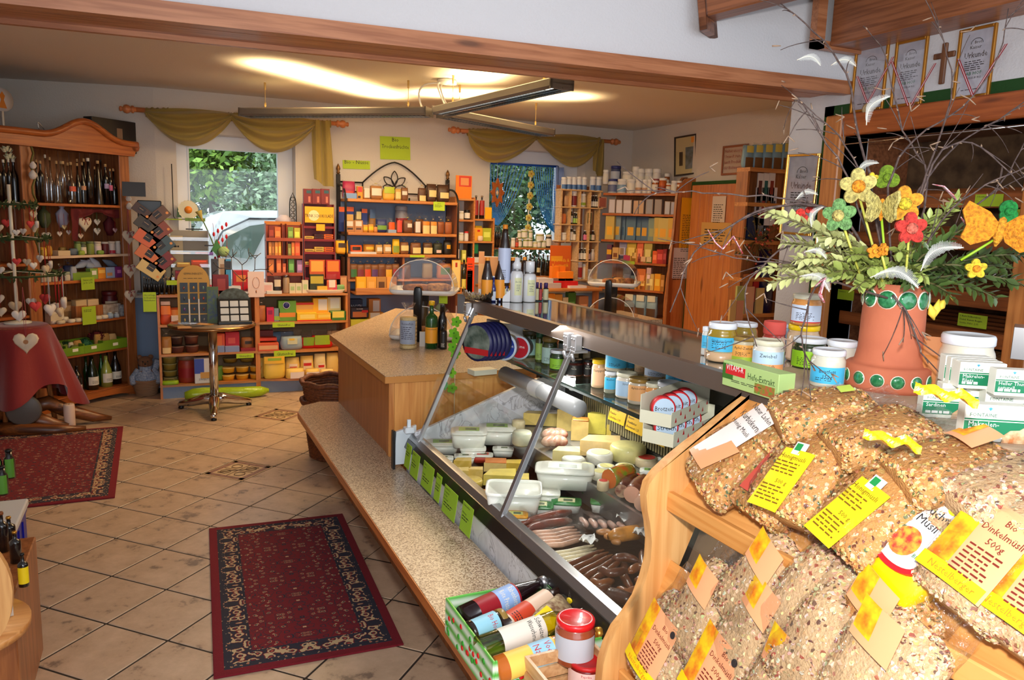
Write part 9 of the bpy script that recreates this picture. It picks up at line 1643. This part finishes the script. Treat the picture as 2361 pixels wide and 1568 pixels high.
# rows behind and above
for k,(px,py,off,kd,lb,rz,d)in EN([(1690,1000,.6,'h','lime',20,'granola bag with a lime price dot lying against the rack side'),(1800,985,1,'g','lime',12,'granola bag with a lime sticker behind the honey muesli'),(1890,1040,1.3,'h','lime',24,'nutty granola bag with a lime sticker in the middle row'),(1985,1085,1.2,'g',None,18,'plain granola bag with whole nuts in the middle row'),(2060,1170,1.2,'h',None,26,'raisin granola bag above the yellow pack'),(2190,1170,1.4,'m','half',18,'oat bag whose spelt label is half hidden by film'),(2310,1260,1.3,'n','half',14,'oat bag behind the large spelt label'),(1830,930,1.5,'g','lime',30,'topmost granola bag below the yeast extract carton'),(1955,990,1.6,'h',None,22,'topmost granola bag in front of the vase'),(2110,1065,1.7,'g','half',24,'granola bag below the sardine carton with a peeping label'),(2240,1120,1.7,'n',None,20,'oat bag below the mackerel carton'),(2345,1180,1.6,'m',None,16,'oat bag at the picture edge under the fish cartons')]):q=on(px,py+(55 if off<1.5 else 40),x=1.19);MU(kd,q+VC((-.05,0,0)),(.25,0,.15)if off<1.5 else(.28,0,.09),d,lb,rz,1.05)
for px,py,d in((2165,1150,'crumpled yellow film top of a fruit muesli pack'),(2290,1060,'yellow crimped pack top below the mackerel carton')):
 p=ub(px,py,1.22,2.2);tag(MB().G(lambda u,v:(-.045+.09*u,.006*sin(u*15+v*6),.022*v+.003*sin(u*11)),16,6).B('pack_top',YG,M=BB(p,.2,.3)@RO_(-.8,4,'X')),d,'pack top')
# lower shelf
U2=(.374,0,.927)
for k,(px,py,x,kd,lb,rz,d)in EN([(1520,1568,.985,'m','spelt',12,'oat bag with a spelt label standing at the foot of the curved side'),(1650,1640,.985,'n','spelt',12,'oat bag with a spelt label second on the low shelf'),(1790,1700,.985,'m','half',10,'oat bag with a low label third on the low shelf'),(1600,1495,1.02,'n','half',16,'oat bag with a folded label in the second low row'),(1720,1545,1.02,'m','half',20,'oat bag crossed by a film crease in the second low row'),(1860,1600,1.01,'n',None,14,'plain oat bag in the second low row'),(1985,1660,1.01,'m','half',14,'oat bag with an orange corner label near the frame edge'),(1720,1435,1.05,'n','half',24,'oat bag under the upper rail nearest the side'),(1830,1490,1.05,'m',None,20,'oat bag under the middle of the upper rail'),(1960,1560,1.05,'h','half',20,'shaded oat bag under the yellow pack')]):MU(kd,on(px,py,x=x)+VC((-.03,0,0)),U2,d,lb,rz)
# gift box and crate on the bench
gb=thing('gift_box','green striped ladybird gift box full of bottles on the bench','box',(.845,1.715,.50));STR=mat('striped_paper',(206,226,196),.4,coat=.3)
sm=STR.node_tree;w_=sm.nodes.new('ShaderNodeTexWave');SI(w_,'Scale',9);w_.bands_direction='Z';SI(w_,'Distortion',1.2);tcn=sm.nodes.new('ShaderNodeTexCoord');r_n=sm.nodes.new('ShaderNodeValToRGB');r_n.color_ramp.elements[0].color=lin((90,180,70));r_n.color_ramp.elements[1].color=lin((226,240,220));sm.links.new(tcn.outputs['Object'],w_.inputs['Vector']);sm.links.new(w_.outputs['Fac'],r_n.inputs[0]);sm.links.new(r_n.outputs[0],sm.nodes['Principled BSDF'].inputs['Base Color'])
for x0,x1,y0,y1 in((-.155,-.148,-.17,.17),(.148,.155,-.17,.17),(-.148,.148,-.17,-.163),(-.148,.148,.163,.17)):MB().X(x0,x1,y0,y1,0,.105,bev=.002).B('side_wall',STR,gb)
MB().X(-.148,.148,-.163,.163,0,.004).B('floor_panel',STR,gb)
b=MB();g2=MB()
for k in RG(26):
 y,z=rnd.uniform(-.16,.16),rnd.uniform(.012,.092);q=(b if k%2 else g2)
 for X,s in((-.156,-1),(rnd.uniform(-.14,.14),0)):
  MM=TR_((X,y if s else-.171,z))@(RO_(-pi/2,4,'Y')if s else RO_(pi/2,4,'X'));q.L([(.0075,0),(.006,.0015),(0,.002)],9,M=MM)
stuff(b.B('ladybirds',C(206,30,30),gb));stuff(g2.B('clover_leaves',C(50,150,40),gb))
def lying(a,e_,z,w,fn,desc,lift=0,**k):
 A,B_=on(*a,z=z),on(*e_,z=z+lift);d=(B_-A);h=d.length;d.normalize();n=(EYE-A).normalized();x=d.cross(-n).normalized()*-1;y=d.cross(x);x=y.cross(d);M_=axes(x,y,d,A)
 sp=fn(w,h,**k);make(NAMES[fn][0],desc,NAMES[fn][1],sp,M=M_)
IB=' lying in the ladybird box'
lying((1068,1428),(1258,1340),.575,.074,QB,'dark grape juice bottle with a red and blue label'+IB,.03,g=G(28,8,12),cap=STEEL,shape='juice',lab=(.14,.60),lc=C(150,20,34),lab2=(.36,.58),lc2=C(150,180,226),txt=['Rabenhorst','Rote Presse'],tc=IV,ts=.09)
lying((1155,1452),(1312,1352),.575,.066,QB,'brown sauce bottle with a green cap'+IB,.03,g=G(40,18,8),cap=C(20,150,70),shape='squat',lab=(.08,.66),lc=C(226,196,170),lab2=(.10,.38),lc2=C(206,70,40),fp=3)
lying((1105,1498),(1368,1402),.585,.068,QB,'clear bottle of pale pear spirit with a cream label'+IB,.03,g=clear('pear_spirit',(.90,.88,.45),.2),cap=GOLDM,shape='wine',lab=(.16,.52),lc=C(226,220,206),txt=['Schweizer','Wasserbirne'],ts=.06)
lying((1145,1545),(1388,1458),.575,.066,QB,'amber natural juice bottle'+IB,.03,g=G(190,100,30),cap=GOLDM,shape='juice',lab=(.08,.52),lc=C(240,200,90),lab2=(.3,.5),lc2=C(150,200,226),txt=['Voelkel','Natur'],tc=C(190,40,40),ts=.09)
lying((1082,1462),(1162,1428),.58,.066,jar,'small dark honey jar with a sky blue label'+IB,.01,c=G(34,22,14),lid=GD,lab=(.1,.75),lc=C(150,206,226),txt=['Bio Honig'],tc=C(190,30,60),ts=.22)
lying((1240,1450),(1330,1370),.60,.075,bag,'cellophane bag of coloured pasta with a yellow label'+IB,.02,c=mat('tri_pasta',(120,84,60),.7,noise=(60,(190,170,130))),lab=(.1,0,.9,.3),lc=YELLOW,tie=YELLOW)
kx=thing('wooden_crate','small pale wooden crate with the red-lidded jar','crate',(.86,1.40,.50));WOODC=wood('crate_wood',(214,170,122),(190,140,92),'y',knots=0)
for z in(.008,.045,.082):
 for s in(-1,1):MB().X(s*.09-.004,s*.09+.004,-.13,.13,z,z+.03).B('slat',WOODC,kx);MB().X(-.086,.086,s*.126-.004,s*.126+.004,z,z+.03).B('slat',WOODC,kx)
MB().X(-.086,.086,-.122,.122,0,.006).B('bottom',WOODC,kx)
SD(1322,1545,.575,95,105,jar,'sauce jar with a bright red lid standing in the crate',c=G(150,70,40),lid=C(214,24,30,.3,.5),lab=(.15,.7),lc=C(190,190,196),lidh=.14,seg=28);SD(1350,1600,.53,90,60,jar,'red pepper jar lying low in the crate',c=G(120,24,20),lid=C(190,30,30),lab=(.1,.8),lc=C(236,200,190),txt=['Paprika'],tc=C(190,30,40))
# rugs
def rugm(n,cols,sc_):
 mm,nt,b=nodes(n);tc=NN(nt,'ShaderNodeTexCoord');sx_=NN(nt,'ShaderNodeSeparateXYZ');LK(nt,tc.outputs['Object'],sx_.inputs[0]);cx=NN(nt,'ShaderNodeCombineXYZ')
 for k in(0,1):q=NN(nt,'ShaderNodeMath');q.operation='PINGPONG';SI(q,1,(.5,.17)[k]);LK(nt,sx_.outputs[k],q.inputs[0]);LK(nt,q.outputs[0],cx.inputs[k])
 nz=NN(nt,'ShaderNodeTexNoise');SI(nz,'Scale',sc_*1.4);LK(nt,cx.outputs[0],nz.inputs['Vector']);ad=NN(nt,'ShaderNodeVectorMath');ad.operation='MULTIPLY_ADD';SI(ad,1,(.022,.022,0));LK(nt,nz.outputs['Color'],ad.inputs[0]);LK(nt,cx.outputs[0],ad.inputs[2])
 v=NN(nt,'ShaderNodeTexVoronoi');SI(v,'Scale',sc_);LK(nt,ad.outputs[0],v.inputs['Vector']);rp=NN(nt,'ShaderNodeValToRGB');rp.color_ramp.interpolation='CONSTANT';e=rp.color_ramp.elements;e[0].color=lin(cols[0][1]);e[1].position=cols[1][0];e[1].color=lin(cols[1][1])
 for p_,c in cols[2:]:e.new(p_).color=lin(c)
 LK(nt,v.outputs['Distance'],rp.inputs[0]);LK(nt,rp.outputs[0],b.inputs['Base Color']);SI(b,'Roughness',.95);return mm
RBASE,NAVY,CRM2,RSE=(112,16,28),(36,36,50),(190,164,124),(176,96,70)
RF_=rugm('rug_field',[(0,RSE),(.12,NAVY),(.21,CRM2),(.26,RBASE),(.40,RBASE),(.52,NAVY),(.60,RBASE)],34);RB_=rugm('rug_border',[(0,RSE),(.16,RBASE),(.26,NAVY),(.34,CRM2),(.52,RBASE),(.6,NAVY)],30);RG_=rugm('rug_guard',[(0,RSE),(.2,CRM2),(.27,NAVY)],60);RE_=mat('rug_edge',(116,14,30),.95,bump=(300,.5));
def rug(x,y,w,l,a,desc):
 t=thing('rug',desc,'rug',(x,y,.001),RAD(a))
 for n,i,z,m in(('edging',0,.008,RE_),('guard_stripe',.035,.0085,RG_),('patterned_border',.065,.009,RB_),('inner_stripe',.125,.0095,RG_),('field',.135,.010,RF_)):MB().X(-w/2+i,w/2-i,-l/2+i,l/2-i,0,z,bev=.002).B(n,m,t)
rug(.497,3.385,.69,1.40,-2.6,'red persian rug lying alone beside the bench');rug(-.78,5.55,.98,1.60,.5,'red persian rug in front of the red cloth')
# wicker baskets stacked beyond the bench
def basket(z,r0,r1,h,d):
 t=thing('wicker_basket',d,'basket',(1.06,5.16,z));b=MB();n=int(h/.018)
 for k in RG(n):f=k/n;b.L([(r0+(r1-r0)*f-.006,h*f),(r0+(r1-r0)*f+.006,h*f+.009),(r0+(r1-r0)*f-.006,h*f+.018)],36,cap=0,wob=lambda a,z:1+.022*sin(18*a+pi*round(z/.018)))
 b.B('wicker',mat('wicker_brown',(120,62,28),.6,noise=(60,(80,38,16))),t);MB().T([(r1*cos(a),r1*sin(a),h+.006*sin(9*a))for a in[k*pi/24 for k in RG(49)]],.018,8).B('rim',mat('wicker_brown',(120,62,28)),t)
basket(0,.17,.22,.40,'round wicker basket standing on the tiles behind the bench');basket(.33,.19,.22,.20,'wicker basket nested on top of the other one')
# near left corner
nl=thing('round_shelf','pale wooden shelf with a rounded end panel by the picture edge','shelf',(-.50,2.35,0));hs=[(.10*cos(a)*1,.60+.165*sin(a))for a in[k*pi/14-pi/2 for k in RG(15)]]
MB().P([(-.3,.435)]+hs+[(-.3,.765)],0,.025).B('end_panel',PINE,nl);MB().R([(.44,.30,.22,-.18,.12),(.462,.30,.22,-.18,.12)],40,p=2.1).B('shelf',PINEX,nl);MB().X(-.25,-.08,.02,.2,0,.44).B('leg',PINE,nl)
for x,y,w,h,d_,c in((8,1425,40,110,'white patterned gift carton on the rounded shelf',(206,196,180)),(2,1400,30,90,'white paper sheet leaning on the rounded shelf',(226,226,230))):SD(x,y,.463,w,h,QA,d_,c=C(*c))
for k,(x,yb,h,w,cp)in EN([(8,1275,95,26,C(130,70,30)),(24,1262,70,26,GOLDM),(38,1300,75,24,GOLDM),(56,1355,80,22,C(20,18,18))]):SD(x,yb,.45,w,h,QB,['dark bottle with a brown foil neck','dark bottle with a gold cap','squat dark bottle with a gold cap','black bottle with a yellow label'][k]+' behind the rounded shelf',g=DARKG,cap=cp,shape='bordeaux',lab=(.1,.6)if k==3 else None,lc=YELLOW,name='bottle')
bl=thing('blue_crate','deep blue plastic crate by the picture edge','crate',(-.79,3.62,0));BLP=C(16,24,150,.35)
b=MB();W2,L2=.19,.28;
for s in(-1,1):b.X(s*W2-.008,s*W2+.008,-L2,L2,0,.30);b.X(-W2,W2,s*L2-.008,s*L2+.008,0,.30)
b.X(-W2-.012,W2+.012,-L2-.012,L2+.012,.28,.30);b.B('crate_body',BLP,bl)
for k in RG(5):MB().X(W2+.008,W2+.014,-L2+.03+k*.105,-L2+.04+k*.105,.02,.27).B('rib',BLP,bl)
MB().X(-W2-.012,W2+.02,-L2-.02,L2+.02,.302,.335,bev=.006).B('white_lid',C(216,216,216),bl)
for k,(x,yb)in EN([(8,1143),(24,1105),(-6,1110)]):SD(x,yb,.336,24,68,QB,['dark tonic bottle with a green label nearest the crate edge','dark tonic bottle with a green label behind','dark tonic bottle cut by the picture edge'][k],g=DARKG,cap=BLACK,shape='squat',lab=(.05,.7),lc=C(90,150,50),ang=.8)
bb_=thing('bottle_box','plain wooden box of dark bottles behind the rounded shelf','box',(-.55,2.72,0));MB().X(-.14,.10,-.06,.42,0,.448,bev=.004).B('box_body',HN,bb_)
SD(20,1560,.05,40,60,jar,'yellow honey jar below the rounded shelf',c=G(190,140,50),lid=GD)
# right-hand wall: certificates, cross, bread shelves
RW_=Face((RX,2.5),-90);GILT=mat('gilt_frame',(180,120,40),.35,m=.6)
MED=lambda w,h:[('wreath_logo',MB().T([(w*.16*cos(a),-.0055,h*.27+h*.075*sin(a))for a in[k*pi/8 for k in RG(9)]],.0012,4),C(60,60,60)),('lettering',MB().text('Brot',h*.06,w*.03,h*.27,-.0055).text('Kaiser',h*.07,-w*.02,h*.2,-.0055).text('Urkunde',h*.12,0,h*.075,-.0055,fit=w*.62),C(70,60,50)),('green_lettering',MB().text('AB HOF',h*.07,0,-h*.17,-.0055),C(30,110,60)),('place_lettering',fine(fine(MB().text('WIESELBURG',h*.04,0,-h*.225,-.0055),-w*.28,h*.02,w*.56,5,h*.03,-.0055),-w*.3,-h*.38,w*.6,1,h*.03,-.0055),INK)]
CP=mat('certificate_paper',(206,204,214),.6,noise=(20,(186,184,196)))
def medal(px,top1,top2,py,d):
 F=RW_;P=[F.hit(*q,back=-.03)for q in(top1,(px,py),top2)];o=F.at(P[1][0],P[1][1],-.03);t=thing('medal',d,'medal',o,F.a)
 for q in(P[0],P[2]):
  a=VC((q[0]-P[1][0],.012,q[1]-P[1][1]));b_=VC((0,0,0));s=VC((.006,0,0));n=VC((0,-.0006,0));MB().add([b_-s,b_+s,a+s,a-s],[(0,1,2,3)]).B('red_ribbon',C(170,20,40,.6),t);MB().add([b_-s*.3+n,b_+s*.3+n,a+s*.3+n,a-s*.3+n],[(0,1,2,3)]).B('white_stripe',C(230,220,222,.6),t)
 MB().L([(.024,0),(.026,.004),(.019,.005),(.017,.003),(0,.003)],18,M=TRX(0,0,-.026)).B('medal_disc',C(176,150,110,.3),t)
for a,d,m_ in(((1962,97,2054,262),'gilt framed certificate nearest the corner',((2000,238),(1972,175),(2055,130))),((2054,82,2145,250),'gilt framed certificate beside the wooden cross',((2096,250),(2052,140),(2152,145))),((2198,52,2304,232),'gilt framed certificate to the far side of the wooden cross',((2243,222),(2205,135),(2316,100)))):
 frame(RW_,*a,0,d,GILT,CP,'certificate',0,MED,cat='certificate');medal(m_[0][0],m_[1],m_[2],m_[0][1],'medal on a striped ribbon over the '+d[12:])
frame(RW_,1801,352,1893,540,.01,'large gold framed certificate low on the wall end behind the twigs',mat('bright_gilt',(236,180,80),.25,m=.8),CP,'certificate',-2,MED,cat='certificate')
u,z=RW_.hit(2178,147);b=MB().X(-.012,.012,-.014,0,-.085,.085,bev=.003).X(-.05,.05,-.013,-.001,.022,.046,bev=.003);tag(b.B('wooden_cross',wood('cross_wood',(120,74,40),(90,50,24),'z',knots=0),M=TR_((RX,2.5-u,z))@RO_(-pi/2,4,'Z')),'brown wooden cross hanging between the certificates','cross')
BRS=wood('bread_slat',(150,84,40),(116,60,26),'y',knots=0)
for k,z in EN([1.78,1.60,1.36,1.20,1.02]):
 t=thing('bread_shelf',['topmost','second','third','fourth','lowest'][k]+' slatted bread shelf in the framed wall recess','shelf',(RX+.05,2.41,z))
 for j in RG(7):MB().X(.02+j*.055,.062+j*.055,-.44,.44,.012*j,.012*j+.012).B('slat',BRS,t)
 MB().X(0,.015,-.44,.44,-.02,.045,bev=.003).B('front_rail',BRS,t)
for px,py,w,h,x,ln,d in((2242,740,.13,.055,RX+.045,['5 Korn Vollkornbrot','Dinkel, Kamut, Roggen','Gerste, Hafer  2.95'],'lime price card for five grain bread beside the vase'),(2280,462,.12,.05,RX+.045,['3 Kornbrot'],'lime price card for three grain bread above the butterfly'),(1950,680,.10,.05,RX+.045,['Dinkelbrot'],'dim lime price card behind the low feathers'),(2335,500,.08,.06,RX+.045,['Roggenbrot'],'lime price card behind the butterfly wing')):card(Face((x,2.5),-90),px,py,w,h,d,ln,LIMED,ts=.2)
p=on(2290,800,x=RX+.12);make('bread_loaf','round dark seeded loaf in the wall recess behind the lard jar','bread',[('loaf',MB().R([(0,.08,.11),(.03,.10,.13),(.06,.09,.12),(.085,.05,.07),(.09,.01,.01)],20,p=2),mat('crust',(90,50,24),.8,noise=(70,(130,90,50)),bump=(60,.5)))],(RX+.2,p.y,1.065))
# labels: tell repeats apart
ORD=['first','second','third','fourth','fifth','sixth','seventh','eighth','ninth','tenth','eleventh','twelfth']
seen={}
for o,lm in ALL:
 s=o['label']
 seen.setdefault(s,[]).append((o,lm))
for s,L in seen.items():
 if 1<len(L)<=12 and not(L[0][0].get('group')and L[0][1]is None):
  for k,(o,lm)in EN(L):q=s+', %s from %s'%(ORD[k],lm or 'the window');o['label']=q if len(q.split())<=16 else ' '.join(s.split()[:9])+', %s from %s'%(ORD[k],lm or 'the window')
# end
